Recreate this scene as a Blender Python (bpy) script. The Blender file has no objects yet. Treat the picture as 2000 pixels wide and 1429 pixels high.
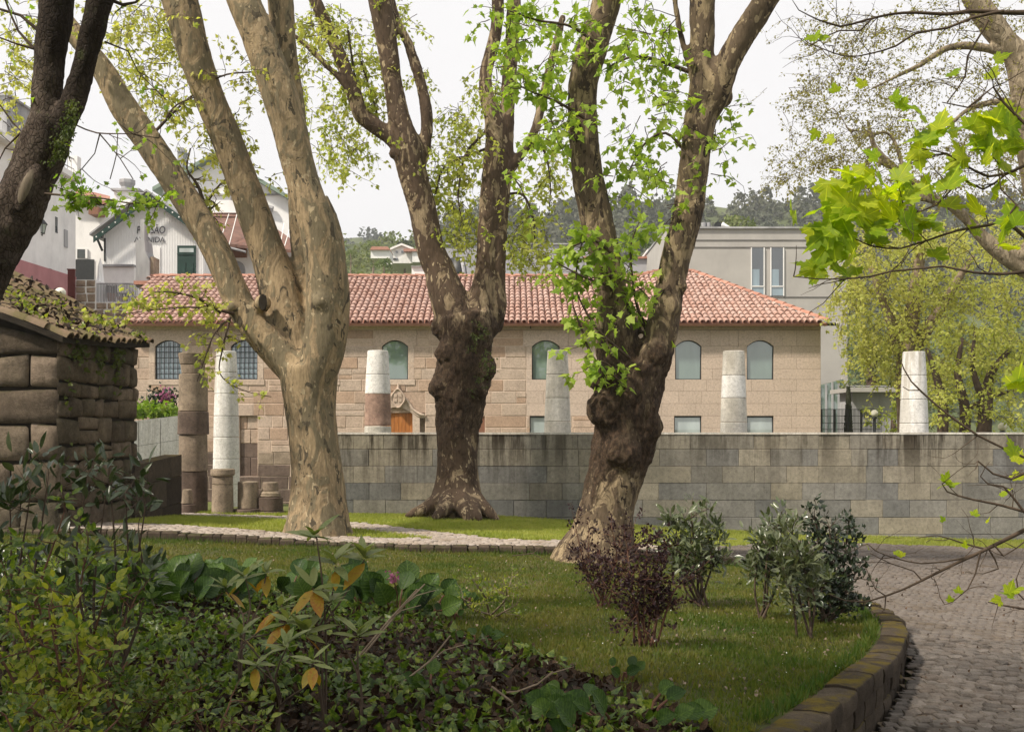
import bpy, math, random
import numpy as np
from mathutils import Vector, Matrix, noise

# ------------------------------------------------------------------ camera, sky, sun, exposure
S = bpy.context.scene
COL = S.collection
rng = np.random.default_rng(11)
random.seed(11)
F, HX, HY, EYE = 1944.0, 1000.0, 834.0, 1.75      # focal length in photo pixels, principal column, horizon row, eye height

cam = bpy.data.cameras.new('camera')
cam_o = bpy.data.objects.new('camera', cam)
COL.objects.link(cam_o)
cam.sensor_width = 36.0
cam.lens = 36.0 * F / 2000.0
cam.shift_y = (HY - 714.5) / 2000.0
cam.clip_start = 0.05
cam.clip_end = 6000.0
cam_o.location = (0, 0, EYE)
cam_o.rotation_euler = (math.radians(90), 0, 0)
S.camera = cam_o

SUN_DIR = Vector((-0.66, -0.44, 0.0)).normalized() * math.cos(math.radians(50)) + Vector((0, 0, math.sin(math.radians(50))))
world = bpy.data.worlds.new('World')
S.world = world
world.use_nodes = True
wt = world.node_tree
bg = wt.nodes['Background']
sky = wt.nodes.new('ShaderNodeTexSky')
sky.sky_type = 'NISHITA'
sky.sun_disc = False
sky.sun_elevation = math.radians(50)
sky.sun_rotation = math.atan2(SUN_DIR.x, SUN_DIR.y)
sky.air_density = 1.0
sky.dust_density = 4.0
cloud = wt.nodes.new('ShaderNodeMixRGB')            # even bright cloud veil over the blue
cloud.inputs[0].default_value = 0.9
cloud.inputs[2].default_value = (8.7, 8.5, 8.4, 1)
wt.links.new(sky.outputs[0], cloud.inputs[1])
wt.links.new(cloud.outputs[0], bg.inputs[0])
bg.inputs[1].default_value = 0.105

sun = bpy.data.lights.new('sun', 'SUN')
sun.energy = 5.0
sun.angle = math.radians(4)
sun.color = (1.0, 0.91, 0.77)
sun_o = bpy.data.objects.new('sun', sun)
COL.objects.link(sun_o)
sun_o.rotation_euler = (-SUN_DIR).to_track_quat('-Z', 'Y').to_euler()
sun_o.location = (-20, -10, 40)

S.view_settings.view_transform = 'Standard'
S.view_settings.look = 'None'
S.view_settings.exposure = 0.25
S.view_settings.gamma = 1.0
S.cycles.max_bounces = 8
S.cycles.transparent_max_bounces = 8

# ------------------------------------------------------------------ helpers
def W(px, py, d):
    """photo pixel + distance along the view axis -> point"""
    return Vector(((px - HX) / F * d, d, EYE + (HY - py) / F * d))

def px2(d):
    return d / F

def tag(o, label=None, cat=None, group=None, kind=None):
    if label: o['label'] = label
    if cat: o['category'] = cat
    if group: o['group'] = group
    if kind: o['kind'] = kind
    return o

def empty(name, loc, label=None, cat=None, group=None):
    o = bpy.data.objects.new(name, None)
    o.empty_display_size = 0.2
    COL.objects.link(o)
    o.location = loc
    tag(o, label, cat, group)
    return o

def link(name, me, mat=None, parent=None, loc=None):
    o = bpy.data.objects.new(name, me)
    COL.objects.link(o)
    if mat is not None and not me.materials:
        me.materials.append(mat)
    if parent is not None:
        o.parent = parent
        pl = wloc(parent)
        o.location = (Vector(loc) if loc is not None else Vector((0, 0, 0))) - pl
    elif loc is not None:
        o.location = loc
    return o

def wloc(o):
    v = Vector(o.location)
    while o.parent is not None:
        o = o.parent
        v = v + Vector(o.location)
    return v

def np_mesh(name, V, Fa, smooth=False):
    """V (n,3) and Fa either an (m,k) array or a list of index lists"""
    me = bpy.data.meshes.new(name)
    V = np.asarray(V, dtype=np.float32).reshape(-1, 3)
    if isinstance(Fa, np.ndarray):
        m, k = Fa.shape
        me.vertices.add(len(V)); me.vertices.foreach_set('co', V.ravel())
        me.loops.add(m * k); me.loops.foreach_set('vertex_index', Fa.astype(np.int32).ravel())
        me.polygons.add(m)
        me.polygons.foreach_set('loop_start', np.arange(0, m * k, k, dtype=np.int32))
        me.polygons.foreach_set('loop_total', np.full(m, k, dtype=np.int32))
        me.update(calc_edges=True)
    else:
        me.from_pydata([tuple(map(float, v)) for v in V], [], [tuple(f) for f in Fa])
        me.update()
    if smooth:
        me.polygons.foreach_set('use_smooth', np.ones(len(me.polygons), dtype=bool))
    return me

class MB:
    def __init__(s): s.v, s.f = [], []
    def add(s, vs, fs):
        b = len(s.v)
        s.v += [tuple(v) for v in vs]
        s.f += [tuple(i + b for i in f) for f in fs]
        return s
    def box(s, x0, x1, y0, y1, z0, z1):
        v = [(x0,y0,z0),(x1,y0,z0),(x1,y1,z0),(x0,y1,z0),(x0,y0,z1),(x1,y0,z1),(x1,y1,z1),(x0,y1,z1)]
        return s.add(v, [(0,3,2,1),(4,5,6,7),(0,1,5,4),(1,2,6,5),(2,3,7,6),(3,0,4,7)])
    def obox(s, c, ax, ay, az):
        """box about c with half-axis vectors"""
        c, ax, ay, az = map(Vector, (c, ax, ay, az))
        v = [c+sx*ax+sy*ay+sz*az for sz in (-1,1) for sx, sy in ((-1,-1),(1,-1),(1,1),(-1,1))]
        return s.add(v, [(0,3,2,1),(4,5,6,7),(0,1,5,4),(1,2,6,5),(2,3,7,6),(3,0,4,7)])
    def bar(s, a, b, w, h=None):
        a, b = Vector(a), Vector(b)
        h = w if h is None else h
        d = (b - a)
        t = d.normalized()
        u = t.cross(Vector((0,0,1)))
        if u.length < 1e-4: u = Vector((1,0,0))
        u.normalize()
        n = u.cross(t)
        return s.obox((a+b)/2, d/2, u*w/2, n*h/2)
    def prism(s, poly, y0, y1):
        """poly in (x,z), extruded from y0 (front) to y1"""
        n = len(poly)
        v = [(x,y0,z) for x,z in poly] + [(x,y1,z) for x,z in poly]
        fs = [tuple(range(n)), tuple(range(2*n-1, n-1, -1))]
        fs += [(i, i+n, (i+1)%n+n, (i+1)%n) for i in range(n)]
        return s.add(v, fs)
    def tube(s, pts, rad, seg=8, cap=True):
        pts = [Vector(p) for p in pts]
        n = len(pts)
        if not hasattr(rad, '__len__'): rad = [rad]*n
        up = None; rings = []
        for i, p in enumerate(pts):
            t = (pts[min(i+1,n-1)] - pts[max(i-1,0)]).normalized()
            if up is None:
                up = Vector((0.3,1,0.1)) if abs(t.z) > .7 else Vector((0,0,1))
            u = t.cross(up)
            if u.length < 1e-5: u = t.orthogonal()
            u.normalize(); w = u.cross(t); up = w
            rings.append([p + (u*math.cos(2*math.pi*k/seg) + w*math.sin(2*math.pi*k/seg))*rad[i] for k in range(seg)])
        v = [q for r in rings for q in r]
        fs = [(i*seg+k, i*seg+(k+1)%seg, (i+1)*seg+(k+1)%seg, (i+1)*seg+k) for i in range(n-1) for k in range(seg)]
        if cap:
            fs += [tuple(range(seg-1,-1,-1)), tuple((n-1)*seg+k for k in range(seg))]
        return s.add(v, fs)
    def lathe(s, prof, c=(0,0,0), seg=24, sq=1.0):
        c = Vector(c)
        v = []
        for r, z in prof:
            for k in range(seg):
                a = 2*math.pi*k/seg
                v.append((c.x+r*math.cos(a), c.y+r*math.sin(a)*sq, c.z+z))
        n = len(prof)
        fs = [(i*seg+k, i*seg+(k+1)%seg, (i+1)*seg+(k+1)%seg, (i+1)*seg+k) for i in range(n-1) for k in range(seg)]
        fs += [tuple(range(seg-1,-1,-1)), tuple((n-1)*seg+k for k in range(seg))]
        return s.add(v, fs)
    def mesh(s, name, smooth=False):
        return np_mesh(name, s.v, s.f, smooth)
    def build(s, name, mat, parent=None, smooth=False):
        me = s.mesh(name, smooth)
        return link(name, me, mat, parent)

def sharp(me, ang=35):
    """smooth faces with sharp edges kept by angle"""
    me.polygons.foreach_set('use_smooth', np.ones(len(me.polygons), dtype=bool))
    me.set_sharp_from_angle(angle=math.radians(ang))
    return me

def catmull(pts, step):
    """pts: rows of numbers (x,y,z,r...) -> dense resample"""
    P = np.array(pts, float)
    P = np.vstack([2*P[0]-P[1], P, 2*P[-1]-P[-2]])
    out = []
    for i in range(1, len(P)-2):
        n = max(1, int(np.linalg.norm(P[i+1][:3]-P[i][:3]) / step))
        for k in range(n):
            t = k / n
            a, b, c, d = P[i-1], P[i], P[i+1], P[i+2]
            out.append(0.5*((2*b)+(-a+c)*t+(2*a-5*b+4*c-d)*t*t+(-a+3*b-3*c+d)*t**3))
    out.append(P[-2])
    return np.array(out)

# ------------------------------------------------------------------ materials
class NT:
    def __init__(s, name):
        s.m = bpy.data.materials.new(name); s.m.use_nodes = True
        s.t = s.m.node_tree; s.n = s.t.nodes; s.l = s.t.links
        s.p = s.n['Principled BSDF']; s.out = s.n['Material Output']
        s.geo = s.n.new('ShaderNodeNewGeometry')
    def pos(s, sc=(1,1,1), obj=False):
        mp = s.n.new('ShaderNodeMapping'); mp.inputs['Scale'].default_value = sc
        if obj:
            tc = s.n.new('ShaderNodeTexCoord'); s.l.new(tc.outputs['Object'], mp.inputs[0])
        else:
            s.l.new(s.geo.outputs['Position'], mp.inputs[0])
        return mp.outputs[0]
    def noise(s, sc, st=(1,1,1), det=5, rough=.6, dist=0, obj=False):
        t = s.n.new('ShaderNodeTexNoise'); t.inputs['Scale'].default_value = sc
        t.inputs['Detail'].default_value = det; t.inputs['Roughness'].default_value = rough
        t.inputs['Distortion'].default_value = dist
        s.l.new(s.pos(st, obj), t.inputs['Vector'])
        return t.outputs[0]
    def ramp(s, fac, stops, interp='LINEAR'):
        r = s.n.new('ShaderNodeValToRGB'); r.color_ramp.interpolation = interp
        e = r.color_ramp.elements
        while len(e) < len(stops): e.new(.5)
        for el, (p, c) in zip(e, stops):
            el.position = p; el.color = (c, c, c, 1) if not hasattr(c, '__len__') else (*c, 1)
        s.l.new(fac, r.inputs[0])
        return r.outputs[0]
    def mix(s, fac, a, b, mode='MIX'):
        m = s.n.new('ShaderNodeMixRGB'); m.blend_type = mode
        for i, v in ((0, fac), (1, a), (2, b)):
            if isinstance(v, (int, float)): m.inputs[i].default_value = v if i == 0 else (v, v, v, 1)
            elif isinstance(v, tuple): m.inputs[i].default_value = (*v, 1)
            else: s.l.new(v, m.inputs[i])
        return m.outputs[0]
    def math(s, op, a, b=0.0, clamp=False):
        m = s.n.new('ShaderNodeMath'); m.operation = op; m.use_clamp = clamp
        for i, v in ((0, a), (1, b)):
            if isinstance(v, (int, float)): m.inputs[i].default_value = v
            else: s.l.new(v, m.inputs[i])
        return m.outputs[0]
    def z(s):
        x = s.n.new('ShaderNodeSeparateXYZ'); s.l.new(s.geo.outputs['Position'], x.inputs[0])
        return x.outputs[2]
    def rnd(s):
        o = s.n.new('ShaderNodeObjectInfo'); return o.outputs['Random']
    def bump(s, h, strength=.4, dist=.02):
        b = s.n.new('ShaderNodeBump'); b.inputs['Strength'].default_value = strength
        b.inputs['Distance'].default_value = dist
        s.l.new(h, b.inputs['Height']); s.l.new(b.outputs[0], s.p.inputs['Normal'])
        return s
    def col(s, c):
        if isinstance(c, tuple): s.p.inputs['Base Color'].default_value = (*c, 1)
        else: s.l.new(c, s.p.inputs['Base Color'])
        return s
    def fin(s, rough=.85, spec=.25, metal=0):
        s.p.inputs['Roughness'].default_value = rough
        s.p.inputs['Specular IOR Level'].default_value = spec
        s.p.inputs['Metallic'].default_value = metal
        return s.m

def simple(name, c1, c2, sc=3, rough=.8, bump=.3, bs=40, st=(1,1,1), rnd=0.0, spec=.25, lo=.35, hi=.65, bd=.01, dirt=None):
    """two-colour noise material; rnd = brightness change from piece to piece"""
    t = NT(name)
    c = t.ramp(t.noise(sc, st), [(lo, c1), (hi, c2)])
    if dirt:
        c = t.mix(t.ramp(t.noise(dirt[1], (1,1,.4), 6, .7), [(dirt[2], 0), (dirt[3], dirt[4])]), c, dirt[0])
    if rnd:
        v = t.ramp(t.rnd(), [(0, 1-rnd), (1, 1+rnd*.6)])
        c = t.mix(1.0, c, v, 'MULTIPLY')
    t.col(c)
    if bump: t.bump(t.noise(bs, st, 6, .7), bump, bd)
    return t.fin(rough, spec)

def stone(name, cols, rnd=.25, moss=None, sc=2.2, grain=140, bump=.5, bd=.012, lichen=None, streak=None):
    """granite: colour chosen per piece from cols, fine grain, optional moss / lichen / dark streaks"""
    t = NT(name)
    n = len(cols)
    c = t.ramp(t.rnd(), [(i/(n-1), k) for i, k in enumerate(cols)])
    blot = t.ramp(t.noise(sc, (1,1,1), 5, .65), [(.3, 1-rnd), (.7, 1+rnd*.5)])
    c = t.mix(1.0, c, blot, 'MULTIPLY')
    g = t.noise(grain, (1,1,1), 3, .8)
    c = t.mix(1.0, c, t.ramp(g, [(.3, .72), (.7, 1.2)]), 'MULTIPLY')
    c = t.mix(1.0, c, t.ramp(t.noise(15, (1,1,1), 5, .75), [(.3, .68), (.5, 1.0), (.72, 1.22)]), 'MULTIPLY')
    if lichen: c = t.mix(t.ramp(t.noise(9, (1,1,1), 6, .7), [(.58, 0), (.7, .6)]), c, lichen)
    if streak:
        k = t.ramp(t.noise(2.4, (1.6,1.6,.13), 5, .7), [(.45, 0), (.58, 1)])
        k2 = t.ramp(t.noise(.9, (.5,.5,.3), 3, .6), [(.36, .1), (.58, 1)])
        hz = t.ramp(t.math('DIVIDE', t.math('SUBTRACT', t.z(), streak[1]), streak[2] - streak[1]), [(0, .12), (.55, .4), (.9, .95)])
        c = t.mix(t.math('MULTIPLY', t.math('MULTIPLY', k, k2), hz), c, streak[0])
    if moss:
        mz = t.n.new('ShaderNodeSeparateXYZ'); t.l.new(t.geo.outputs['Normal'], mz.inputs[0])
        up = t.ramp(mz.outputs[2], [(moss[1], 0), (moss[2], 1)])
        k = t.ramp(t.noise(5, (1,1,1), 6, .7), [(.46, 0), (.60, 1)])
        c = t.mix(t.math('MULTIPLY', up, k), c, moss[0])
    t.col(c).bump(t.math('ADD', t.noise(30, (1,1,1), 8, .75), t.math('MULTIPLY', g, .35)), bump, bd)
    return t.fin(.92, .15)

def leafmat(name, c1, c2, c3=None, trans=.45, rough=.5, sc=2.5, spec=.35, tint=None, veins=None):
    t = NT(name)
    r = t.mix(.2, t.mix(.5, t.noise(sc, (1,1,1), 3), t.noise(sc*14, (1,1,1), 2)), t.rnd())
    stops = [(.38, c1), (.49, c2)] + ([(.61, c3)] if c3 else [])
    c = t.ramp(r, stops)
    if veins:
        tc_ = t.n.new('ShaderNodeTexCoord'); x_ = t.n.new('ShaderNodeSeparateXYZ'); t.l.new(tc_.outputs['Object'], x_.inputs[0])
        if veins == 'palm':
            th = t.math('ARCTAN2', x_.outputs[0], t.math('SUBTRACT', x_.outputs[1], .02))
            w_ = t.math('COSINE', t.math('MULTIPLY', th, 7.2))
            v_ = t.ramp(w_, [(.93, 0), (.99, .7)])
        else:
            ax = t.math('ABSOLUTE', x_.outputs[0])
            w_ = t.math('SINE', t.math('SUBTRACT', t.math('MULTIPLY', x_.outputs[1], 44), t.math('MULTIPLY', ax, 34)))
            v_ = t.math('MAXIMUM', t.ramp(w_, [(.6, 0), (.97, .55)]), t.ramp(ax, [(.0, .8), (.035, 0)]))
        c = t.mix(v_, c, t.mix(1.0, c, (2.1,1.9,2.0), 'MULTIPLY'))
        t.bump(v_, .5, .01)
    t.col(c)
    tr = t.n.new('ShaderNodeBsdfTranslucent')
    tc = t.mix(1.0, c, tint or (1.5, 1.6, .55), 'MULTIPLY')
    t.l.new(tc, tr.inputs[0])
    mx = t.n.new('ShaderNodeMixShader'); mx.inputs[0].default_value = trans
    m = t.fin(rough, spec)
    t.l.new(t.p.outputs[0], mx.inputs[1]); t.l.new(tr.outputs[0], mx.inputs[2])
    t.l.new(mx.outputs[0], t.out.inputs[0])
    return m

def bark(name, tan, olive, dark, crust=None, dark_amt=.5, flecks=None, sc=4.0, veil=.15, bmp=.8, sh=0.0):
    """plane-tree bark: curling plates of three tones; crust=(colour, z0, z1, z2, z3) rough dark bark fading in and out over heights"""
    t = NT(name)
    n1 = t.noise(sc, (1.1,1.1,.45), 4, .6, 1.1)
    n2 = t.noise(sc*1.8, (1,1,.5), 4, .62, .8)
    c = t.ramp(n1, [(.43+sh, tan), (.45+sh, tuple(.82*x for x in tan)), (.50+sh, tuple(.8*x for x in tan)), (.515+sh, olive)])
    c = t.mix(t.ramp(n2, [(.67-.17*dark_amt, 0), (.69-.17*dark_amt, 1)]), c, dark)
    c = t.mix(t.ramp(t.noise(.8, (1,1,.5), 3), [(.42, 0), (.7, veil)]), c, olive)
    if flecks:
        c = t.mix(t.ramp(t.noise(sc*3.4, (1,1,.55), 2, .5), [(.645, 0), (.66, 1)]), c, flecks)
    c = t.mix(1.0, c, t.ramp(t.noise(30, (1,1,.2), 5, .75), [(.3, .62), (.7, 1.25)]), 'MULTIPLY')
    h = t.math('ADD', t.math('MULTIPLY', t.ramp(n1, [(.42, 0), (.52, 1)]), .7), t.math('MULTIPLY', t.noise(45, (1,1,.35), 6, .75), .8))
    if crust:
        zz = t.z(); cc_, z0, z1, z2, z3 = crust
        rise = t.math('DIVIDE', t.math('SUBTRACT', zz, z0), max(z1-z0,.01), True)
        fall = t.math('DIVIDE', t.math('SUBTRACT', z3, zz), max(z3-z2,.01), True)
        a = t.math('MULTIPLY', rise, fall)
        k = t.ramp(t.math('ADD', t.math('MULTIPLY', a, .26), t.noise(2.6, (1,1,.4), 6, .72, .6)), [(.64, 0), (.73, .9)])
        cc = t.ramp(t.noise(22, (1,1,.55), 7, .85), [(.36, tuple(.05*x for x in cc_)), (.52, tuple(.4*x for x in cc_)), (.72, tuple(1.6*x for x in cc_))])
        c = t.mix(k, c, cc)
        h = t.math('ADD', h, t.math('MULTIPLY', t.math('MULTIPLY', k, 3.2), t.noise(22, (1,1,.55), 8, .85)))
    t.col(c).bump(h, bmp, .022)
    return t.fin(.85, .2)

def scaly_bark(name):
    t = NT(name)
    wob = t.n.new('ShaderNodeVectorMath'); wob.operation = 'ADD'
    nz = t.n.new('ShaderNodeTexNoise'); nz.inputs['Scale'].default_value = 9; nz.inputs['Detail'].default_value = 4
    mv = t.n.new('ShaderNodeVectorMath'); mv.operation = 'SCALE'; mv.inputs['Scale'].default_value = .09
    t.l.new(t.geo.outputs['Position'], nz.inputs['Vector']); t.l.new(nz.outputs['Color'], mv.inputs[0])
    t.l.new(t.geo.outputs['Position'], wob.inputs[0]); t.l.new(mv.outputs[0], wob.inputs[1])
    mp = t.n.new('ShaderNodeMapping'); mp.inputs['Scale'].default_value = (1,1,.5); t.l.new(wob.outputs[0], mp.inputs[0])
    vo = t.n.new('ShaderNodeTexVoronoi'); vo.feature = 'DISTANCE_TO_EDGE'; vo.inputs['Scale'].default_value = 34
    t.l.new(mp.outputs[0], vo.inputs['Vector'])
    crack = t.ramp(vo.outputs['Distance'], [(.02, 0), (.16, 1)])
    c = t.ramp(t.noise(11, (1,1,.5), 5, .7), [(.3, (.07,.05,.04)), (.5, (.15,.115,.095)), (.7, (.21,.17,.145))])
    c = t.mix(t.ramp(t.noise(2.2, (1,1,.4), 4, .6), [(.44, 0), (.58, .85)]), c, (.035,.025,.02))
    c = t.mix(t.ramp(crack, [(0,.45),(1,1)]), (.022,.016,.013), c)
    c = t.mix(1.0, c, (.62,.6,.58), 'MULTIPLY')
    c = t.mix(t.ramp(t.noise(4, (1,1,.6), 5, .7), [(.6, 0), (.7, .6)]), c, (.07,.08,.03))
    t.col(c).bump(t.math('ADD', t.math('MULTIPLY', crack, .5), t.noise(40, (1,1,.45), 8, .8)), .9, .014)
    return t.fin(.9, .15)

MAT = {}
MAT['asphalt_soil'] = simple('soil', (.06,.045,.03), (.11,.085,.055), 3, .95, .6, 30)
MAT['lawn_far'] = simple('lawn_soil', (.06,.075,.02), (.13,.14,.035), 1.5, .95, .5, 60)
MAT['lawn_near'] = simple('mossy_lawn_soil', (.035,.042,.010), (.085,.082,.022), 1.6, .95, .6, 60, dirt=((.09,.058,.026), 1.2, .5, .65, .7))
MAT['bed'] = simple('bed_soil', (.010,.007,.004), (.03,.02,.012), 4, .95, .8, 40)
MAT['sand'] = simple('joint_sand', (.10,.075,.05), (.17,.13,.09), 6, .95, .5, 90)
MAT['cobble'] = stone('cobble_granite', [(.10,.086,.076),(.155,.135,.12),(.125,.103,.088),(.18,.157,.14)], .3, None, 6, 120, .6)
MAT['cobble_mass'] = None
MAT['kerb'] = stone('kerb_granite', [(.06,.044,.032),(.12,.092,.07)], .45, ((.06,.065,.02), .5, .9), 3)
MAT['mossy'] = stone('mossy_wall_stone', [(.05,.038,.028),(.075,.057,.042),(.105,.082,.06)], .4, ((.125,.092,.012), .6, .95), 3, 120, .9, .02, (.03,.025,.015))
MAT['grey_granite'] = stone('grey_granite', [(.32,.285,.22),(.25,.225,.185),(.36,.32,.255),(.21,.197,.175),(.33,.29,.225),(.28,.255,.21)], .25, None, 1.6, 110, .5, .012, None, ((.03,.022,.014), -.2, 1.68))
MAT['blue_granite'] = stone('blue_grey_granite', [(.24,.23,.215),(.19,.187,.18),(.27,.255,.23),(.165,.165,.163),(.29,.27,.23),(.22,.213,.20)], .25, None, 1.6, 110, .5, .012, None, ((.03,.022,.014), -.2, 1.68))
MAT['white_granite'] = stone('white_granite', [(.72,.705,.69),(.78,.76,.74)], .14, None, 2.5, 120, .4, .01, None, ((.38,.35,.30), -1, 4))
MAT['pale_granite'] = stone('pale_granite', [(.60,.56,.495),(.68,.65,.605)], .22, None, 3, 120, .5, .01, None, ((.26,.225,.17), -.5, 4))
MAT['pink_granite'] = stone('weathered_pink_granite', [(.36,.24,.19),(.38,.27,.21)], .4, ((.2,.17,.08), .3, .9), 4, 120, .6, .015, (.20,.10,.08))
MAT['ruin'] = stone('ruin_granite', [(.30,.235,.175),(.36,.285,.215),(.26,.20,.155)], .38, ((.14,.12,.07), .3, .9), 3.2, 120, .7, .02, (.13,.10,.085))
MAT['ruin_dark'] = stone('ruin_dark_granite', [(.15,.11,.09),(.19,.14,.115)], .4, None, 3.5, 120, .8, .02, (.08,.065,.06))
MAT['facade'] = stone('facade_granite', [(.51,.39,.31),(.46,.325,.235),(.545,.435,.355),(.41,.285,.205),(.52,.415,.335),(.48,.38,.305),(.525,.405,.315)], .2, None, 2.0, 70, .6, .015)
MAT['dressed'] = stone('dressed_granite', [(.51,.40,.32),(.56,.45,.365)], .12, None, 1.8, 90, .3, .01)
MAT['newstone'] = stone('sawn_granite', [(.51,.41,.34),(.56,.45,.375),(.535,.43,.355)], .08, None, 1.3, 120, .15, .004)
MAT['mortar'] = simple('mortar', (.54,.42,.33), (.60,.48,.39), 8, .95, .3, 80)
MAT['jointdark'] = simple('joint_dark', (.22,.175,.14), (.27,.215,.175), 8, .95, .2, 80)
MAT['tile'] = None
MAT['hut_stone'] = stone('hut_granite', [(.15,.115,.082),(.21,.165,.12),(.095,.073,.052),(.26,.20,.15),(.12,.10,.07),(.18,.14,.10)], .5, ((.05,.05,.014), .35, .9), 2.6, 90, 1.0, .03, (.06,.055,.03))
MAT['hut_dark'] = simple('hut_joint', (.018,.014,.01), (.035,.028,.02), 6, 1, .5, 40)

def tilemat(name, cols, rnd, dirt):
    t = NT(name)
    cell = t.n.new('ShaderNodeTexWhiteNoise'); cell.noise_dimensions = '3D'
    sn = t.n.new('ShaderNodeVectorMath'); sn.operation = 'SNAP'; sn.inputs[1].default_value = (.207, .35, 50)
    t.l.new(t.geo.outputs['Position'], sn.inputs[0]); t.l.new(sn.outputs[0], cell.inputs[0])
    c = t.ramp(t.mix(.5, cell.outputs[0], t.rnd()), [(i/(len(cols)-1), k) for i, k in enumerate(cols)])
    c = t.mix(t.ramp(t.noise(3, (1,1,1), 6, .7), [(.45, 0), (.72, dirt[1])]), c, dirt[0])
    t.col(c).bump(t.noise(40, (1,1,1), 5), .25, .006)
    return t.fin(.8, .25)
MAT['tile'] = tilemat('terracotta_tile', [(.41,.255,.21),(.44,.285,.24),(.37,.225,.18),(.465,.32,.275),(.34,.22,.185)], .2, ((.33,.20,.16), .5))
MAT['oldtile'] = tilemat('old_mossy_tile', [(.12,.08,.055),(.19,.125,.085),(.15,.11,.06),(.22,.15,.11)], .3, ((.09,.085,.025), .95))
MAT['browntile'] = tilemat('brown_roof_tile', [(.14,.07,.055),(.20,.11,.085),(.11,.06,.05)], .3, ((.10,.08,.07), .6))
MAT['ridge_red'] = simple('ridge_terracotta', (.33,.155,.11), (.43,.225,.17), 5, .8, .3, 40, rnd=.2)

def glass(name, c, rough=.06, streak=None):
    t = NT(name)
    t.col(t.ramp(t.noise(1.6, (1,1,.3), 3, .5, .3), [(.35, c), (.65, tuple(min(1, 1.35*x) for x in c))]))
    t.p.inputs['Coat Weight'].default_value = 1.0
    t.p.inputs['Coat IOR'].default_value = 2.1
    t.p.inputs['Coat Roughness'].default_value = .02
    return t.fin(rough, .5)
MAT['glass_green'] = glass('green_glass', (.125,.175,.155), .1)
MAT['glass_blue'] = glass('blue_glass', (.16,.225,.26), .1)
MAT['glass_pale'] = glass('pale_blinds_glass', (.33,.38,.38), .15)
MAT['glass_dark'] = glass('dark_glass', (.035,.045,.05), .08)
MAT['iron'] = simple('dark_iron', (.018,.02,.022), (.03,.033,.035), 9, .5, .1, 60, spec=.4)
MAT['oak'] = simple('orange_timber', (.34,.12,.03), (.46,.185,.055), 5, .5, .2, 60, (6,6,.6), .18)
MAT['shutter'] = simple('brown_shutter', (.19,.09,.055), (.24,.12,.075), 5, .6, .2, 60, (6,6,.6))
MAT['plaster'] = simple('white_plaster', (.74,.73,.72), (.82,.81,.80), 1.2, .9, .15, 60, dirt=((.5,.5,.5), 1.0, .5, .75, .6))
MAT['siding'] = simple('white_siding', (.78,.78,.78), (.83,.83,.83), 1.2, .7, .05, 60, dirt=((.6,.6,.58), 1.0, .55, .75, .4))
MAT['pink'] = simple('pink_plaster', (.42,.19,.20), (.48,.23,.235), 1.2, .9, .1, 60, dirt=((.30,.15,.15), 1.0, .5, .72, .6))
MAT['greypl'] = simple('grey_plaster', (.37,.355,.335), (.42,.405,.38), .8, .9, .08, 50, dirt=((.30,.29,.28), .7, .5, .75, .6))
MAT['bluegrey'] = simple('blue_grey_panel', (.335,.335,.36), (.38,.38,.40), .5, .8, .05, 50)
MAT['greydark'] = simple('grey_trim', (.16,.155,.15), (.2,.195,.19), 1, .8, .1, 50)
MAT['concrete'] = simple('weathered_concrete', (.24,.24,.25), (.42,.42,.43), 1.3, .95, .4, 30, (1,1,.3))
MAT['greenpaint'] = simple('green_paint', (.006,.030,.023), (.010,.042,.032), 3, .5, .1, 60, spec=.4)
MAT['greentrim'] = simple('pale_green_trim', (.16,.22,.18), (.22,.28,.23), 3, .6, .1, 60)
MAT['white'] = simple('white_paint', (.75,.75,.74), (.8,.8,.79), 3, .5, .05, 60)
MAT['globe'] = simple('opal_globe', (.72,.68,.58), (.78,.75,.66), 3, .25, .0, 60, spec=.5)
MAT['rust'] = simple('dark_red_paint', (.09,.018,.015), (.13,.03,.025), 3, .7, .2, 60)
MAT['letter'] = simple('dark_lettering', (.06,.06,.075), (.09,.09,.105), 3, .6, 0, 60)
MAT['cutwood'] = simple('scar_wood', (.085,.065,.048), (.20,.16,.12), 9, .9, .9, 30, (3,3,.4))
MAT['twig'] = simple('twig_bark', (.05,.034,.024), (.10,.07,.05), 12, .85, .3, 80)
MAT['twig_pale'] = simple('pale_twig_bark', (.17,.125,.09), (.26,.20,.15), 12, .85, .3, 80)
MAT['redtwig'] = simple('reddish_stem', (.09,.04,.028), (.16,.08,.05), 12, .7, .2, 80)
# plane trees
MAT['bark_tan'] = bark('plane_bark_tan', (.33,.245,.148), (.185,.15,.095), (.085,.068,.046), None, .46, (.39,.31,.20), 3.6, .12, .45, .0)
MAT['bark_mid'] = bark('plane_bark_mottled', (.33,.25,.16), (.10,.068,.046), (.07,.047,.033), ((.14,.09,.058), .0, 1.8, 3.8, 4.6), .5, (.40,.315,.205), 3.4, .15, .7, -.05)
MAT['bark_dark'] = bark('plane_bark_dark', (.29,.22,.135), (.115,.083,.054), (.045,.031,.022), ((.13,.082,.052), .2, 1.2, 2.6, 3.4), .58, (.34,.265,.165), 4.0, .15, .7, -.03)
MAT['bark_black'] = scaly_bark('rough_dark_bark')
MAT['bark_far'] = bark('plane_bark_far', (.34,.275,.19), (.20,.16,.105), (.12,.09,.06), None, .5, None)
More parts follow.
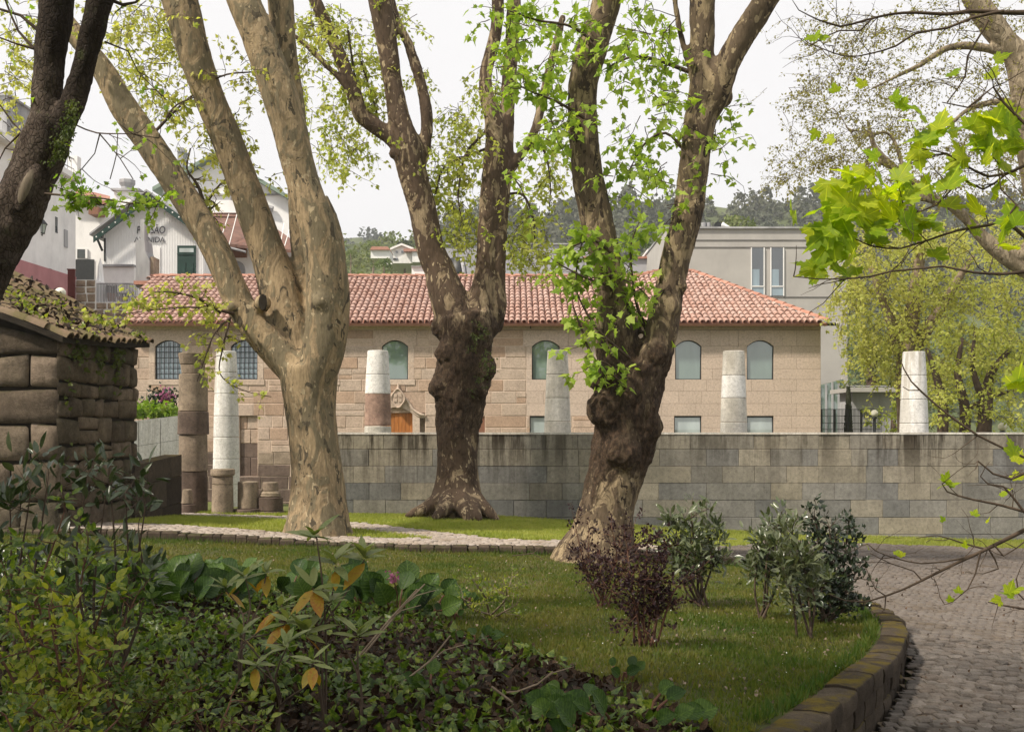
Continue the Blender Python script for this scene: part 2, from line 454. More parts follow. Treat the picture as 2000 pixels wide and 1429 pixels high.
# leaves
MAT['leaf_spring'] = leafmat('spring_leaf', (.24,.32,.055), (.36,.41,.085), (.45,.44,.13), .5, .6, 2.5, .2, (1.5,1.55,.8))
MAT['leaf_bright'] = leafmat('bright_plane_leaf', (.17,.28,.035), (.29,.40,.055), (.38,.46,.09), .5, .55, 2.5, .25, (1.45,1.5,.7))
MAT['leaf_maple'] = leafmat('maple_leaf', (.20,.32,.014), (.29,.39,.02), (.40,.46,.03), .58, .5, 2.5, .25, (1.55,1.5,.5), 'palm')
MAT['leaf_olive'] = leafmat('olive_bud_leaf', (.42,.38,.12), (.50,.49,.15), (.42,.46,.12), .55, .6, 1.2, .2, (1.35,1.35,.85))
MAT['leaf_bud'] = leafmat('budding_leaf', (.20,.18,.05), (.29,.28,.075), (.25,.29,.065), .5, .6, 1.2, .2, (1.35,1.35,.8))
MAT['leaf_back'] = leafmat('light_shrub_leaf', (.22,.27,.05), (.36,.41,.085), (.45,.46,.12), .5, .6, .8, .2, (1.4,1.4,.8))
MAT['leaf_laurel'] = leafmat('laurel_leaf', (.022,.036,.015), (.045,.065,.027), (.085,.105,.05), .12, .28, 8, .5)
MAT['leaf_young'] = leafmat('grey_green_leaf', (.04,.058,.026), (.08,.10,.05), (.15,.165,.09), .2, .3, 8, .5)
MAT['leaf_holly'] = leafmat('holly_leaf', (.010,.018,.010), (.022,.034,.018), (.04,.055,.03), .08, .25, 8, .5)
MAT['leaf_rhodo'] = leafmat('rhododendron_leaf', (.11,.14,.035), (.17,.20,.065), (.22,.24,.10), .3, .4, 6, .4)
MAT['leaf_rhodo_old'] = leafmat('yellowing_leaf', (.24,.18,.02), (.34,.23,.02), (.30,.13,.02), .3, .45, 6, .35)
MAT['leaf_bergenia'] = leafmat('bergenia_leaf', (.018,.042,.008), (.032,.066,.011), (.06,.105,.018), .22, .42, 5, .22, None, 'pinnate')
MAT['leaf_purple'] = leafmat('barberry_leaf', (.012,.006,.007), (.024,.011,.013), (.05,.024,.025), .2, .5, 8, .25, (1.4,.9,.9))
MAT['leaf_ground'] = leafmat('ground_cover_leaf', (.02,.042,.008), (.07,.115,.018), (.24,.27,.05), .35, .38, 3.5, .4)
MAT['leaf_shrub'] = leafmat('fresh_shrub_leaf', (.055,.10,.014), (.14,.195,.028), (.34,.34,.05), .4, .4, 4, .4)
MAT['leaf_fern'] = leafmat('fern_leaf', (.03,.05,.012), (.065,.09,.02), (.12,.14,.03), .35, .6, 5)
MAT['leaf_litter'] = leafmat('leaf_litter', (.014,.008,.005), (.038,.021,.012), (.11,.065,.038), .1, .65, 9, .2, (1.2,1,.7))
MAT['leaf_salad'] = leafmat('planter_leaf', (.13,.22,.02), (.22,.30,.035), (.16,.10,.03), .4, .5, 3)
MAT['petal'] = leafmat('pink_petal', (.26,.06,.15), (.38,.13,.24), None, .3, .5, 5, .3, (1.2,.8,1))
MAT['grass_far'] = leafmat('sunny_grass', (.20,.25,.04), (.30,.33,.07), (.38,.37,.11), .4, .6, 1.2)  # sunlight on the back lawn is put into this brighter colour
MAT['grass_near'] = leafmat('shaded_grass', (.035,.08,.009), (.085,.118,.018), (.165,.152,.04), .4, .6, .9)  # canopy shade on the garden lawn is put into this darker colour
MAT['forest_dark'] = leafmat('dark_forest_leaf', (.03,.042,.026), (.06,.076,.046), (.10,.105,.07), .2, .8, .05)
MAT['forest_light'] = leafmat('light_forest_leaf', (.07,.11,.03), (.12,.16,.045), (.16,.17,.07), .3, .8, .06)

# ------------------------------------------------------------------ terrain
def tps(pts):
    P = np.array([(p[0], p[1]) for p in pts], float); Z = np.array([p[2] for p in pts], float)
    n = len(P)
    def phi(r): return np.where(r > 1e-9, r*r*np.log(np.maximum(r, 1e-9)), 0)
    K = phi(np.linalg.norm(P[:,None]-P[None], axis=2)) + np.eye(n)*.8
    A = np.zeros((n+3, n+3)); A[:n,:n] = K; A[:n,n] = 1; A[:n,n+1:] = P; A[n,:n] = 1; A[n+1:,:n] = P.T
    w = np.linalg.solve(A, np.concatenate([Z, np.zeros(3)]))
    def f(x, y):
        x = np.asarray(x, float); y = np.asarray(y, float)
        Q = np.stack([x.ravel(), y.ravel()], 1)
        r = np.linalg.norm(Q[:,None]-P[None], axis=2)
        return (phi(r) @ w[:n] + w[n] + Q @ w[n+1:]).reshape(x.shape)
    return f
def P3(px, py, d):
    v = W(px, py, d); return (v.x, v.y, v.z)
hb_pts = [P3(0,1033,15), P3(250,1025,15.6), P3(360,1008,19.3), P3(560,1000,21.5), P3(625,1037,16.2), P3(700,1005,21.5),
          P3(890,1010,20), P3(1300,1030,21.5), P3(1900,1053,21.5), P3(1450,1090,15), P3(1160,1075,14.6), P3(700,1060,15),
          P3(1775,1290,7.9), P3(1690,1429,6.1), P3(1990,1429,6.1), P3(1990,1200,10.4), P3(1680,1168,11.4), P3(1700,1062,19.8),
          P3(2300,1062,21), P3(2300,1429,6.2), (0,2,-.05), (4,2,-.12), (-9,21,.02), (-12,15,.3), (10,26,-.45), (-6,26,-.15), (0,30,-.25)]
_hb = tps(hb_pts)
def hb(x, y):
    x = np.clip(x, -14, 16); y = np.clip(y, 1, 30)
    t = np.clip((np.asarray(y)-24.9)/3, 0, 1)
    return np.clip(_hb(x, y), -.9, .6) - 1.25*t*t*(3-2*t)
Xr = lambda y: np.interp(y, [1.5,4.0,4.5,5.15,5.73,6.6,7.7,9,11,12.2,13.6,14.4,14.9], [.2,1.0,1.26,1.62,2.0,2.53,3.08,3.54,3.92,4.02,3.95,3.75,3.45])
hf_pts = [(x, y, EYE+z) for x, y, z in [(1.27,4.9,-1.49),(1.97,6,-1.53),(3.0,7.5,-1.61),(3.55,9,-1.75),(3.95,11,-1.90),(0,9,-1.68),(-1,7,-1.58),
          (1.6,9,-1.74),(-3,7,-1.50),(-5,8,-1.45),(-3,4,-1.45),(.3,4.5,-1.46),(-6,11,-1.52),(-8,7,-1.4),(1,12,-1.83),(-2,12,-1.74)]]
for xx in (-10,-7,-4,-1,1,3.45):
    hf_pts.append((xx, 14.9, float(hb(np.array(xx), np.array(14.95))) - .10))
_hf = tps(hf_pts)
def hf(x, y):
    x = np.clip(x, -11, 5); y = np.clip(y, 2, 15)
    b = .02*np.sin(x*2.1+y*1.3)*np.sin(y*1.7-x*.6)
    return _hf(x, y) + b
def h1(f, x, y): return float(f(np.array(float(x)), np.array(float(y))))
yc = lambda x: 14.9 + .05*np.sin(x*.7)

def grid_mesh(name, X, Y, Z, mat, parent=None):
    n, m = X.shape
    V = np.stack([X, Y, Z], 2).reshape(-1, 3)
    i = np.arange(n*m).reshape(n, m)
    Q = np.stack([i[:-1,:-1], i[1:,:-1], i[1:,1:], i[:-1,1:]], 2).reshape(-1, 4)
    return link(name, np_mesh(name, V, Q[:, ::-1], True), mat, parent)

# wide ground sheet, sunk under the garden lawn
xs = np.unique(np.concatenate([np.linspace(-14,16,76), np.linspace(-60,60,25), [-2500,-900,-300,-120,120,300,900,2500]]))
ys = np.unique(np.concatenate([np.linspace(-4,30,86), np.linspace(30,60,7), [-900,-200,-40,-12,90,200,500,1200,3500]]))
X, Y = np.meshgrid(xs, ys, indexing='ij')
Z = hb(X, Y) - .012
inside = (X < Xr(np.clip(Y,1.5,14.9)) + .12) & (Y < 15.25)
Z = np.where(inside, np.minimum(Z, hf(X, Y)) - .5, Z)
Z = np.where(Y < 1.0, np.minimum(Z, -.6), Z)
ground = tag(grid_mesh('ground', X, Y, Z, MAT['lawn_far']), kind='structure')

# garden lawn in front of the path
ys = np.linspace(1.6, 14.9, 110); us = np.linspace(0, 1, 130)
Y, U = np.meshgrid(ys, us, indexing='ij')
X = -13 + U*(Xr(Y) - .02 + 13)
Z = hf(X, Y)
edge_bed = lambda x: np.interp(x, [-12,-5.3,-3,-.9,0,.8,1.4,2], [12.6,11.6,10.0,8.7,7.1,5.3,3.5,1.5])
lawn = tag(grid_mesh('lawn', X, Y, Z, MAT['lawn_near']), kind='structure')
m = Y[:,:] < edge_bed(X)
# planting bed: a sheet 6 mm above the lawn inside its own outline
us2 = np.linspace(0, 1, 60); xs2 = np.linspace(-12.5, 1.8, 120)
X2, U2 = np.meshgrid(xs2, us2, indexing='ij')
yb = edge_bed(X2) + .18*np.sin(X2*3.1) + .1*np.sin(X2*7.3)
Y2 = 1.7 + U2*(yb - 1.7)
keep = X2 > Xr(Y2) - .35
X2 = np.where(keep, Xr(Y2) - .35, X2)
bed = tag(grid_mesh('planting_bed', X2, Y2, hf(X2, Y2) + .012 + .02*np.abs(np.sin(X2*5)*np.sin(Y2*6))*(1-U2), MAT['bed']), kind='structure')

# ------------------------------------------------------------------ paths and cobbles
def in_plaza(x, y):
    xl = np.where(y < 14.9, Xr(np.clip(y,1.5,14.9)) + .02, np.interp(y, [14.9,16.0,18.3,19.8], [3.4,3.0,4.6,5.0]))
    far = np.interp(x, [3,5,16], [17.6,19.7,20.2])
    return (x > xl) & (y < far) & (y > 3.2) & (x < 13.5)
pb_up = lambda x: np.interp(x, [-8,-6.6,-4.6,-2.9,0,.8,3.2], [20.6,20.4,19.9,18.1,15.75,16.05,16.1])
pb_lo = lambda x: np.interp(x, [-8,-6.4,-4.2,-2.6,-1.3,-.9,3.2], [19.4,19.2,18.3,16.75,15.85,14.9,14.9])
pa_up = lambda x: np.interp(x, [-13,-7.6,-5.8,-3.6,-2.2,-1.3,.5,3.2], [16.6,16.2,16.05,15.75,15.65,15.75,15.9,16.1])
def in_path(x, y):
    a = (y > yc(x) + .1) & (y < pa_up(x)) & (x < 3.5) & (x > -12)
    b = (y > pb_lo(x)) & (y < pb_up(x)) & (x > -7.5) & (x < 3.3) & (y > yc(x) + .1)
    return a | b
def sheet(name, fn, x0, x1, y0, y1, st, dz, mat):
    xs = np.arange(x0, x1, st); ys = np.arange(y0, y1, st)
    i = {}; V = []; Q = []
    XX, YY = np.meshgrid(xs+st/2, ys+st/2, indexing='ij')
    ok = fn(XX, YY)
    VX, VY = np.meshgrid(np.append(xs, x1), np.append(ys, y1), indexing='ij')
    VZ = hb(VX, VY) + dz
    idx = np.arange(VX.size).reshape(VX.shape)
    q = np.stack([idx[:-1,:-1], idx[1:,:-1], idx[1:,1:], idx[:-1,1:]], 2)[:len(xs),:len(ys)][ok]
    return link(name, np_mesh(name, np.stack([VX,VY,VZ],2).reshape(-1,3), q.reshape(-1,4), True), mat)
plaza = tag(sheet('plaza', in_plaza, .8, 13.6, 3, 20.4, .1, .0, MAT['sand']), kind='structure')
path = tag(sheet('path', in_path, -12, 3.6, 14.9, 20.6, .1, .0, MAT['sand']), kind='structure')

def cobbles(fn, x0, x1, y0, y1, sx, sy, skew=0.0):
    """jittered running-bond cells -> corner arrays (n,4,2)"""
    r = np.random.default_rng(5)
    ny = int((y1-y0)/sy); nx = int((x1-x0)/sx)
    J = r.normal(0, .13, (ny+1, nx+2, 2)) * np.array([sx, sy])
    out = []
    for j in range(ny):
        for i in range(nx):
            o = .5*sx if j % 2 else 0
            c = []
            for (a, b) in ((0,0),(1,0),(1,1),(0,1)):
                xx = x0 + (i+a)*sx + o; yy = y0 + (j+b)*sy
                yy += .05*math.sin(xx*1.3) + skew*xx
                jj = J[j+b, i+a] if not (b == 1) else J[j+b, i+a]*np.array([.6,1])
                c.append((xx+jj[0], yy+jj[1]))
            out.append(c)
    C = np.array(out)
    ctr = C.mean(1)
    C = C[fn(ctr[:,0], ctr[:,1])]
    return C
def cobble_np(C, top=.016):
    r = np.random.default_rng(6)
    n = len(C); ctr = C.mean(1, keepdims=True)
    lo = ctr + (C-ctr)*.93; hi = ctr + (C-ctr)*.76
    zb = hb(lo[...,0], lo[...,1]); zt = hb(hi[...,0], hi[...,1])
    hgt = (top + r.uniform(-.008, .009, (n,1)))
    tilt = r.normal(0, .004, (n,4))
    V = np.concatenate([np.dstack([lo, zb-.004]), np.dstack([lo, zb+hgt*.55]), np.dstack([hi, zt+hgt+tilt])], 1)
    f = [[8,9,10,11]] + [[4+k,4+(k+1)%4,8+(k+1)%4,8+k] for k in range(4)] + [[k,(k+1)%4,4+(k+1)%4,4+k] for k in range(4)]
    f = np.array(f)
    return V, f
def cobble_stuff(name, C, parent, mat=None):
    V, f = cobble_np(C, .016 if mat is None else .011)
    n = len(V)
    Q = (f[None] + (np.arange(n)*12)[:,None,None]).reshape(-1,4)
    o = link(name, np_mesh(name, V.reshape(-1,3), Q), mat or MAT['cobble_mass'], parent)
    return tag(o, kind='stuff')
def cobmass(name, g):
    t = NT(name)
    vo = t.n.new('ShaderNodeTexVoronoi'); vo.inputs['Scale'].default_value = 9
    t.l.new(t.pos(), vo.inputs['Vector'])
    c = t.ramp(vo.outputs['Color'], [(0,(.13*g,.11*g,.096*g)),(.4,(.19*g,.164*g,.145*g)),(.7,(.155*g,.127*g,.107*g)),(1,(.22*g,.193*g,.172*g))])
    c = t.mix(1, c, t.ramp(t.noise(120,(1,1,1),3,.8), [(.3,.72),(.7,1.2)]), 'MULTIPLY')
    c = t.mix(t.ramp(t.noise(1.3,(1,1,1),6,.7), [(.5,0),(.68,.6)]), c, (.10*g,.072*g,.043*g))
    t.col(c).bump(t.noise(60,(1,1,1),6,.7), .5, .01)
    return t.fin(.9, .2)
MAT['cobble_mass'] = cobmass('cobble_mass_granite', .84)
MAT['cobble_pale'] = cobmass('pale_path_cobble', 2.0)
C = cobbles(in_plaza, .8, 13.4, 3.4, 20.3, .098, .088, .02)
ctr = C.mean(1)
vis = (ctr[:,0]/ctr[:,1]*F < 1000) & (ctr[:,1] > 5.9)
order = np.argsort(np.where(vis, ctr[:,1], 1e9))
near = order[:300]; rest = np.setdiff1d(np.arange(len(C)), near)
V, f = cobble_np(C[near])
for v in V:
    link('cobble', np_mesh('cobble', v, [tuple(q) for q in f]), MAT['cobble'], plaza)
cobble_stuff('cobble_field', C[rest], plaza)
cobble_stuff('cobble_field', cobbles(in_path, -12, 3.5, 14.9, 20.7, .12, .10), path, MAT['cobble_pale'])

# kerb stones along the front of the path
x = -12.0
while x < 3.4:
    w = random.uniform(.11, .26)
    if x + w > 3.5: break
    xm = x + w/2
    z = h1(hb, xm, 15) ; y0 = float(yc(xm)) - .06 + random.uniform(-.02,.02)
    b = MB()
    s = MB(); t = z + .01 + random.uniform(-.016,.012)
    s.add([(x+.006,y0,z-.3),(x+w-.006,y0,z-.3),(x+w-.006,y0+.17,z-.3),(x+.006,y0+.17,z-.3),
           (x+.006,y0,t-.025),(x+w-.006,y0+random.uniform(-.008,.008),t-.025),(x+w-.006,y0+.17,t-.01),(x+.006,y0+.17,t-.01),
           (x+.02,y0+.022,t),(x+w-.02,y0+.022,t),(x+w-.02,y0+.15,t),(x+.02,y0+.15,t)],
          [(0,1,5,4),(1,2,6,5),(2,3,7,6),(3,0,4,7),(4,5,9,8),(5,6,10,9),(6,7,11,10),(7,4,8,11),(8,9,10,11)])
    s.build('kerb_stone', MAT['kerb'], path)
    x += w

# low mossy wall curving along the plaza
lw = empty('low_garden_wall', (2.98,7.5,h1(hb,3.2,7.5)), 'low curving mossy stone wall holding the lawn above the cobbled plaza', 'wall')
def curve_pt(s_):
    ys_ = np.linspace(2.2, 13.4, 400); xs_ = Xr(ys_)
    xs_ = np.convolve(np.pad(xs_, 15, mode='edge'), np.ones(31)/31, 'valid')
    L = np.concatenate([[0], np.cumsum(np.hypot(np.diff(xs_), np.diff(ys_)))])
    return np.interp(s_, L, xs_), np.interp(s_, L, ys_), L[-1]
LT = curve_pt(0)[2]
def strip_stone(sa, sb, inner, outer, zt_fn, zb_fn, name, mat, bulge=0.006):
    rows = []; NS = 4
    for s_ in np.linspace(sa, sb, NS+1):
        x, y, _ = curve_pt(s_); x2, y2, _ = curve_pt(s_+.02)
        t = Vector((float(x2-x), float(y2-y), 0)).normalized(); nrm = Vector((t.y, -t.x, 0))
        p = Vector((float(x), float(y), 0)); rows.append((p, nrm))
    b = MB(); vs = []
    jo = random.uniform(-.012,.012); jt = random.uniform(-.012,.008); tl = random.uniform(-.01,.01)
    for k, (p, nn) in enumerate(rows):
        e = .008 if k in (0, NS) else 0
        po = p + nn*(outer + jo - e); pi = p + nn*(inner)
        zt, zb = zt_fn(p) + jt + tl*(k/NS-.5) - e*.6, zb_fn(p)
        c = .010
        for q, (oo, zz) in enumerate(((0,zb), (bulge,(zb+zt)/2), (0,zt-c), (-c,zt), ((inner-outer)*.5,zt+.006))):
            v = po + nn*oo; v.z = zz
            v += Vector((noise.noise(v*9), noise.noise(v*9+Vector((7,0,0))), noise.noise(v*9+Vector((0,7,0)))))*.009
            vs.append(v)
        vs += [(pi.x+nn.x*.02,pi.y+nn.y*.02,zt-.004), (pi.x,pi.y,zt-.06)]
    fs = []
    for k in range(NS):
        for j in range(6): fs.append((k*7+j, (k+1)*7+j, (k+1)*7+j+1, k*7+j+1))
    fs += [tuple(range(6,-1,-1)), tuple(range(NS*7,NS*7+7))]
    b.add(vs, fs)
    me = b.mesh(name); sharp(me, 50)
    return link(name, me, mat, lw)
ztop = lambda p: h1(hf, p.x, p.y) + .02
zbot = lambda p: h1(hb, p.x, p.y) - .06
s_ = .3
while s_ < LT - .1:
    L = random.uniform(.26, .46)
    strip_stone(s_+.003, s_+L-.003, -.215, 0.0, ztop, lambda p: ztop(p)-.11, 'coping_stone', MAT['mossy'])
    s_ += L
for row in range(2):
    s_ = .3
    while s_ < LT - .1:
        L = random.uniform(.14, .32)
        lo = .115 + row*.14
        strip_stone(s_+.006, s_+L-.006, -.2, -.03, lambda p, a=lo: ztop(p)-a, lambda p, a=lo, r=row: (ztop(p)-a-.132) if r == 0 else min(zbot(p), ztop(p)-a-.13), 'rubble_stone', MAT['mossy'])
        s_ += L

# ------------------------------------------------------------------ stone blocks
def block(name, x0, x1, z0, z1, yf, dep, ch, mat, parent, jit=0.0, bul=0.0):
    """ashlar block in a wall that faces -y"""
    j = lambda: random.uniform(-jit, jit)
    o = [(x0+j(), z0+j()*.6), (x1+j(), z0+j()*.6), (x1+j(), z1+j()*.6), (x0+j(), z1+j()*.6)]
    cx, cz = (x0+x1)/2, (z0+z1)/2
    inn = [(x + (ch if x < cx else -ch), z + (ch if z < cz else -ch)) for x, z in o]
    yb = bul*random.uniform(-1, 1)
    v = [(x, yf+yb+random.uniform(-bul,bul)*.5, z) for x, z in inn] + [(x, yf+ch*.9, z) for x, z in o] + [(x, yf+dep, z) for x, z in o]
    f = [(0,1,2,3)] + [(4+k,4+(k+1)%4,(k+1)%4,k) for k in range(4)] + [(8+k,8+(k+1)%4,4+(k+1)%4,4+k) for k in range(4)]
    return link(name, np_mesh(name, v, f), mat, parent)

# long grey granite wall at 21.5 m
DW = 21.5
gw_x0, gw_x1 = W(640,0,DW).x, W(2330,0,DW).x
gw = empty('granite_wall', (4, DW, h1(hb,4,DW)), 'long grey granite block wall with dark water streaks behind the trees', 'wall')
ztopw = W(0,844.5,DW).z
zr = [W(0,y,DW).z for y in (848,877,910,943,976,1010,1043,1077)]
MB().box(gw_x0+.02, gw_x1-.02, DW+.06, DW+.42, -1.2, ztopw-.05).build('wall_core', MAT['jointdark'], gw)
seams = {0:[658,749,812,877,1002,1065,1128,1192,1283,1349,1473,1536,1600,1660,1724,1787,1907,1970,2060,2130,2210],
         1:[660,720,783,845,910,1036,1098,1130,1288,1380,1443,1505,1567,1598,1663,1695,1755,1818,1880,1940,2010,2100,2190],
         2:[690,752,815,908,1068,1131,1195,1255,1350,1411,1474,1537,1600,1692,1725,1787,1912,1980,2070,2150,2230],
         3:[660,721,783,880,1034,1098,1160,1287,1380,1506,1567,1630,1692,1755,1818,1880,1955,2040,2110,2200],
         4:[690,753,815,910,1003,1067,1130,1255,1380,1475,1535,1600,1662,1725,1777,1850,1912,1990,2080,2170]}
for r in range(7):
    xe = [640] + seams.get(r, list(np.cumsum(np.random.default_rng(r).choice([63,93,125,63], 24)) + 655)) + [2330]
    xe = [q for q in xe if 640 <= q <= 2330]
    for a, b_ in zip(xe[:-1], xe[1:]):
        block('wall_block', W(a,0,DW).x+.003, W(b_,0,DW).x-.003, zr[r+1]+.003, zr[r]-.003, DW+random.uniform(0,.012), .12, .007, MAT['blue_granite'] if random.random() < (0,.15,.4,.65,.85,.8,.8)[r] else MAT['grey_granite'], gw)
xq = gw_x0
while xq < gw_x1 - .3:
    w = random.uniform(.9, 1.4)
    MB().box(xq+.003, min(xq+w, gw_x1)-.003, DW-.012, DW+.44, zr[0]+.002, ztopw).build('coping_slab', MAT['pale_granite'], gw)
    xq += w

# ------------------------------------------------------------------ museum: old granite house with a tiled roof
DM = 34.0
fx = lambda p: W(p,0,DM).x
fz = lambda p: W(0,p,DM).z
mus = empty('stone_museum', (0, DM, fz(1000)), 'long pink granite house with terracotta tiled roof and arched green windows', 'building')
RX0, RX1 = fx(238), fx(1603)
ops = []      # (x0,x1,ytop,ybot,kind)
for a, b_, k in ((303,356,'grid'),(451,503,'grid'),(598,650,'plain'),(746,797,'plain'),(893,945,'plain'),(1039,1093,'plain'),(1180,1232,'plain'),(1319,1370,'plain'),(1459,1511,'plain')):
    ops.append((a,b_,676,741,k))
for a, b_ in ((1035,1089),(1180,1232),(1317,1370),(1459,1511)): ops.append((a,b_,812,883,'low'))
ops += [(895,947,812,883,'shutter'), (467,503,812,930,'niche'), (598,650,812,883,'shutter')]
holes = list(ops) + [(733,830,764,1010,'portal')]
for (a,b_,t,bt,k) in ops:
    if t == 676: holes.append((a-17, b_+17, 644, 676, 'lintel'))
rowsY = [644,676,698,720,741,764,788,812,835,859,883,907,930,955,980,1005]
mort = MB(); dj = MB()
SPLIT = 1028
for r in range(len(rowsY)-1):
    ya, yb_ = rowsY[r], rowsY[r+1]
    if r > 8: xmax = 1000
    else: xmax = 1603
    cuts = sorted([(h[0], h[1]) for h in holes if h[2] < yb_-3 and h[3] > ya+3])
    segs = []; cur = 238
    for a, b_ in cuts:
        if a > cur: segs.append((cur, min(a, xmax)))
        cur = max(cur, b_)
    if cur < xmax: segs.append((cur, xmax))
    for a, b_ in segs:
        parts = [(a, b_)] if b_ <= SPLIT or a >= SPLIT else [(a, SPLIT), (SPLIT, b_)]
        for (s0, s1) in parts:
            if s1 - s0 < 1: continue
            old = s1 <= SPLIT + 1 or (r >= 4 and s0 < 1150 and s1 < 1185)
            (mort if old else dj).box(fx(s0), fx(s1), DM+(.009 if old else .008), DM+.15, fz(yb_), fz(ya))
            if old:
                xq = s0
                while xq < s1 - 1:
                    w = random.choice([24,30,36,42,50,58,66]) * random.uniform(.85, 1.15)
                    if s1 - (xq + w) < 18: w = s1 - xq
                    x2 = min(xq + w, s1)
                    subs = [(ya, yb_)]
                    if (yb_-ya > 28) or random.random() < .13:
                        mid = ya + (yb_-ya)*random.uniform(.4,.6); subs = [(ya, mid), (mid, yb_)]
                    for (u0, u1) in subs:
                        block('facade_stone', fx(xq)+.012, fx(x2)-.012, fz(u1)+.011, fz(u0)-.011, DM-random.uniform(0,.012), .08, .013, MAT['facade'] if r < 10 else MAT['ruin_dark'] if r > 11 or random.random() < .5 else MAT['ruin'], mus, .012, .006)
                    xq = x2
            else:
                off = 34 if r % 2 else 0
                edges = [s0] + [q for q in range(int(SPLIT)+off, 1610, 44 if r % 3 else 66) if s0+14 < q < s1-14] + [s1]
                for xq, x2 in zip(edges[:-1], edges[1:]):
                    block('facade_stone', fx(xq)+.004, fx(x2)-.004, fz(yb_)+.004, fz(ya)-.004, DM, .06, .005, MAT['newstone'], mus)
mort.build('mortar_bed', MAT['mortar'], mus)
dj.build('joint_bed', MAT['jointdark'], mus)
# building body behind the facing
bd = MB()
bd.box(RX0+.02, RX1-.02, DM+.25, DM+9.5, fz(1010), fz(636))
bd.build('wall_body', MAT['newstone'], mus)
# cornice
xq = 238
while xq < 1603:
    w = random.uniform(60, 110); x2 = min(xq + w, 1603)
    if 1603 - x2 < 25: x2 = 1603
    s = MB(); a, b_ = fx(xq)+.002, fx(x2)-.002
    old = x2 < SPLIT
    prof = [(DM+.1,fz(644)),(DM-.03,fz(644)),(DM-.05,fz(641)),(DM-.14,fz(634)),(DM-.17,fz(631)),(DM-.17,fz(628.5)),(DM+.1,fz(628.5))] if old else \
           [(DM+.1,fz(643.5)),(DM-.025,fz(643.5)),(DM-.025,fz(629)),(DM+.1,fz(629))]
    n = len(prof)
    s.add([(a,y,z) for y,z in prof] + [(b_,y,z) for y,z in prof], [tuple(range(n-1,-1,-1)), tuple(range(n,2*n))] + [(i,(i+1)%n,(i+1)%n+n,i+n) for i in range(n)])
    s.build('cornice_stone', MAT['dressed'] if old else MAT['newstone'], mus)
    xq = x2
# arched lintels and windows
def arc(a, b_, ysp, yap, n=9):
    out = []
    for i in range(n+1):
        t = i/n
        out.append((fx(a+(b_-a)*t), fz(ysp - (ysp-yap)*(1-(2*t-1)**2))))
    return out
for (a,b_,t,bt,k) in ops:
    if t == 676:
        old = b_ < SPLIT
        ar = arc(a, b_, 676, 664)
        poly = [(fx(a-17)+.004, fz(676)), (fx(a), fz(676))] + ar[1:-1] + [(fx(b_), fz(676)), (fx(b_+17)-.004, fz(676)), (fx(b_+17)-.004, fz(644)-.004), (fx(a-17)+.004, fz(644)-.004)]
        MB().prism(poly, DM-.012, DM+.15).build('lintel', MAT['dressed'] if old else MAT['newstone'], mus)
        if old:
            for side in (-1, 1):
                xa = (a-12, a) if side < 0 else (b_, b_+12)
                for (u0, u1) in ((676,709),(709,741)):
                    block('jamb_stone', fx(xa[0])+.003, fx(xa[1])-.003, fz(u1)+.004, fz(u0)-.004, DM-.016, .16, .01, MAT['dressed'], mus)
            block('sill', fx(a-14), fx(b_+14), fz(752), fz(741), DM-.026, .18, .012, MAT['dressed'], mus)
        wtop = ar
        win = MB().prism([(fx(a)-.02, fz(bt)), (fx(b_)+.02, fz(bt)), (fx(b_)+.02, fz(676))] + [(x,z+.02) for x,z in ar[::-1]] + [(fx(a)-.02, fz(676))], DM+.10, DM+.13).build('window', MAT['glass_blue'] if k == 'grid' else MAT['glass_green'], mus)
        fr = MB()
        pts = [(x, DM+.09, z-.012) for x, z in [(fx(a)+.02, fz(bt)+.02)] + ar + [(fx(b_)-.02, fz(bt)+.02)]]
        for p, q in zip(pts, pts[1:] + pts[:1]): fr.bar(p, q, .035, .035)
        fr.build('frame', MAT['iron'], win)
        if k == 'grid':
            for i in range(1, 6):
                xg = fx(a + (b_-a)*i/6)
                MB().bar((xg, DM+.02, fz(bt)), (xg, DM+.02, fz(667)), .022).build('grille_bar', MAT['iron'], win)
            for j in range(1, 7):
                zg = fz(741 - j*10.7)
                MB().bar((fx(a), DM+.035, zg), (fx(b_), DM+.035, zg), .022).build('grille_bar', MAT['iron'], win)
        else:
            MB().box(fx(a+1.5), fx(a+9), DM+.093, DM+.099, fz(bt-1), fz(677)).build('curtain', MAT['glass_pale'], win) if a in (746,) else None
    elif k == 'low':
        win = MB().box(fx(a)-.02, fx(b_)+.02, DM+.10, DM+.13, fz(bt), fz(812)+.02).build('window', MAT['glass_pale'], mus)
        fr = MB(); fr.box(fx(a), fx(b_), DM+.07, DM+.098, fz(815), fz(812)); fr.box(fx(a), fx(a)+.03, DM+.07, DM+.098, fz(bt), fz(815)); fr.box(fx(b_)-.03, fx(b_), DM+.07, DM+.098, fz(bt), fz(815))
        fr.build('frame', MAT['iron'], win)
    elif k == 'shutter':
        sh = MB()
        for i in range(4): sh.box(fx(a+(b_-a)*i/4)+.006, fx(a+(b_-a)*(i+1)/4)-.006, DM+.06, DM+.1, fz(bt), fz(812))
        sh.build('shutter', MAT['shutter'], mus)
    elif k == 'niche':
        zs = [812,838,866,893,930]
        for i in range(4):
            block('infill_stone', fx(a)+.006, fx((a+b_)/2+(3 if i%2 else -4))-.006, fz(zs[i+1])+.006, fz(zs[i])-.006, DM+.11, .06, .015, MAT['ruin_dark'] if i > 1 else MAT['facade'], mus, .01, .01)
            block('infill_stone', fx((a+b_)/2+(3 if i%2 else -4))+.006, fx(b_)-.006, fz(zs[i+1])+.006, fz(zs[i])-.006, DM+.11, .06, .015, MAT['ruin_dark'] if i > 1 else MAT['facade'], mus, .01, .01)
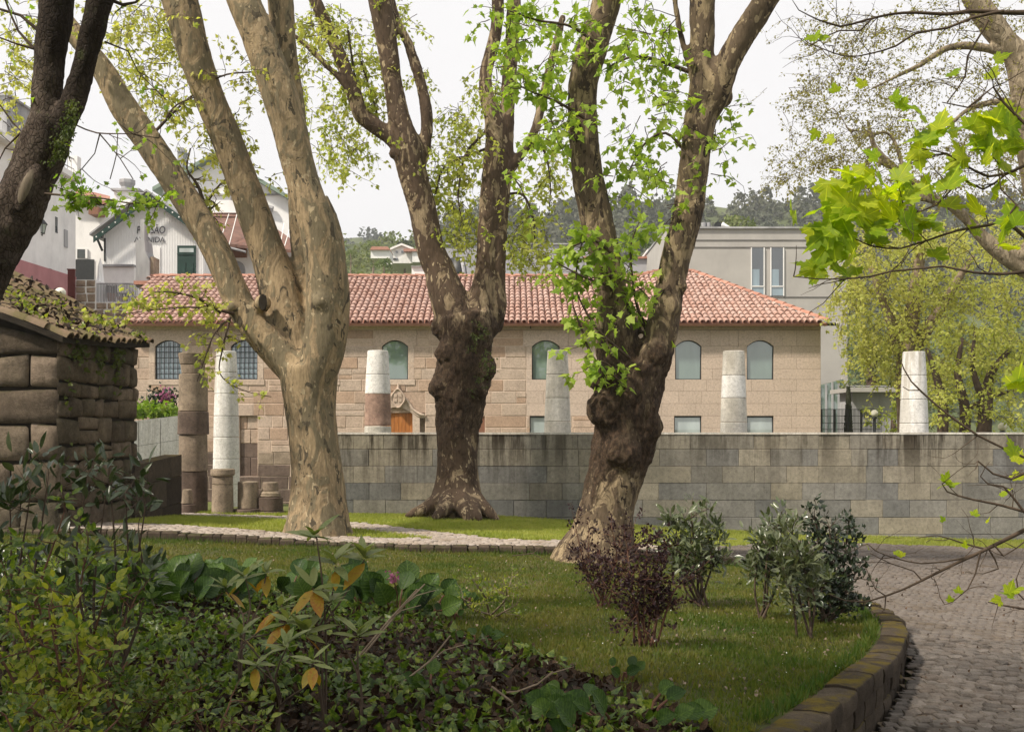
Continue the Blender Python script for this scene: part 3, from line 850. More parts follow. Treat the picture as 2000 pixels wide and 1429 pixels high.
# portal with ogee pediment, carved shield and timber door
px0, px1 = 742, 806
dr = arc(px0, px1, 808, 795, 12)
og = [(830,812),(824,811),(815,807),(806,800),(800,790),(794,781),(786,775),(774,771)]
ogl = [(2*774-a, b_) for a, b_ in og[::-1][1:]]
outer = og + ogl
poly = [(fx(px1),fz(1005)),(fx(820),fz(1005)),(fx(820),fz(816)),(fx(830),fz(816))] + [(fx(a),fz(b_)) for a,b_ in outer] + [(fx(718),fz(816)),(fx(728),fz(816)),(fx(728),fz(1005)),(fx(px0),fz(1005)),(fx(px0),fz(808))] + dr[1:-1] + [(fx(px1),fz(808))]
MB().prism(poly, DM-.05, DM+.16).build('portal_surround', MAT['dressed'], mus)
mould = MB(); pts = [(fx(a), DM-.055, fz(b_-1)) for a, b_ in outer]
mould.tube(pts, .05, 8); mould.tube([(p[0], DM-.05, p[2]-.09) for p in pts[1:-1]], .028, 8)
mould.build('portal_moulding', MAT['dressed'], mus, True)
block('portal_panel', fx(733), fx(830), fz(806), fz(764), DM+.02, .12, .004, MAT['facade'], mus)
sh = MB()
cx, cz = fx(778), fz(778)
prof = []
for i in range(24):
    a = 2*math.pi*i/24
    r = .27*(1+.08*math.cos(4*a)); prof.append((cx+r*.82*math.cos(a), cz+r*1.08*math.sin(a)))
sh.prism(prof, DM-.16, DM-.02)
for k in range(24):
    a = 2*math.pi*k/24
    p = prof[k]; sh.tube([(p[0],DM-.17,p[1]), (prof[(k+1)%24][0],DM-.17,prof[(k+1)%24][1])], .03, 6)
for (dx, dz) in ((-.08,.1),(.08,.1),(-.08,-.06),(.08,-.06)):
    sh.box(cx+dx-.05, cx+dx+.05, DM-.185, DM-.15, cz+dz-.06, cz+dz+.06)
sh.build('carved_shield', MAT['dressed'], mus)
MB().lathe([(.0,-.02),(.09,0),(.10,.03),(.06,.07),(.05,.12),(.03,.2),(.0,.3)], (fx(778), DM-.06, fz(764)), 10).build('finial', MAT['dressed'], mus, True)
dor = MB().prism([(fx(px0)-.02,fz(1005)),(fx(px1)+.02,fz(1005)),(fx(px1)+.02,fz(808))] + [(x,z+.02) for x,z in dr[::-1]] + [(fx(px0)-.02,fz(808))], DM+.12, DM+.15).build('door', MAT['shutter'], mus)
for i in range(9):
    a = px0 + (px1-px0)*i/9; b_ = px0 + (px1-px0)*(i+1)/9
    zt = lambda q: fz(808 - 13*(1-(2*(q-px0)/(px1-px0)-1)**2))
    MB().prism([(fx(a)+.004,fz(1005)),(fx(b_)-.004,fz(1005)),(fx(b_)-.004,zt(b_)),(fx(a)+.004,zt(a))], DM+.085, DM+.121).build('door_plank', MAT['oak'], dor)
# roof: front slope plane
EV = Vector((0, DM-.42, W(0,628,DM-.42).z)); RGd = 38.3; RG = Vector((0, RGd, W(0,540,RGd).z))
sl = (RG-EV); SL = sl.length; sl.normalize(); nrm = Vector((1,0,0)).cross(sl)
def roofpt(px, py):
    d = Vector(((px-HX)/F, 1, (HY-py)/F)); o = Vector((0,0,EYE))
    t = (EV-o).dot(nrm)/d.dot(nrm)
    return o + d*t
deck_px = [(236,629),(1617,629),(1352,531),(1287,531),(1243,541),(292,541)]
dk = MB(); tp = [roofpt(*p) - nrm*.045 for p in deck_px]
nb = len(tp)
dk.add([tuple(p) for p in tp] + [tuple(p - nrm*.09) for p in tp], [tuple(range(nb)), tuple(range(2*nb-1,nb-1,-1))] + [(i,i+nb,(i+1)%nb+nb,(i+1)%nb) for i in range(nb)])
dk.build('roof_deck', MAT['ridge_red'], mus)
bk = MB(); A = tp[1]; B = tp[2]; Cc = tp[3]; D = tp[4]; E = tp[5]; F0 = tp[0]
yb_ = 43.2; ze = EV.z
bk.add([A, B, (A.x, yb_+.3, ze), Cc, D, E, (F0.x-.6, yb_+.3, ze), F0], [(0,2,1),(1,2,6,5,4,3),(5,6,7)])
bk.build('roof_back_slope', MAT['tile'], mus)
def tile_mesh(r0=.094, r1=.078, L=.42, seg=6, th=.02):
    v = []
    for y, r in ((0, r0), (L, r1)):
        for k in range(seg+1):
            a = math.pi*k/seg; v.append((r*math.cos(a), y, r*.92*math.sin(a)))
    for k in range(seg+1):
        a = math.pi*k/seg; v.append(((r0-th)*math.cos(a), 0, (r0-th)*.9*math.sin(a)))
    n = seg+1
    f = [(k, k+1, n+k+1, n+k) for k in range(seg)] + [(2*n+k, 2*n+k+1, k+1, k) for k in range(seg)]
    return v, f
tv, tf = tile_mesh()
tme = sharp(np_mesh('roof_tile', tv, [q[::-1] for q in tf]), 50)
tme.materials.append(MAT['tile'])
pitch = .207; exposure = .355
Rm = Matrix((Vector((1,0,0)), sl, nrm)).transposed()
from_px = lambda p: (HX + p.x/p.y*F, HY - (p.z-EYE)/p.y*F)
def in_poly(q, poly):
    c = False; n = len(poly)
    for i in range(n):
        (x1,y1),(x2,y2) = poly[i], poly[(i+1)%n]
        if (y1 > q[1]) != (y2 > q[1]) and q[0] < (x2-x1)*(q[1]-y1)/(y2-y1)+x1: c = not c
    return c
place = []
nrow = int((roofpt(1320,531)-Vector((roofpt(1320,531).x, EV.y, EV.z))).length/exposure)+1
for j in range(nrow):
    for i in range(int((fx(236)-fx(225))/pitch)-72, 62):
        p = EV + sl*(j*exposure-.08) + Vector((i*pitch+random.uniform(-.008,.008), 0, 0)) + nrm*(.012 + .012*random.random())
        q = from_px(p + sl*.2)
        if in_poly((q[0], min(max(q[1],532),627)), deck_px): place.append((p, j))
pb_ = sorted(place, key=lambda t: t[1])
qv = np.array(tv); qf = np.array([q[::-1] for q in tf])
def inst(Tv, Tf, mats):
    M_ = np.array([[list(r) for r in m_] for m_ in mats])
    Vv = np.einsum('nij,kj->nki', M_[:,:3,:3], Tv) + M_[:,None,:3,3]
    Q = (Tf[None] + (np.arange(len(mats))*len(Tv))[:,None,None]).reshape(-1, Tf.shape[1])
    return Vv.reshape(-1,3), Q
allm = []
for (p, j) in pb_:
    a = random.gauss(0,.014)
    allm.append((Matrix.Translation(p) @ (Rm @ Matrix.Rotation(a, 3, 'Z') @ Matrix.Rotation(random.gauss(-.075,.012), 3, 'X')).to_4x4()))
for m_ in allm[:300]:
    o = bpy.data.objects.new('roof_tile', tme); COL.objects.link(o); o.parent = mus
    o.rotation_euler = m_.to_euler(); o.location = m_.translation - Vector(mus.location)
Vv, Q = inst(qv, qf, allm[300:])
me = np_mesh('roof_tile_field', Vv, Q, True); me.set_sharp_from_angle(angle=math.radians(50))
tag(link('roof_tile_field', me, MAT['tile'], mus), kind='stuff')
# ridge and hip tiles
def ridge_run(a, b_, n, r=.13):
    a, b_ = Vector(a), Vector(b_)
    t = (b_-a).normalized(); u = t.cross(Vector((0,0,1))).normalized(); w = u.cross(t)
    st = (b_-a)/n
    for i in range(n):
        p = a + st*i; v = []; seg = 6
        for k_, (yy, rr) in enumerate(((0, r), (1.12, r*.82))):
            for k in range(seg+1):
                an = math.pi*k/seg
                v.append(p + st*yy + u*rr*math.cos(an) + w*(rr*.8*math.sin(an)+(.015 if k_ == 0 else 0)))
        f = [(k,k+1,seg+1+k+1,seg+1+k) for k in range(seg)] + [tuple(range(seg,-1,-1)), tuple(range(seg+1,2*seg+2))]
        link('ridge_tile', sharp(np_mesh('ridge_tile', v, f),50), MAT['ridge_red'], mus)
up = nrm*.02
ridge_run(roofpt(290,541)+up, roofpt(1245,541)+up, 44)
ridge_run(roofpt(1243,541)+up, roofpt(1287,531)+up, 4)
ridge_run(roofpt(1286,531)+up, roofpt(1354,531)+up, 4)
ridge_run(roofpt(1619,629)+up, roofpt(1352,531)+up, 17)
# spout at the right corner
sp = MB(); sp.tube([(RX1-.05,DM-.05,fz(633)),(RX1+.55,DM-.05,fz(633.5))], .055, 10); sp.build('gutter_spout', MAT['iron'], mus, True)
sp = MB(); sp.tube([(RX1+.52,DM-.06,fz(633.5)),(RX1+.60,DM-.10,fz(634))], [.09,.10], 12); sp.build('spout_ring', MAT['pale_granite'], mus, True)
MB().box(fx(1035), fx(1037.5), DM-.04, DM-.02, fz(642), fz(631)).build('downpipe_stub', MAT['iron'], mus)

# ------------------------------------------------------------------ columns
def drum_prof(r0, r1, h, ch=.012): return [(r0-ch, 0), (r0, ch), (r1, h-ch), (r1-ch, h)]
def column(name, label, cat, d, cx, drums, group=None, sq=1.0, wob=0.0):
    """drums bottom-up: (ybottom, ytop, wbottom, wtop, material) in photo pixels at distance d"""
    k = px2(d)
    base = W(cx, drums[0][0], d)
    e = empty(name, base, label, cat, group)
    for (yb_, yt, wb, wt, m_) in drums:
        zb, zt = W(0,yb_,d).z, W(0,yt,d).z
        b = MB().lathe(drum_prof(wb/2*k, wt/2*k, zt-zb), (base.x, d, zb), 28, sq)
        me = b.mesh('drum')
        if wob:
            for v in me.vertices:
                n_ = noise.noise(v.co*4.0)*wob + noise.noise(v.co*11.0)*wob*.5
                v.co.x += (v.co.x-base.x)*n_; v.co.y += (v.co.y-d)*n_
        sharp(me, 30)
        link('drum', me, m_, e)
    return e
WG, PG = MAT['white_granite'], MAT['pale_granite']
column('column', 'pale tapered column with a weathered pink granite lower drum, before the portal', 'column', 24.5, 738, [(1000,832,54,52,PG),(831,769.5,51,50,MAT['pink_granite']),(769,731.5,50,46,WG),(731,685,46,40,WG)])
column('column', 'pale stone column of stacked drums before the arched window nearest the wall seam', 'column', 24.5, 1089, [(1000,870,58,54,PG),(869.5,823.5,54,51.5,PG),(823,777.5,51.5,47.5,PG),(777,731.5,47.5,44,PG),(731,684,44,39,PG)])
column('column', 'stained pale column between two arched windows of the smooth stone wing', 'column', 24.5, 1433, [(1000,870,57,53,PG),(869.5,824.5,53,51,PG),(824,777.5,51,48,PG),(777,733.5,48,45,WG),(733,685.5,45,41,PG)])
column('column', 'smooth white column standing alone against the yellow-green trees', 'column', 24.5, 1785, [(1000,870,58,55,WG),(869.5,826.5,55,52.5,WG),(826,780.5,52.5,49.5,WG),(780,733.5,49.5,46,WG),(733,687,46,41,WG)])
column('column', 'tall slender white column rising full height beside the ruined drum column', 'column', 23.5, 442, [(992,945.5,52,51,WG),(945,895.5,51,50,WG),(895,853.5,50,48.5,WG),(853,812.5,48.5,47,WG),(812,769.5,47,44.5,WG),(769,727.5,44.5,42,WG),(727,686,42,38,WG)])
RU, RD = MAT['ruin'], MAT['ruin_dark']
column('ruined_column', 'ruined column of brown granite drums with a broken capital', 'column', 21.0, 377, [(1006,920,56,54,RD),(919.5,848.5,56,54,RU),(848,803.5,60,57,RD),(803,731,55,54,RU),(730.5,712,44,46,RU),(712,690,48,56,RU)], None, 1.0, .06)
column('short_pillar', 'short stone pillar with a wider round cap beside the path', 'pillar', 20.6, 435, [(1004,945.5,42,40,RU),(945,930,40,39,RU),(929.5,926,41,47,RU),(926,915.5,47,46,RU)], None, 1.0, .05)
column('stone_drum', 'single squat stone drum on a low slab between pillar and pedestal', 'stone drum', 20.8, 485, [(1004,992.5,58,57,RD),(992,940,40,39,RU)], None, 1.0, .05)
column('column_pedestal', 'stepped old column base with mouldings standing behind the pale plane trunk', 'column base', 20.9, 528, [(1006,997,56,55,RD),(996.5,970,50,50,RD),(969.5,964,42,42,RU),(964,958,40,34,RU),(957.5,941,31,30,RU)], None, 1.0, .06)
column('stone_fragment', 'broken upright stone fragment at the foot of the ruined column', 'stone fragment', 20.5, 366, [(1006,984,34,30,RD),(983,955,22,18,RU)], None, 1.0, .15)

# ------------------------------------------------------------------ rounded rubble stone on any wall plane
def rstone(name, o, u, v, n, poly, bulge, mat, parent, dep=.12):
    """poly: 4 corners (a,b) in the wall's own axes; a cushion-shaped stone with sunk edges"""
    N = 5; KN = (0,.07,.32,.68,.93,1)
    vs = []
    seed = Vector((random.random()*50, random.random()*50, 0))
    for i in range(N+1):
        for j in range(N+1):
            s_, t_ = KN[i], KN[j]
            a = (1-s_)*(1-t_)*poly[0][0] + s_*(1-t_)*poly[1][0] + s_*t_*poly[2][0] + (1-s_)*t_*poly[3][0]
            b = (1-s_)*(1-t_)*poly[0][1] + s_*(1-t_)*poly[1][1] + s_*t_*poly[2][1] + (1-s_)*t_*poly[3][1]
            es, et = abs(2*s_-1), abs(2*t_-1)
            if es == 1 and et == 1:      # round the corners in
                ca = sum(p[0] for p in poly)/4; cb = sum(p[1] for p in poly)/4
                a += (ca-a)*.05; b += (cb-b)*.05
            hgt = bulge*(1-es**6)*(1-et**6)
            if es < 1 and et < 1: hgt += noise.noise(Vector((a*4,b*4,0))+seed)*bulge*1.1
            if es == 1 or et == 1: hgt = -.035
            vs.append(o + u*a + v*b + n*hgt)
    f = [(i*(N+1)+j, (i+1)*(N+1)+j, (i+1)*(N+1)+j+1, i*(N+1)+j+1) for i in range(N) for j in range(N)]
    me = np_mesh(name, vs, f, True)
    if (vs[f[0][1]]-vs[f[0][0]]).cross(vs[f[0][3]]-vs[f[0][0]]).dot(n) < 0: me.flip_normals()
    return link(name, me, mat, parent)

def rubble(o, u, v, n, L, rows, wr, bulge, mat, parent, top=None, name='wall_stone', gap=.011):
    """rows: heights bottom-up; top(a) clips the last row"""
    b = 0
    for r, hh in enumerate(rows):
        a = 0
        while a < L - .02:
            w = random.uniform(*wr)
            if L - (a+w) < wr[0]*.6: w = L - a
            j = lambda s_: random.uniform(-s_, s_)
            t0 = b + hh + j(.045); t1 = b + hh + j(.045)
            if top:
                t0 = min(t0, top(a)); t1 = min(t1, top(a+w))
            if min(t0, t1) - b > .05:
                sub = 2 if (w > wr[1]*.75 and random.random() < .25) else 1
                hs = (t0-b)/sub
                for q in range(sub):
                    rstone(name, o, u, v, n, [(a+gap+j(.02), b+q*hs+gap+j(.02)), (a+w-gap+j(.012), b+q*hs+gap+j(.01)), (a+w-gap+j(.02), (t1 if q == sub-1 else b+(q+1)*hs)-gap), (a+gap+j(.02), (t0 if q == sub-1 else b+(q+1)*hs)-gap)], bulge*random.uniform(.7,1.2), mat, parent)
            a += w
        b += hh

# ------------------------------------------------------------------ stone hut on the left
A0 = Vector((-6.83, 15.0, 0)); A1 = Vector((-6.62, 17.6, 0))
zb0 = h1(hb, -6.8, 15) - .12
hut = empty('stone_hut', (-7.6, 16.2, zb0), 'old rubble stone hut with a sagging moss-covered tile roof', 'hut')
ev0, ev1 = EYE+1.38, EYE+1.56
sdir = (A1-A0).normalized(); snrm = Vector((sdir.y, -sdir.x, 0))
core = MB()
XL = -10.2
core.add([(XL,15.06,zb0),(A0.x-.06,15.06,zb0),(A1.x-.06,A1.y,zb0),(XL,A1.y,zb0),
          (XL,15.06,ev0+.36*(A0.x-XL)-.03),(A0.x-.06,15.06,ev0-.03),(A1.x-.06,A1.y,ev1-.03),(XL,A1.y,ev1+.46*(A1.x-XL)-.03)],
         [(0,1,5,4),(1,2,6,5),(2,3,7,6),(3,0,4,7),(4,5,6,7)])
core.build('wall_core', MAT['hut_dark'], hut)
random.seed(3)
rubble(Vector((XL,15.0,zb0)), Vector((1,0,0)), Vector((0,0,1)), Vector((0,-1,0)), A0.x-XL, [.52,.62,.56,.54,.5,.48,.42,.4,.3], (.42,1.0), .028, MAT['hut_stone'], hut, lambda a: ev0-zb0+.36*(A0.x-XL-a)-.06)
rubble(Vector((A0.x,15.0,zb0)), sdir, Vector((0,0,1)), snrm, (A1-A0).length, [.40,.28,.44,.26,.42,.30,.24,.38,.3,.3], (.2,.66), .026, MAT['hut_stone'], hut, lambda a: ev0-zb0+(ev1-ev0)*a/2.6-.06)
# roof: a bent sheet of barrel tiles
E0 = Vector((-6.70,14.84,ev0+.0)); E1 = Vector((-6.48,17.8,ev1+.0))
def hroof(u, v):
    """u 0..1 along the eave, v metres up the slope"""
    p = E0.lerp(E1, u)
    s_ = .37 + .12*u
    sag = -.05*math.sin(math.pi*u) + .02*math.sin(v*2.3+u*4)
    return Vector((p.x - v*.92, p.y, p.z + v*.92*s_ + sag))
nu, nv = 14, 14
dk = MB(); vs = [hroof(i/8, j*.37)-Vector((0,0,.03)) for i in range(9) for j in range(11)]
vs += [p - Vector((0,0,.09)) for p in vs]
fs = [(i*11+j, (i+1)*11+j, (i+1)*11+j+1, i*11+j+1) for i in range(8) for j in range(10)]
fs += [tuple(99+k for k in f[::-1]) for f in fs]
rim = [j for j in range(11)] + [i*11+10 for i in range(1,9)] + [88+j for j in range(9,-1,-1)] + [i*11 for i in range(7,0,-1)]
fs += [(rim[k], rim[(k+1)%len(rim)], rim[(k+1)%len(rim)]+99, rim[k]+99) for k in range(len(rim))]
dk.add(vs, fs).build('roof_slab', MAT['hut_dark'], hut)
otv, otf = tile_mesh(.105, .085, .44, 6, .022)
ome = sharp(np_mesh('roof_tile', otv, [q[::-1] for q in otf]), 50); ome.materials.append(MAT['oldtile'])
for j in range(10):
    for i in range(nu):
        u = (i+.5)/nu + random.gauss(0,.006)
        v = j*.36 - .06 + random.gauss(0,.02)
        p = hroof(u, v); q = hroof(u, v+.3); r = hroof(min(1,u+.03), v)
        y_ = (q-p).normalized(); x_ = (r-p).normalized()
        if u+.03 > 1: x_ = (p-hroof(u-.03, v)).normalized()
        z_ = x_.cross(y_)
        if z_.z < 0: x_ = -x_; z_ = x_.cross(y_)
        z_.normalize(); x_ = y_.cross(z_)
        R = Matrix((x_, y_, z_)).transposed() @ Matrix.Rotation(random.gauss(0,.05),3,'Z')
        o = bpy.data.objects.new('roof_tile', ome); COL.objects.link(o); o.parent = hut
        o.rotation_euler = R.to_euler(); o.location = p + z_*(-.03+random.uniform(-.01,.02)) - Vector(hut.location)

# leaf instancing ----------------------------------------------------
def leaf_plane(k=7):      # lobed leaf, stalk at origin, points along +y, about one unit long
    o = [(0,0),(.30,-.02),(.22,.22),(.52,.34),(.27,.48),(.22,.62),(.0,1.0),(-.22,.62),(-.27,.48),(-.52,.34),(-.22,.22),(-.30,-.02)]
    v = [(0,.34,.05)] + [(x,y,.02-.16*abs(x)-.10*max(0,y-.4)) for x,y in o]
    n = len(o)
    return np.array(v), np.array([(0,1+i,1+(i+1)%n) for i in range(n)])
def leaf_small():
    o = [(0,0),(.38,.22),(.24,.55),(0,1),(-.24,.55),(-.38,.22)]
    v = [(0,.4,.06)] + [(x,y,-.12*abs(x)) for x,y in o]
    return np.array(v), np.array([(0,1+i,1+(i+1)%6) for i in range(6)])
def leaf_quad():
    v = [(0,0,0),(.4,.45,-.08),(0,1,0),(-.4,.45,-.08)]
    return np.array(v), np.array([(0,1,2),(0,2,3)])
def leaf_lance(w=.16, fold=.06, curl=.12):
    ys = [0,.2,.45,.72,1.0]; ws = [.02,w*.8,w,w*.72,.0]
    v = []
    for y, q in zip(ys, ws):
        c = -curl*y*y
        v += [(-q,y,c+fold*q/w), (0,y,c), (q,y,c+fold*q/w)]
    f = []
    for i in range(4):
        b = i*3
        f += [(b,b+1,b+4),(b,b+4,b+3),(b+1,b+2,b+5),(b+1,b+5,b+4)]
    return np.array(v), np.array(f)
def leaf_round(n=10):
    v = [(0,0,0)]; f = []
    for r_, zc in ((.5,.05),(1.0,0)):
        for k in range(n+1):
            a = math.pi*(-.42+1.84*k/n)   # open at the stalk
            x = .52*r_*math.cos(a); y = .50+(.52*r_*math.sin(a))
            y = max(0.02, y); v.append((x*.95, y, zc+.10*(r_*r_)*(abs(math.sin(3*a)) *.35+.4*abs(x)*2)-.02))
    v.append((0,.5,.04)); c = len(v)-1
    for k in range(n):
        f += [(c,1+k,2+k)]
        a, b = 1+k, 2+k; a2, b2 = 1+n+1+k, 2+n+1+k
        f += [(a,a2,b2),(a,b2,b)]
    return np.array(v), np.array(f)

def frames(A, Nn):
    A = A/np.maximum(np.linalg.norm(A,axis=1,keepdims=True),1e-9)
    B = np.cross(A, Nn); B /= np.maximum(np.linalg.norm(B,axis=1,keepdims=True),1e-9)
    Nn = np.cross(B, A)
    return B, A, Nn
def leaves_mesh(name, T, P, A, Nn, size):
    Tv, Tf = T
    B, A, Nn = frames(A, Nn)
    s_ = np.broadcast_to(np.asarray(size).reshape(-1,1,1), (len(P),1,1))
    V = P[:,None] + s_*(Tv[None,:,0:1]*B[:,None] + Tv[None,:,1:2]*A[:,None] + Tv[None,:,2:3]*Nn[:,None])
    Q = (Tf[None] + (np.arange(len(P))*len(Tv))[:,None,None]).reshape(-1,3)
    return np_mesh(name, V.reshape(-1,3), Q, True)
def rand_dirs(n, up=0.0, r=None):
    r = r or rng
    d = r.normal(0,1,(n,3)); d[:,2] += up
    return d/np.linalg.norm(d,axis=1,keepdims=True)
def leaf_objs(name, T, P, A, Nn, size, mat, parent):
    """each large leaf an object of its own, sharing one mesh"""
    me = np_mesh(name, T[0], [tuple(f) for f in T[1]], True); me.materials.append(mat)
    B, A, Nn = frames(np.asarray(A,float), np.asarray(Nn,float))
    pl = wloc(parent); size = np.broadcast_to(size, (len(P),))
    for i in range(len(P)):
        o = bpy.data.objects.new(name, me); COL.objects.link(o); o.parent = parent
        R = Matrix((Vector(B[i]), Vector(A[i]), Vector(Nn[i]))).transposed()
        o.rotation_euler = R.to_euler(); o.location = Vector(P[i]) - pl
        s_ = float(size[i]); o.scale = (s_*random.uniform(.85,1.15), s_, s_*random.uniform(.5,1.8))

# moss, litter and seedlings lying on the hut roof
n = 900
U = rng.uniform(.02,.98,n); Vv = rng.uniform(-.05,3.4,n)
P = np.array([hroof(u,v) for u,v in zip(U,Vv)]) + np.array([0,0,.07])
tag(link('roof_litter', leaves_mesh('roof_litter', leaf_lance(.2,.05,.3), P, rand_dirs(n,-.1), rand_dirs(n,1.2), rng.uniform(.06,.16,n)), MAT['leaf_litter'], hut), kind='stuff')
n = 420
U = rng.uniform(.0,1,n); Vv = np.abs(rng.normal(.0,1.1,n)); cl = rng.integers(0,26,n); cu = rng.uniform(0,1,26); cv = rng.uniform(-.05,3.2,26)
U = np.clip(cu[cl]+rng.normal(0,.03,n),0,1); Vv = cv[cl]+rng.normal(0,.1,n)
P = np.array([hroof(u,v) for u,v in zip(U,Vv)]) + np.stack([rng.normal(0,.02,n),rng.normal(0,.02,n),rng.uniform(.07,.16,n)],1)
tag(link('roof_seedlings', leaves_mesh('roof_seedlings', leaf_small(), P, rand_dirs(n,.3), rand_dirs(n,1.0), rng.uniform(.05,.10,n)), MAT['leaf_shrub'], hut), kind='stuff')
P = []
for (a, b_, k) in ((.55,.2,60),(1.15,.25,50),(1.75,.3,70),(.2,.9,20)):
    for i in range(k):
        q = abs(random.gauss(0,.35)); pp = A0 + sdir*(a+random.gauss(0,.1)) + snrm*random.uniform(.04,.09)
        P.append((pp.x, pp.y, ev0-.05-q*b_*3))
P = np.array(P)
tag(link('hanging_fern', leaves_mesh('hanging_fern', leaf_small(), P, rand_dirs(len(P),-.6), rand_dirs(len(P))+np.array([.8,-.5,.2]), rng.uniform(.06,.12,len(P))), MAT['leaf_fern'], hut), kind='stuff')

# sloped low stone wall behind the hut corner
lw2 = empty('side_wall', (-6.5,18.6,h1(hb,-6.5,18.6)-.3), 'low mossy granite wall running back from the hut corner', 'wall')
q0, q1 = Vector((-6.56,17.3,0)), Vector((-6.47,19.5,0))
t0, t1 = EYE-.66, EYE-.53
dv = (q1-q0).normalized(); nv_ = Vector((dv.y,-dv.x,0)); Lw = (q1-q0).length
zb1 = -.25
cuts = [0,.8,1.5,Lw]
zc = [0,.36,.72,1.0]
for r in range(3):
    cc = [0, .55+.3*(r%2), 1.25+.2*r, Lw] 
    for a, b_ in zip(cc[:-1], cc[1:]):
        za0 = zb1 + (t0-zb1)*zc[r] + (t1-t0)*a/Lw*zc[r]; zt0 = zb1 + (t0-zb1)*zc[r+1] + (t1-t0)*a/Lw*zc[r+1]
        za1 = zb1 + (t0-zb1)*zc[r] + (t1-t0)*b_/Lw*zc[r]; zt1 = zb1 + (t0-zb1)*zc[r+1] + (t1-t0)*b_/Lw*zc[r+1]
        g = .006
        pa, pb2 = q0+dv*(a+g), q0+dv*(b_-g); th = -nv_*.34
        s = MB()
        ring = [(pa,za0+g),(pb2,za1+g),(pb2,zt1-g),(pa,zt0-g)]
        s.add([(p.x,p.y,z) for p,z in ring] + [((p+th).x,(p+th).y,z) for p,z in ring], [(0,1,2,3),(7,6,5,4),(0,4,5,1),(1,5,6,2),(2,6,7,3),(3,7,4,0)])
        s.build('wall_block', MAT['mossy'], lw2)

# white ramp wall with a planted bed behind
rw = empty('ramp_wall', W(305,965,27), 'white stone ramp wall sloping up behind the hut', 'wall')
r0, r1 = W(225,826,26.0), W(354,811,28.2)
for k in range(3):
    for i in range(3):
        a, b_ = i/3, (i+1)/3
        def pt(t, kk): 
            p = r0.lerp(r1, t); zb = -.45+.25*t
            return Vector((p.x, p.y, zb + (p.z-zb)*kk))
        g = .004; kk0, kk1 = [0,.38,.70,1][k]+.004, [0,.38,.70,1][k+1]
        s = MB(); ring = [pt(a+g,kk0), pt(b_-g,kk0), pt(b_-g,kk1), pt(a+g,kk1)]
        s.add(ring + [p+Vector((-.1,.35,0)) for p in ring], [(0,1,2,3),(7,6,5,4),(0,4,5,1),(1,5,6,2),(2,6,7,3),(3,7,4,0)])
        s.build('wall_panel', MAT['white_granite'], rw)
pl = empty('planter_plants', W(300,812,28.3), 'bright green leafy plants growing behind the white ramp wall', 'plants')
n = 1500
P = np.array([list(W(random.uniform(225,345), 812-abs(random.gauss(0,10)), 28.2+random.uniform(0,1.2))) for _ in range(n)])
link('foliage', leaves_mesh('foliage', leaf_small(), P, rand_dirs(n,.4), rand_dirs(n,.8), rng.uniform(.10,.22,n)), MAT['leaf_salad'], pl)['kind'] = 'stuff'
MB().box(W(222,0,29).x, W(349,0,29).x, 28.75, 30.2, -.3, W(0,822,28).z).build('soil_mound', MAT['bed'], pl)
fb = empty('flowering_bush', W(322,800,29.2), 'dark bush with magenta flowers against the granite house', 'bush')
n = 420
P = np.array([list(W(random.gauss(318,16), 782+random.gauss(0,10), 29.2+random.uniform(-.3,.3))) for _ in range(n)])
link('foliage', leaves_mesh('foliage', leaf_small(), P, rand_dirs(n,.3), rand_dirs(n,.6), rng.uniform(.08,.14,n)), MAT['leaf_holly'], fb)['kind'] = 'stuff'
P = np.array([list(W(random.gauss(325,8), 776+random.gauss(0,8), 28.9)) for _ in range(70)])
link('blossom', leaves_mesh('blossom', leaf_small(), P, rand_dirs(70,.3), rand_dirs(70)+np.array([0,-1,0]), rng.uniform(.07,.11,70)), MAT['petal'], fb)['kind'] = 'stuff'
sb = MB(); sb.tube([W(322,818,29.2), W(320,785,29.2)], .04, 6); sb.build('stem', MAT['twig'], fb)

# ------------------------------------------------------------------ houses on the left
DG = 48.0
gx = lambda p, d=DG: W(p,0,d).x
gz = lambda p, d=DG: W(0,p,d).z
GB = -1.0
# gabled house with lettering
gh = empty('gabled_house', (gx(293), DG, GB), 'white corrugated gable house with dark green bargeboards and lettering', 'house')
MB().prism([(gx(202),GB),(gx(398),GB),(gx(398),gz(458)),(gx(293),gz(383)),(gx(202),gz(450))], DG+.04, DG+9).build('wall', MAT['siding'], gh)
sd = MB()
for i in range(0, 62):
    a = 202 + i*3.15
    if a > 396: break
    zt = gz(450-(a-202)/91*67) if a < 293 else gz(383+(a-293)/105*75)
    sd.tube([(gx(a+1.5),DG+.035,GB), (gx(a+1.5),DG+.035,zt-.03)], .022, 6, False)
sd.build('siding_ribs', MAT['siding'], gh)
rf = MB()
for (a, b_) in (((183,459),(293,374)), ((293,374),(405,456))):
    p, q = W(a[0],a[1],DG), W(b_[0],b_[1],DG)
    rf.add([(p.x,DG-.5,p.z),(q.x,DG-.5,q.z),(q.x,DG+9.3,q.z),(p.x,DG+9.3,p.z),(p.x,DG-.5,p.z-.1),(q.x,DG-.5,q.z-.1),(q.x,DG+9.3,q.z-.1),(p.x,DG+9.3,p.z-.1)],
           [(0,1,2,3),(7,6,5,4),(0,4,5,1),(1,5,6,2),(2,6,7,3),(3,7,4,0)])
rf = rf.build('roof', MAT['concrete'], gh)
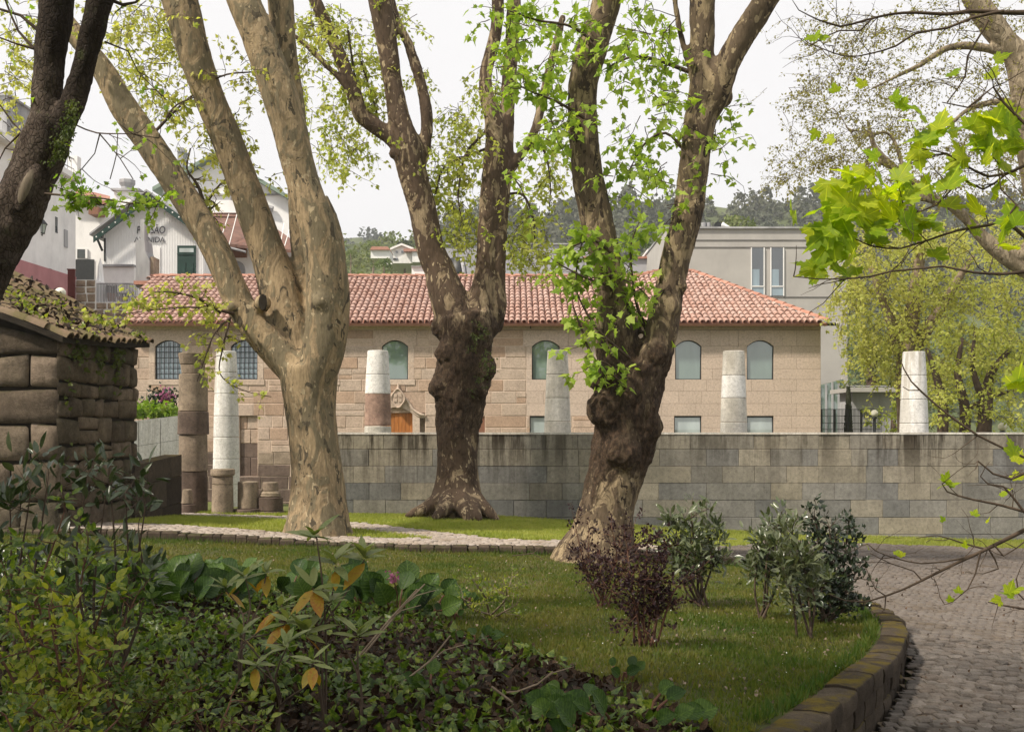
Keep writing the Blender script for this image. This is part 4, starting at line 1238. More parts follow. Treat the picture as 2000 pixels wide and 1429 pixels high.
for (a, b_) in (((182,462),(293,378)), ((293,378),(406,460))):
    p, q = W(a[0],a[1],DG-.56), W(b_[0],b_[1],DG-.56)
    s = MB(); s.add([(p.x,DG-.56,p.z),(q.x,DG-.56,q.z),(q.x,DG-.5,q.z),(p.x,DG-.5,p.z),(p.x,DG-.56,p.z-.28),(q.x,DG-.56,q.z-.28),(q.x,DG-.5,q.z-.28),(p.x,DG-.5,p.z-.28)],
           [(3,2,1,0),(4,5,6,7),(0,1,5,4),(1,2,6,5),(2,3,7,6),(3,0,4,7)])
    s.build('bargeboard', MAT['greenpaint'], gh)
    for k in range(9):
        t = (k+.5)/9; c = p.lerp(q, t)
        MB().lathe([(.055,-.02),(.055,.02)], (0,0,0), 8).mesh('x')
        s = MB(); s.prism([(c.x+.035*math.cos(w_), c.z-.12+.035*math.sin(w_)) for w_ in np.linspace(0,2*math.pi,8,endpoint=False)], DG-.575, DG-.555)
        s.build('cutout', MAT['white'], gh)
MB().bar(W(188,462,DG-.3), W(200,490,DG), .08).bar(W(188,462,DG-.3), W(200,464,DG), .08).build('eave_bracket', MAT['iron'], gh)
MB().box(gx(203), gx(206.5), DG-.02, DG+.03, gz(510), gz(465)).build('downpipe', MAT['iron'], gh)
def door(xa, xb, yt, yb_, d, parent, transom=True):
    dd = MB().box(gx(xa,d), gx(xb,d), d-.06, d+.0, gz(yb_,d), gz(yt,d)).build('door', MAT['greenpaint'], parent)
    n_ = 2
    for k in range(n_):
        a = xa+(xb-xa)*(.12+.42*k); b_ = a+(xb-xa)*.34
        MB().box(gx(a,d), gx(b_,d), d-.085, d-.061, gz(yb_-3,d), gz(yt+(yb_-yt)*.42,d)).build('panel', MAT['greenpaint'], dd)
    if transom:
        MB().box(gx(xa+4,d), gx(xb-4,d), d-.07, d-.061, gz(yt+13,d), gz(yt+5,d)).build('transom_pane', MAT['glass_pale'], dd)
        MB().box(gx(xa,d), gx(xb,d), d-.09, d-.061, gz(yt+18,d), gz(yt+15,d)).build('rail', MAT['greenpaint'], dd)
door(347, 383, 480, 560, DG, gh)
MB().box(gx(289), gx(313), DG-.03, DG+.01, GB, gz(482)).build('blank_door', MAT['plaster'], gh)
MB().box(gx(233), gx(262), DG-.25, DG+.02, gz(522), gz(519)).build('string_course', MAT['concrete'], gh)
def text_mesh(s_, size, loc, parent, shear=0.0, width=None):
    cu = bpy.data.curves.new('lettering', 'FONT'); cu.body = s_; cu.size = size; cu.extrude = .012; cu.shear = shear
    to = bpy.data.objects.new('lettering', cu); COL.objects.link(to)
    dg = bpy.context.evaluated_depsgraph_get()
    me = bpy.data.meshes.new_from_object(to.evaluated_get(dg))
    bpy.data.objects.remove(to)
    co = np.array([v.co[:] for v in me.vertices]); x0, x1 = co[:,0].min(), co[:,0].max()
    k = width/(x1-x0) if width else 1
    for v in me.vertices:
        x, y, z = v.co; v.co = Vector((loc.x+(x-x0)*k, loc.y+z, loc.z+y))
    me.materials.clear()
    return link('lettering', me, MAT['letter'], parent)
text_mesh('PENSÃO', .50, Vector((gx(268), DG-.03, gz(456))), gh, .12, gx(323)-gx(268))
text_mesh('AVENIDA', .38, Vector((gx(262), DG-.03, gz(473.5))), gh, .12, gx(322)-gx(262))

# larger gabled house behind, with a lower brown-tiled lean-to
DB = 56.0
bh = empty('large_gabled_house', (gx(430,DB), DB, GB), 'large white gable house with pale green roof edge and brown lean-to roof', 'house')
gb = lambda p: gx(p,DB); zb_ = lambda p: gz(p,DB)
MB().prism([(gb(318),GB),(gb(598),GB),(gb(598),zb_(410)),(gb(425),zb_(308)),(gb(318),zb_(366))], DB, DB+12).build('wall', MAT['siding'], bh)
for (a, b_) in (((305,370),(425,302)), ((425,302),(606,408))):
    p, q = W(a[0],a[1],DB), W(b_[0],b_[1],DB)
    s = MB(); s.add([(p.x,DB-.6,p.z),(q.x,DB-.6,q.z),(q.x,DB+12.3,q.z),(p.x,DB+12.3,p.z),(p.x,DB-.6,p.z-.22),(q.x,DB-.6,q.z-.22),(q.x,DB+12.3,q.z-.22),(p.x,DB+12.3,p.z-.22)],
           [(0,1,2,3),(7,6,5,4),(0,4,5,1),(1,5,6,2),(2,6,7,3),(3,7,4,0)])
    s.build('roof_slope', MAT['greentrim'], bh)
MB().box(gb(318), gb(598), DB-.12, DB+.0, zb_(382), zb_(379)).build('string_course', MAT['concrete'], bh)
MB().tube([W(452,386,DB-.2), W(533,408,DB-.2)], .16, 6).build('cornice', MAT['concrete'], bh)
DL = 52.0
lean_top = [W(405,418,DB), W(500,418,DB), W(582,476,DL-1), W(584,489,DL-1.6), W(425,474,DL-2), W(405,440,DL-1)]
s = MB(); s.add([tuple(p) for p in lean_top] + [tuple(p-Vector((0,0,.15))) for p in lean_top], [tuple(range(5,-1,-1)), tuple(range(6,12))] + [(i,(i+1)%6,(i+1)%6+6,i+6) for i in range(6)])
s.build('lean_to_roof', MAT['browntile'], bh)
s = MB()
for j in range(9):
    t = j/9; p, q = lean_top[0].lerp(lean_top[4], t), lean_top[1].lerp(lean_top[3], t)
    s.tube([p+Vector((0,-.03,.02)), q+Vector((0,-.03,.02))], .05, 5)
s.build('tile_courses', MAT['browntile'], bh)
MB().box(gx(426,DL), gx(590,DL), DL-.4, DL+3, GB, gz(490,DL)).build('lean_to_wall', MAT['plaster'], bh)
MB().box(gx(450,DL), gx(486,DL), DL-.45, DL-.38, gz(506,DL), gz(484,DL)).build('timber_window', MAT['shutter'], bh)
MB().prism([(gx(466,DL)+.45*math.cos(t), gz(528,DL)+.42*math.sin(t)) for t in np.linspace(0,math.pi,10)] + [(gx(466,DL)-.45,GB),(gx(466,DL)+.45,GB)], DL-.46, DL-.39).build('arched_door', MAT['concrete'], bh)
MB().tube([W(395,470,DL-2.2), W(480,492,DL-2.2)], .06, 6).build('gutter', MAT['concrete'], bh)
for (a, b_) in (((447,418),(430,470)),((463,418),(447,480)),((555,435),(548,475)),((568,440),(556,480))):
    MB().bar(W(*a,DL-1.6), W(*b_,DL-2.2), .03).build('roof_stay', MAT['white'], bh)
MB().box(gx(568,DL), gx(580,DL), DL-.45, DL-.39, GB, gz(508,DL)).build('pale_door', MAT['plaster'], bh)
ch = empty('slim_chimney', W(348,330,DB), 'slim grey chimney beside the large white gable', 'chimney')
MB().box(gb(343), gb(355), DB+.3, DB+1, zb_(352), zb_(294)).build('stack', MAT['concrete'], ch)
MB().box(gb(342), gb(356), DB+.25, DB+1.05, zb_(294), zb_(290)).box(gb(345), gb(353), DB+.4, DB+.9, zb_(290), zb_(284)).build('cap', MAT['concrete'], ch)

# vent tower
vt = empty('vent_tower', W(241,420,52), 'white square chimney tower with a flared octagonal cap', 'chimney')
MB().box(gx(223,52), gx(273,52), 52, 53.2, gz(470,52), gz(372,52)).build('tower', MAT['plaster'], vt)
MB().box(gx(219,52), gx(274,52), 51.8, 53.3, gz(373,52), gz(369,52)).build('slab', MAT['concrete'], vt)
k = px2(52)
MB().lathe([(12*k,0),(12*k,7*k),(11*k,8*k),(16*k,16*k),(16*k,22*k),(12*k,24*k)], (gx(240,52),52.6,gz(369,52)), 8).build('cap', MAT['concrete'], vt)

# middle house
DMh = 50.0
mh = empty('middle_house', (gx(170,DMh), DMh, GB), 'plain white house with orange tile roof and dark garage opening', 'house')
MB().box(gx(134,DMh), gx(212,DMh), DMh, DMh+8, GB, gz(388,DMh)).build('wall', MAT['plaster'], mh)
s = MB(); pa = [W(128,362,DMh+3), W(196,386,DMh-.3), W(222,392,DMh+8), W(128,388,DMh-.4)]
s.add([tuple(pa[0]), tuple(W(215,383,DMh+4)), tuple(W(214,392,DMh-.4)), tuple(pa[3]), tuple(pa[0]-Vector((0,0,.2))), tuple(W(215,383,DMh+4)-Vector((0,0,.2))), tuple(W(214,392,DMh-.4)-Vector((0,0,.2))), tuple(pa[3]-Vector((0,0,.2)))],
      [(3,2,1,0),(4,5,6,7),(0,1,5,4),(1,2,6,5),(2,3,7,6),(3,0,4,7)])
s.build('roof', MAT['ridge_red'], mh)
wd = MB().box(gx(151,DMh), gx(172,DMh), DMh-.05, DMh+.01, gz(504,DMh), gz(487,DMh)).build('window', MAT['glass_dark'], mh)
MB().box(gx(149,DMh), gx(152,DMh), DMh-.09, DMh-.04, gz(505,DMh), gz(486,DMh)).box(gx(168,DMh), gx(172,DMh), DMh-.09, DMh-.04, gz(505,DMh), gz(486,DMh)).build('shutter', MAT['white'], wd)
MB().box(gx(138,DMh), gx(184,DMh), DMh-.06, DMh+.01, GB, gz(507,DMh)).build('garage_door', MAT['iron'], mh)
MB().box(gx(186,DMh), gx(205,DMh), DMh-.8, DMh, gz(425,DMh), gz(411,DMh)).build('bay', MAT['shutter'], mh)
MB().box(gx(136,DMh), gx(139,DMh), DMh-.07, DMh, gz(436,DMh), gz(415,DMh)).build('wall_sign', MAT['letter'], mh)

# tall white house at the far left, its side wall running back
xa, ya = -20.35, 39.0; xb, yb2 = -19.95, 45.5
th = empty('tall_white_house', (xa, ya, GB), 'tall stained white house with a pink painted base and roof railing', 'house')
def twz(px_y, y): return EYE + (HY-px_y)/F*y
z_pk0, z_pk1 = EYE+(834-499)/F*39.5, EYE+(834-541)/F*45.5
ztop0, ztop1 = EYE+(834-288)/F*39.5, EYE+(834-352)/F*45.5
zt_ = (ztop0+ztop1)/2
def sidewall(z00,z01,z10,z11,off,mat,name):
    s = MB(); dx = off
    s.add([(xa+dx,ya-6,z00),(xb+dx,yb2,z10),(xb+dx,yb2,z11),(xa+dx,ya-6,z01),(xa-5,ya-6,z00),(xb-5,yb2,z10),(xb-5,yb2,z11),(xa-5,ya-6,z01)],
          [(0,1,2,3),(7,6,5,4),(0,4,5,1),(1,5,6,2),(2,6,7,3),(3,7,4,0)])
    return s.build(name, mat, th)
sidewall(z_pk0, zt_, z_pk1, zt_, 0, MAT['plaster'], 'wall')
sidewall(GB, z_pk0, GB, z_pk1, .03, MAT['pink'], 'painted_base')
sx = lambda y: xa + (xb-xa)*(y-ya)/(yb2-ya)
def sy(px_): # depth on the side wall for a photo column
    lo, hi = 36., 45.5
    for _ in range(40):
        m_ = (lo+hi)/2
        if HX + sx(m_)/m_*F < px_: lo = m_
        else: hi = m_
    return lo
for (a, b_, t, bt, m_, nm) in ((105,110,424,455,'glass_dark','window'),(98.5,102,435,472,'plaster','window'),(123,130,449,483,'concrete','window'),(75,84,424,440,'concrete','window'),
                               (22,36,527,537,'glass_dark','vent_window'),(64,74,516,537,'iron','vent_window'),(93,100,525,540,'iron','vent_window')):
    y0, y1 = sy(a), sy(b_); ym = (y0+y1)/2
    MB().box(sx(ym)-.05, sx(ym)+.07, y0, y1, twz(bt,ym), twz(t,ym)).build(nm, MAT[m_], th)
MB().box(xb-5.2, xb+.25, ya-6, yb2+.2, zt_, zt_+.25).build('eave', MAT['plaster'], th)
rl = MB()
for i in range(20):
    y = 39.5 + i*.3; rl.bar((sx(y)+.1,y,zt_+.25), (sx(y)+.1,y,zt_+.95), .025)
rl.bar((sx(39.5)+.1,39.5,zt_+.95),(sx(45.4)+.1,45.4,zt_+.95), .05); rl.bar((sx(39.5)+.1,39.5,zt_+.5),(sx(45.4)+.1,45.4,zt_+.5), .04)
rl.build('roof_railing', MAT['concrete'], th)
MB().box(xb-.15, xb+.25, 45.1, 45.5, zt_+.25, zt_+1.1).build('railing_post', MAT['plaster'], th)
MB().box(-21.6, -20.3, 40, 42.4, zt_-1, EYE+(834-203)/F*41).build('stair_tower', MAT['concrete'], th)
MB().box(-21.7, -20.2, 39.9, 42.5, EYE+(834-203)/F*41, EYE+(834-199)/F*41).build('tower_cap', MAT['concrete'], th)
# street lantern on a bracket
yl = sy(63); lp = W(82,455,yl+.6)
la = empty('wall_lantern', lp, 'black street lantern on a bracket from the tall white house', 'lantern')
MB().tube([(sx(yl)-.02,yl,lp.z-.10),(lp.x,lp.y,lp.z-.10)], .025, 6).tube([(lp.x,lp.y,lp.z-.12),(lp.x,lp.y,lp.z+.0)], .03, 6).build('bracket', MAT['iron'], la)
MB().lathe([(.11,0),(.19,.36)], lp, 6).build('pane', MAT['glass_pale'], la)
s = MB()
for k in range(6):
    a = 2*math.pi*k/6; s.bar((lp.x+.112*math.cos(a),lp.y+.112*math.sin(a),lp.z),(lp.x+.194*math.cos(a),lp.y+.194*math.sin(a),lp.z+.36), .02)
s.lathe([(.13,-.03),(.13,0)], lp, 6); s.build('frame', MAT['iron'], la)
MB().lathe([(.25,.36),(.20,.42),(.09,.56),(.05,.58),(.06,.63),(.01,.70)], lp, 6).build('cap', MAT['iron'], la)

# granite terrace wall with railing, parasol, barrels
tw = empty('terrace_wall', (gx(215,42), 42, GB), 'granite block terrace wall with white pointing and iron railing', 'wall')
MB().box(gx(146,42), gx(275,42), 42.05, 43.5, GB, gz(590,42)).box(gx(146,42), gx(186,42), 42.04, 43.4, gz(590,42), gz(546,42)).build('pointing', MAT['plaster'], tw)
for (ra, rb_, xa_, xb_) in [(546,560,147,186),(560,573,147,186),(573,590,147,186),(590,604,147,275),(604,620,147,275),(620,640,147,275),(640,660,147,275)]:
    q = xa_
    while q < xb_-2:
        w = random.uniform(14,26); q2 = min(q+w, xb_)
        if xb_-q2 < 7: q2 = xb_
        block('wall_block', gx(q,42)+.03, gx(q2,42)-.03, gz(rb_,42)+.03, gz(ra,42)-.03, 42.0-random.uniform(0,.02), .1, .03, MAT['ruin'], tw, .02, .01)
        q = q2
for i in range(27):
    q = 187 + i*3
    MB().bar((gx(q,42),42.15,gz(590,42)), (gx(q,42),42.15,gz(553,42)), .03).build('railing_bar', MAT['concrete'], tw)
MB().bar((gx(186,42),42.15,gz(553,42)), (gx(268,42),42.15,gz(553,42)), .05).build('railing_top', MAT['concrete'], tw)
for i, (a, h_, w_, lb) in enumerate(((218,30,19,'dark wicker armchair behind the terrace railing'),(240,16,22,'round-backed garden chair behind the terrace railing'))):
    ca = empty('garden_chair', W(a,588,43), lb, 'chair')
    k = px2(43)
    MB().lathe([(w_*.40*k,0),(w_*.5*k,h_*.5*k)], (gx(a,43),43,gz(588,43)), 12).build('seat', MAT['shutter'], ca)
    s = MB()
    for t in np.linspace(0, math.pi, 9):
        p = (gx(a,43)+w_*.5*k*math.cos(t), 43+w_*.5*k*math.sin(t))
        s.bar((p[0],p[1],gz(588,43)+h_*.5*k), (p[0],p[1],gz(588,43)+h_*k), .05)
    s.tube([(gx(a,43)+w_*.5*k*math.cos(t), 43+w_*.5*k*math.sin(t), gz(588,43)+h_*k) for t in np.linspace(0, math.pi, 9)], .04, 6)
    s.build('backrest', MAT['iron'], ca)
pa = empty('folded_parasol', W(196,590,43.5), 'closed white parasol on the terrace under a small flat canopy', 'parasol')
k = px2(43.5)
me = MB().lathe([(8*k,0),(7.5*k,8*k),(5.5*k,25*k),(4.5*k,42*k),(2*k,52*k),(.5*k,55*k)], W(196,562,43.5), 16).mesh('fabric')
for v in me.vertices:
    a = math.atan2(v.co.y-43.5, v.co.x-gx(196,43.5)); s_ = 1+.12*math.sin(7*a)
    v.co.x = gx(196,43.5)+(v.co.x-gx(196,43.5))*s_; v.co.y = 43.5+(v.co.y-43.5)*s_
link('fabric', me, MAT['white'], pa)
MB().tube([W(196,592,43.5), W(196,505,43.5)], .03, 6).build('pole', MAT['white'], pa)
an = empty('terrace_shed', (gx(235,46), 46, GB), 'low white annex with a weathered string course beside the terrace', 'shed')
MB().box(gx(200,46), gx(262,46), 46, 47.8, GB, gz(520,46)).build('wall', MAT['plaster'], an)
MB().box(gx(199,46), gx(263,46), 45.85, 47.9, gz(521,46), gz(517,46)).build('flat_roof', MAT['concrete'], an)
po = empty('red_post', W(137,620,41.5), 'dark red painted gate panel by the pink house base', 'post')
MB().box(gx(132,41.5), gx(145,41.5), 41.5, 41.62, GB, gz(527,41.5)).build('panel', MAT['rust'], po)
MB().box(gx(131,41.5), gx(146,41.5), 41.47, 41.65, gz(527,41.5), gz(525,41.5)).build('cap', MAT['rust'], po)

def globe_lamp(px_, py_, d, r, label, zbase):
    p = W(px_, py_, d); k = px2(d)*r
    e = empty('globe_lamp', (p.x, d, zbase), label, 'lamp')
    MB().tube([(p.x,d,zbase),(p.x,d,p.z-k)], .035, 8).lathe([(.09,0),(.09,.04),(.05,.08)], (p.x,d,p.z-k-.06), 10).build('post', MAT['iron'], e)
    MB().lathe([(k*math.sin(a)+1e-4, -k*math.cos(a)) for a in np.linspace(.12, math.pi-.02, 12)], p, 20).build('globe', MAT['globe'], e, True)
globe_lamp(118, 572, 24, 10.5, 'cream globe lamp rising behind the mossy hut roof', 0)
globe_lamp(1708, 807, 34, 7, 'white globe lamp before the dark wall by the glass entrance', -.5)
globe_lamp(1958, 833, 30, 8.5, 'white globe lamp low among the shrubs behind the long wall', -.5)

# stone chimney of the museum's left end
cm = empty('stone_chimney', W(280,548,38), 'weathered rough stone chimney rising from the left end of the tiled roof', 'chimney')
s = MB(); kx = lambda q: gx(q,38); kz = lambda q: gz(q,38)
s.prism([(kx(264),kz(560)),(kx(291),kz(560)),(kx(291),kz(508)),(kx(283),kz(490)),(kx(281),kz(468)),(kx(265),kz(468))], 38.05, 38.9)
me = s.mesh('stack'); link('stack', me, MAT['concrete'], cm)
MB().box(kx(290.5), kx(297), 38.15, 38.8, kz(545), kz(500)).build('side_flue', MAT['ruin'], cm)
MB().box(kx(272), kx(280), 38.1, 38.5, kz(469), kz(427)).build('pot', MAT['concrete'], cm)
MB().box(kx(263), kx(296), 37.9, 39.1, kz(556), kz(549)).build('flashing', MAT['ridge_red'], cm)

# ------------------------------------------------------------------ grey buildings behind the museum
DR = 50.0
rx = lambda p: W(p,0,DR).x
rz = lambda p: W(0,p,DR).z
gr = empty('grey_building', (rx(1450), DR, -1), 'plain grey rendered modern building with two tall windows behind the tiled roof', 'building')
zs_ = MB()
zs_.prism([(rx(1302),-1),(rx(1600),-1),(rx(1600),rz(752)),(rx(1655),rz(738)),(rx(1655),rz(447)),(rx(1302),rz(447))], DR, DR+14)
zs_.build('wall', MAT['greypl'], gr)
MB().box(rx(1300), rx(1657), DR-.12, DR+14.1, rz(447), rz(443.5)).build('parapet_cap', MAT['concrete'], gr)
for y in (468,482,579):
    MB().box(rx(1302), rx(1655), DR-.035, DR+.0, rz(y+1.6), rz(y)).build('shadow_groove', MAT['greydark'], gr)
for x0_ in (1467, 1505):
    w_ = MB().box(rx(x0_), rx(x0_+25), DR-.02, DR+.02, rz(578), rz(484)).build('window', MAT['glass_dark'], gr)
    MB().box(rx(x0_), rx(x0_+25), DR-.08, DR-.021, rz(560.5), rz(558.5)).box(rx(x0_-.8), rx(x0_+.8), DR-.08, DR-.021, rz(578), rz(484)).box(rx(x0_+24.2), rx(x0_+25.8), DR-.08, DR-.021, rz(578), rz(484)).build('frame', MAT['white'], w_)
    MB().box(rx(x0_+1), rx(x0_+16), DR-.03, DR-.021, rz(558), rz(526)).build('blind', MAT['glass_blue'], w_)
    MB().box(rx(x0_+1), rx(x0_+24), DR-.03, DR-.021, rz(577), rz(561)).build('lower_pane', MAT['glass_blue'], w_)
vn = empty('roof_vents', (rx(1395), DR+3, rz(447)), 'cluster of metal ventilation ducts on the grey building roof', 'vent')
k = px2(DR+3)
s = MB()
for a, w_ in ((1375,5),(1384,4)): s.lathe([(w_*k,0),(w_*k,13*k)], W(a,448,DR+3), 10)
s.build('pipe', MAT['concrete'], vn)
MB().tube([W(1402,440,DR+3), W(1402,440,DR+2.4)], 7*k, 14).build('duct_mouth', MAT['iron'], vn)
MB().tube([W(1409,440,DR+3.4), W(1425,447,DR+3.4)], [7*k,4*k], 10).build('duct', MAT['white'], vn)
sk = empty('roof_skylight', (rx(1525), DR+3, rz(447)), 'low white skylight on the grey building roof', 'skylight')
MB().prism([(rx(1478)*1.06,rz(447)),(rx(1565)*1.06,rz(447)),(rx(1560)*1.06,rz(441)),(rx(1484)*1.06,rz(441))], DR+3, DR+6).build('curb', MAT['white'], sk)
MB().box(rx(1482)*1.06, rx(1562)*1.06, DR+2.9, DR+6.1, rz(441)+.01, rz(440)+.01).build('lid', MAT['concrete'], sk)
# glazed entrance under the overhang
ge = empty('glass_entrance', (rx(1628), DR-1, -1), 'glazed corner entrance below the grey overhang', 'entrance')
DE = DR - .6
ex = lambda p: W(p,0,DE).x
ez = lambda p: W(0,p,DE).z
for i in range(5):
    a = 1588 + i*12.4; b_ = a + 12.0
    t = lambda q: ez(753-(q-1600)*.27)
    MB().prism([(ex(a),-1),(ex(b_),-1),(ex(b_),t(b_)),(ex(a),t(a))], DE, DE+.05).build('glass_pane', MAT['glass_green'], ge)
    MB().box(ex(b_)-.03, ex(b_)+.06, DE-.06, DE+.08, -1, t(b_)).build('mullion', MAT['concrete'], ge)
MB().box(ex(1648), ex(1655), DE-.1, DE+.4, -1, t(1650)+.1).build('corner_post', MAT['greypl'], ge)
# mesh gate
gt = empty('wire_gate', (W(1640,0,36).x, 36, -1), 'dark wire mesh gate between museum corner and the globe lamp', 'gate')
for i in range(46):
    q = 1604 + i*2.6
    MB().bar((W(q,0,36).x,36,-.9), (W(q,0,36).x,36,W(0,799,36).z), .014 if i % 10 else .05).build('bar', MAT['iron'], gt)
for y in (799, 812, 826, 838):
    MB().bar((W(1604,0,36).x,36.02,W(0,y,36).z), (W(1722,0,36).x,36.02,W(0,y,36).z), .02).build('rail', MAT['iron'], gt)
# rough wall and bridge railing behind the trees at the right
bw = empty('bridge_abutment', (W(1700,0,40).x, 40, -1), 'stained dark concrete wall with a flat deck and rail above', 'bridge')
MB().box(W(1664,0,40).x, W(1800,0,40).x, 40, 41.5, -1, W(0,765,40).z).build('wall', MAT['concrete'], bw)
MB().box(W(1652,0,40).x, W(1830,0,40).x, 39.5, 42, W(0,766,40).z, W(0,758,40).z).build('deck', MAT['greypl'], bw)
s = MB()
for y in (753.5, 757): s.bar((W(1652,0,39.6).x,39.6,W(0,y,39.6).z),(W(1830,0,39.6).x,39.6,W(0,y,39.6).z), .03)
s.build('rail', MAT['concrete'], bw)
for i in range(12): 
    q = 1654+i*15; MB().bar((W(q,0,39.6).x,39.6,W(0,759,39.6).z),(W(q,0,39.6).x,39.6,W(0,752,39.6).z), .03).build('rail_post', MAT['concrete'], bw)

# long blue-grey building
DLb = 58.0
lx = lambda p: W(p,0,DLb).x
lz = lambda p: W(0,p,DLb).z
lb = empty('long_grey_building', (lx(1080), DLb, -1), 'long flat blue-grey building behind the museum ridge', 'building')
MB().box(lx(868), lx(1165), DLb, DLb+10, -1, lz(478)).build('wall', MAT['bluegrey'], lb)
MB().box(lx(866), lx(1167), DLb-.1, DLb+10.1, lz(478), lz(475.5)).build('parapet_cap', MAT['concrete'], lb)
MB().box(lx(1140), lx(1262), DLb-.6, DLb+6, -1, lz(509)).build('wing_wall', MAT['bluegrey'], lb)
MB().box(lx(1138), lx(1264), DLb-.75, DLb+6, lz(509), lz(505)).build('red_coping', MAT['ridge_red'], lb)
MB().box(lx(1190), lx(1262), DLb+2, DLb+6, lz(505), lz(494)).build('roof_block', MAT['greypl'], lb)
MB().box(lx(1283), lx(1262), DLb-.7, DLb+5, -1, lz(490)).build('end_pier', MAT['plaster'], lb)
MB().box(lx(872), lx(920), DLb+3, DLb+6, lz(475), lz(469)).build('roof_hatch', MAT['white'], lb)
dk = empty('dark_cowl', W(905,560,50), 'dark leaning metal cowl showing beyond the museum roof ridge', 'vent')
MB().tube([W(898,560,50), W(893,504,50)], [19*px2(50), 13.5*px2(50)], 20).build('cowl', MAT['iron'], dk, True)
MB().tube([W(911,560,49.6), W(902,505,49.6)], .09, 8).build('edge_trim', MAT['bluegrey'], dk, True)
ab = empty('small_white_block', W(816,560,46), 'small pale rooftop box beside the mottled trunk', 'roof box')
MB().box(W(804,0,46).x, W(835,0,46).x, 46, 48, 0, W(0,521.5,46).z).build('box', MAT['plaster'], ab)
MB().box(W(803,0,46).x, W(836,0,46).x, 45.9, 48.1, W(0,521.5,46).z, W(0,520,46).z).build('lid', MAT['concrete'], ab)

# ------------------------------------------------------------------ hills
def hill(name, d0, d1, prof, mat, n=60):
    xs_ = np.array([p[0] for p in prof]); ys_ = np.array([p[1] for p in prof])
    q = np.linspace(xs_[0], xs_[-1], n); top = np.interp(q, xs_, ys_)
    V = []; rows_ = 8
    for r in range(rows_):
        t = r/(rows_-1); d = d0 + (d1-d0)*t
        for a, b_ in zip(q, top):
            pt_ = W(a, b_, d1); zt = -3 + (pt_.z+3)*(t**1.1)
            V.append((pt_.x*(.55+.45*t) if d0 < d1*.7 else W(a,0,d).x, d, zt + noise.noise(Vector((a*.01,t*3,0)))*d1*.008))
    for a, b_ in zip(q, top):
        pt_ = W(a, b_, d1); V.append((pt_.x, d1*1.6, -3))
    idx = np.arange((rows_+1)*n).reshape(rows_+1, n)
    Q = np.stack([idx[:-1,:-1], idx[:-1,1:], idx[1:,1:], idx[1:,:-1]], 2).reshape(-1,4)
    o = tag(link(name, np_mesh(name, V, Q, True), mat), kind='structure')
    return np.array(V).reshape(rows_+1, n, 3)
MAT['hillside'] = simple('hill_scrub', (.05,.065,.025), (.10,.12,.045), .05, .95, .2, 1)
h_right = hill('forest_hill', 170, 300, [(820,470),(900,418),(960,405),(1060,425),(1150,405),(1250,398),(1350,403),(1450,405),(1560,392),(1650,400),(1800,400),(2100,410),(2600,430)], MAT['hillside'])
h_left = hill('village_hill', 90, 190, [(-900,480),(0,492),(400,500),(640,480),(720,474),(800,476),(860,480),(1000,485),(1120,500)], MAT['hillside'])
h_far = hill('far_ridge', 420, 520, [(-1500,470),(0,470),(400,468),(660,466),(720,463),(800,474),(880,480),(1000,482)], MAT['hillside'])
def blob(n, seed, tall=1.0, conic=False):
    r = np.random.default_rng(seed)
    d = r.normal(0,1,(n,3)); d /= np.linalg.norm(d,axis=1,keepdims=True); d[:,2] = np.abs(d[:,2])*1.0 - .15
    rad = r.uniform(.72,1.0,n)[:,None]
    lump = 1 + .22*np.sin(d[:,:1]*5+seed)*np.cos(d[:,1:2]*4+seed*2)
    P = d*rad*lump
    if conic: P[:,:2] *= np.clip(1.05-.85*np.clip(P[:,2:3],0,1), .12, 1)*.6
    P[:,2] *= tall
    A = r.normal(0,1,(n,3)); N = d + r.normal(0,.5,(n,3))
    return P, A, N, r.uniform(.12,.26,n)
def forest(name, cells, kinds, mat, szr, seed, nleaf=90):
    r = np.random.default_rng(seed)
    protos = [blob(nleaf, seed*7+i, *k_) for i, k_ in enumerate(kinds)]
    PP, AA, NN, SS = [], [], [], []
    for c in cells:
        P, A, N, s_ = protos[r.integers(len(protos))]
        k_ = r.uniform(*szr)
        a = r.uniform(0,6.28); R = np.array([[math.cos(a),-math.sin(a),0],[math.sin(a),math.cos(a),0],[0,0,1]])
        PP.append((P*k_) @ R.T + c); AA.append(A @ R.T); NN.append(N @ R.T); SS.append(s_*k_*1.5)
    return leaves_mesh(name, leaf_quad(), np.concatenate(PP), np.concatenate(AA), np.concatenate(NN), np.concatenate(SS)), mat
def scatter(Hg, n, seed, t0=0., t1=1., c0=0., c1=1.):
    r = np.random.default_rng(seed); R_, C_ = Hg.shape[0]-1, Hg.shape[1]
    out = []
    for _ in range(n):
        a = r.uniform(t0, t1)*(R_-1); b_ = (c0+(c1-c0)*r.uniform())*(C_-1)
        i, j = min(int(a), R_-2), min(int(b_), C_-2); u, v = a-i, b_-j
        out.append((1-u)*((1-v)*Hg[i,j]+v*Hg[i,j+1]) + u*((1-v)*Hg[i+1,j]+v*Hg[i+1,j+1]))
    return out
me, m_ = forest('pine_forest', scatter(h_right, 900, 4, .45, 1.0), [(1.5,True),(1.3,False),(1.9,True),(1.1,False)], MAT['forest_dark'], (3.2,5.6), 3)
tag(link('pine_forest', me, m_), 'dark conifer forest covering the ridge behind the grey buildings', 'forest', kind='stuff')
me, m_ = forest('hill_scrub', scatter(h_right, 420, 8, .1, .6), [(1.0,False),(1.2,False)], MAT['forest_light'], (2.6,4.6), 5)
tag(link('hill_woodland', me, m_), 'light green broadleaf woodland on the lower slope behind the grey buildings', 'woodland', kind='stuff')
me, m_ = forest('village_trees', scatter(h_left, 420, 9, .3, 1.0, .3, 1.0), [(1.0,False),(.9,False),(1.2,False)], MAT['forest_light'], (1.5,2.9), 6)
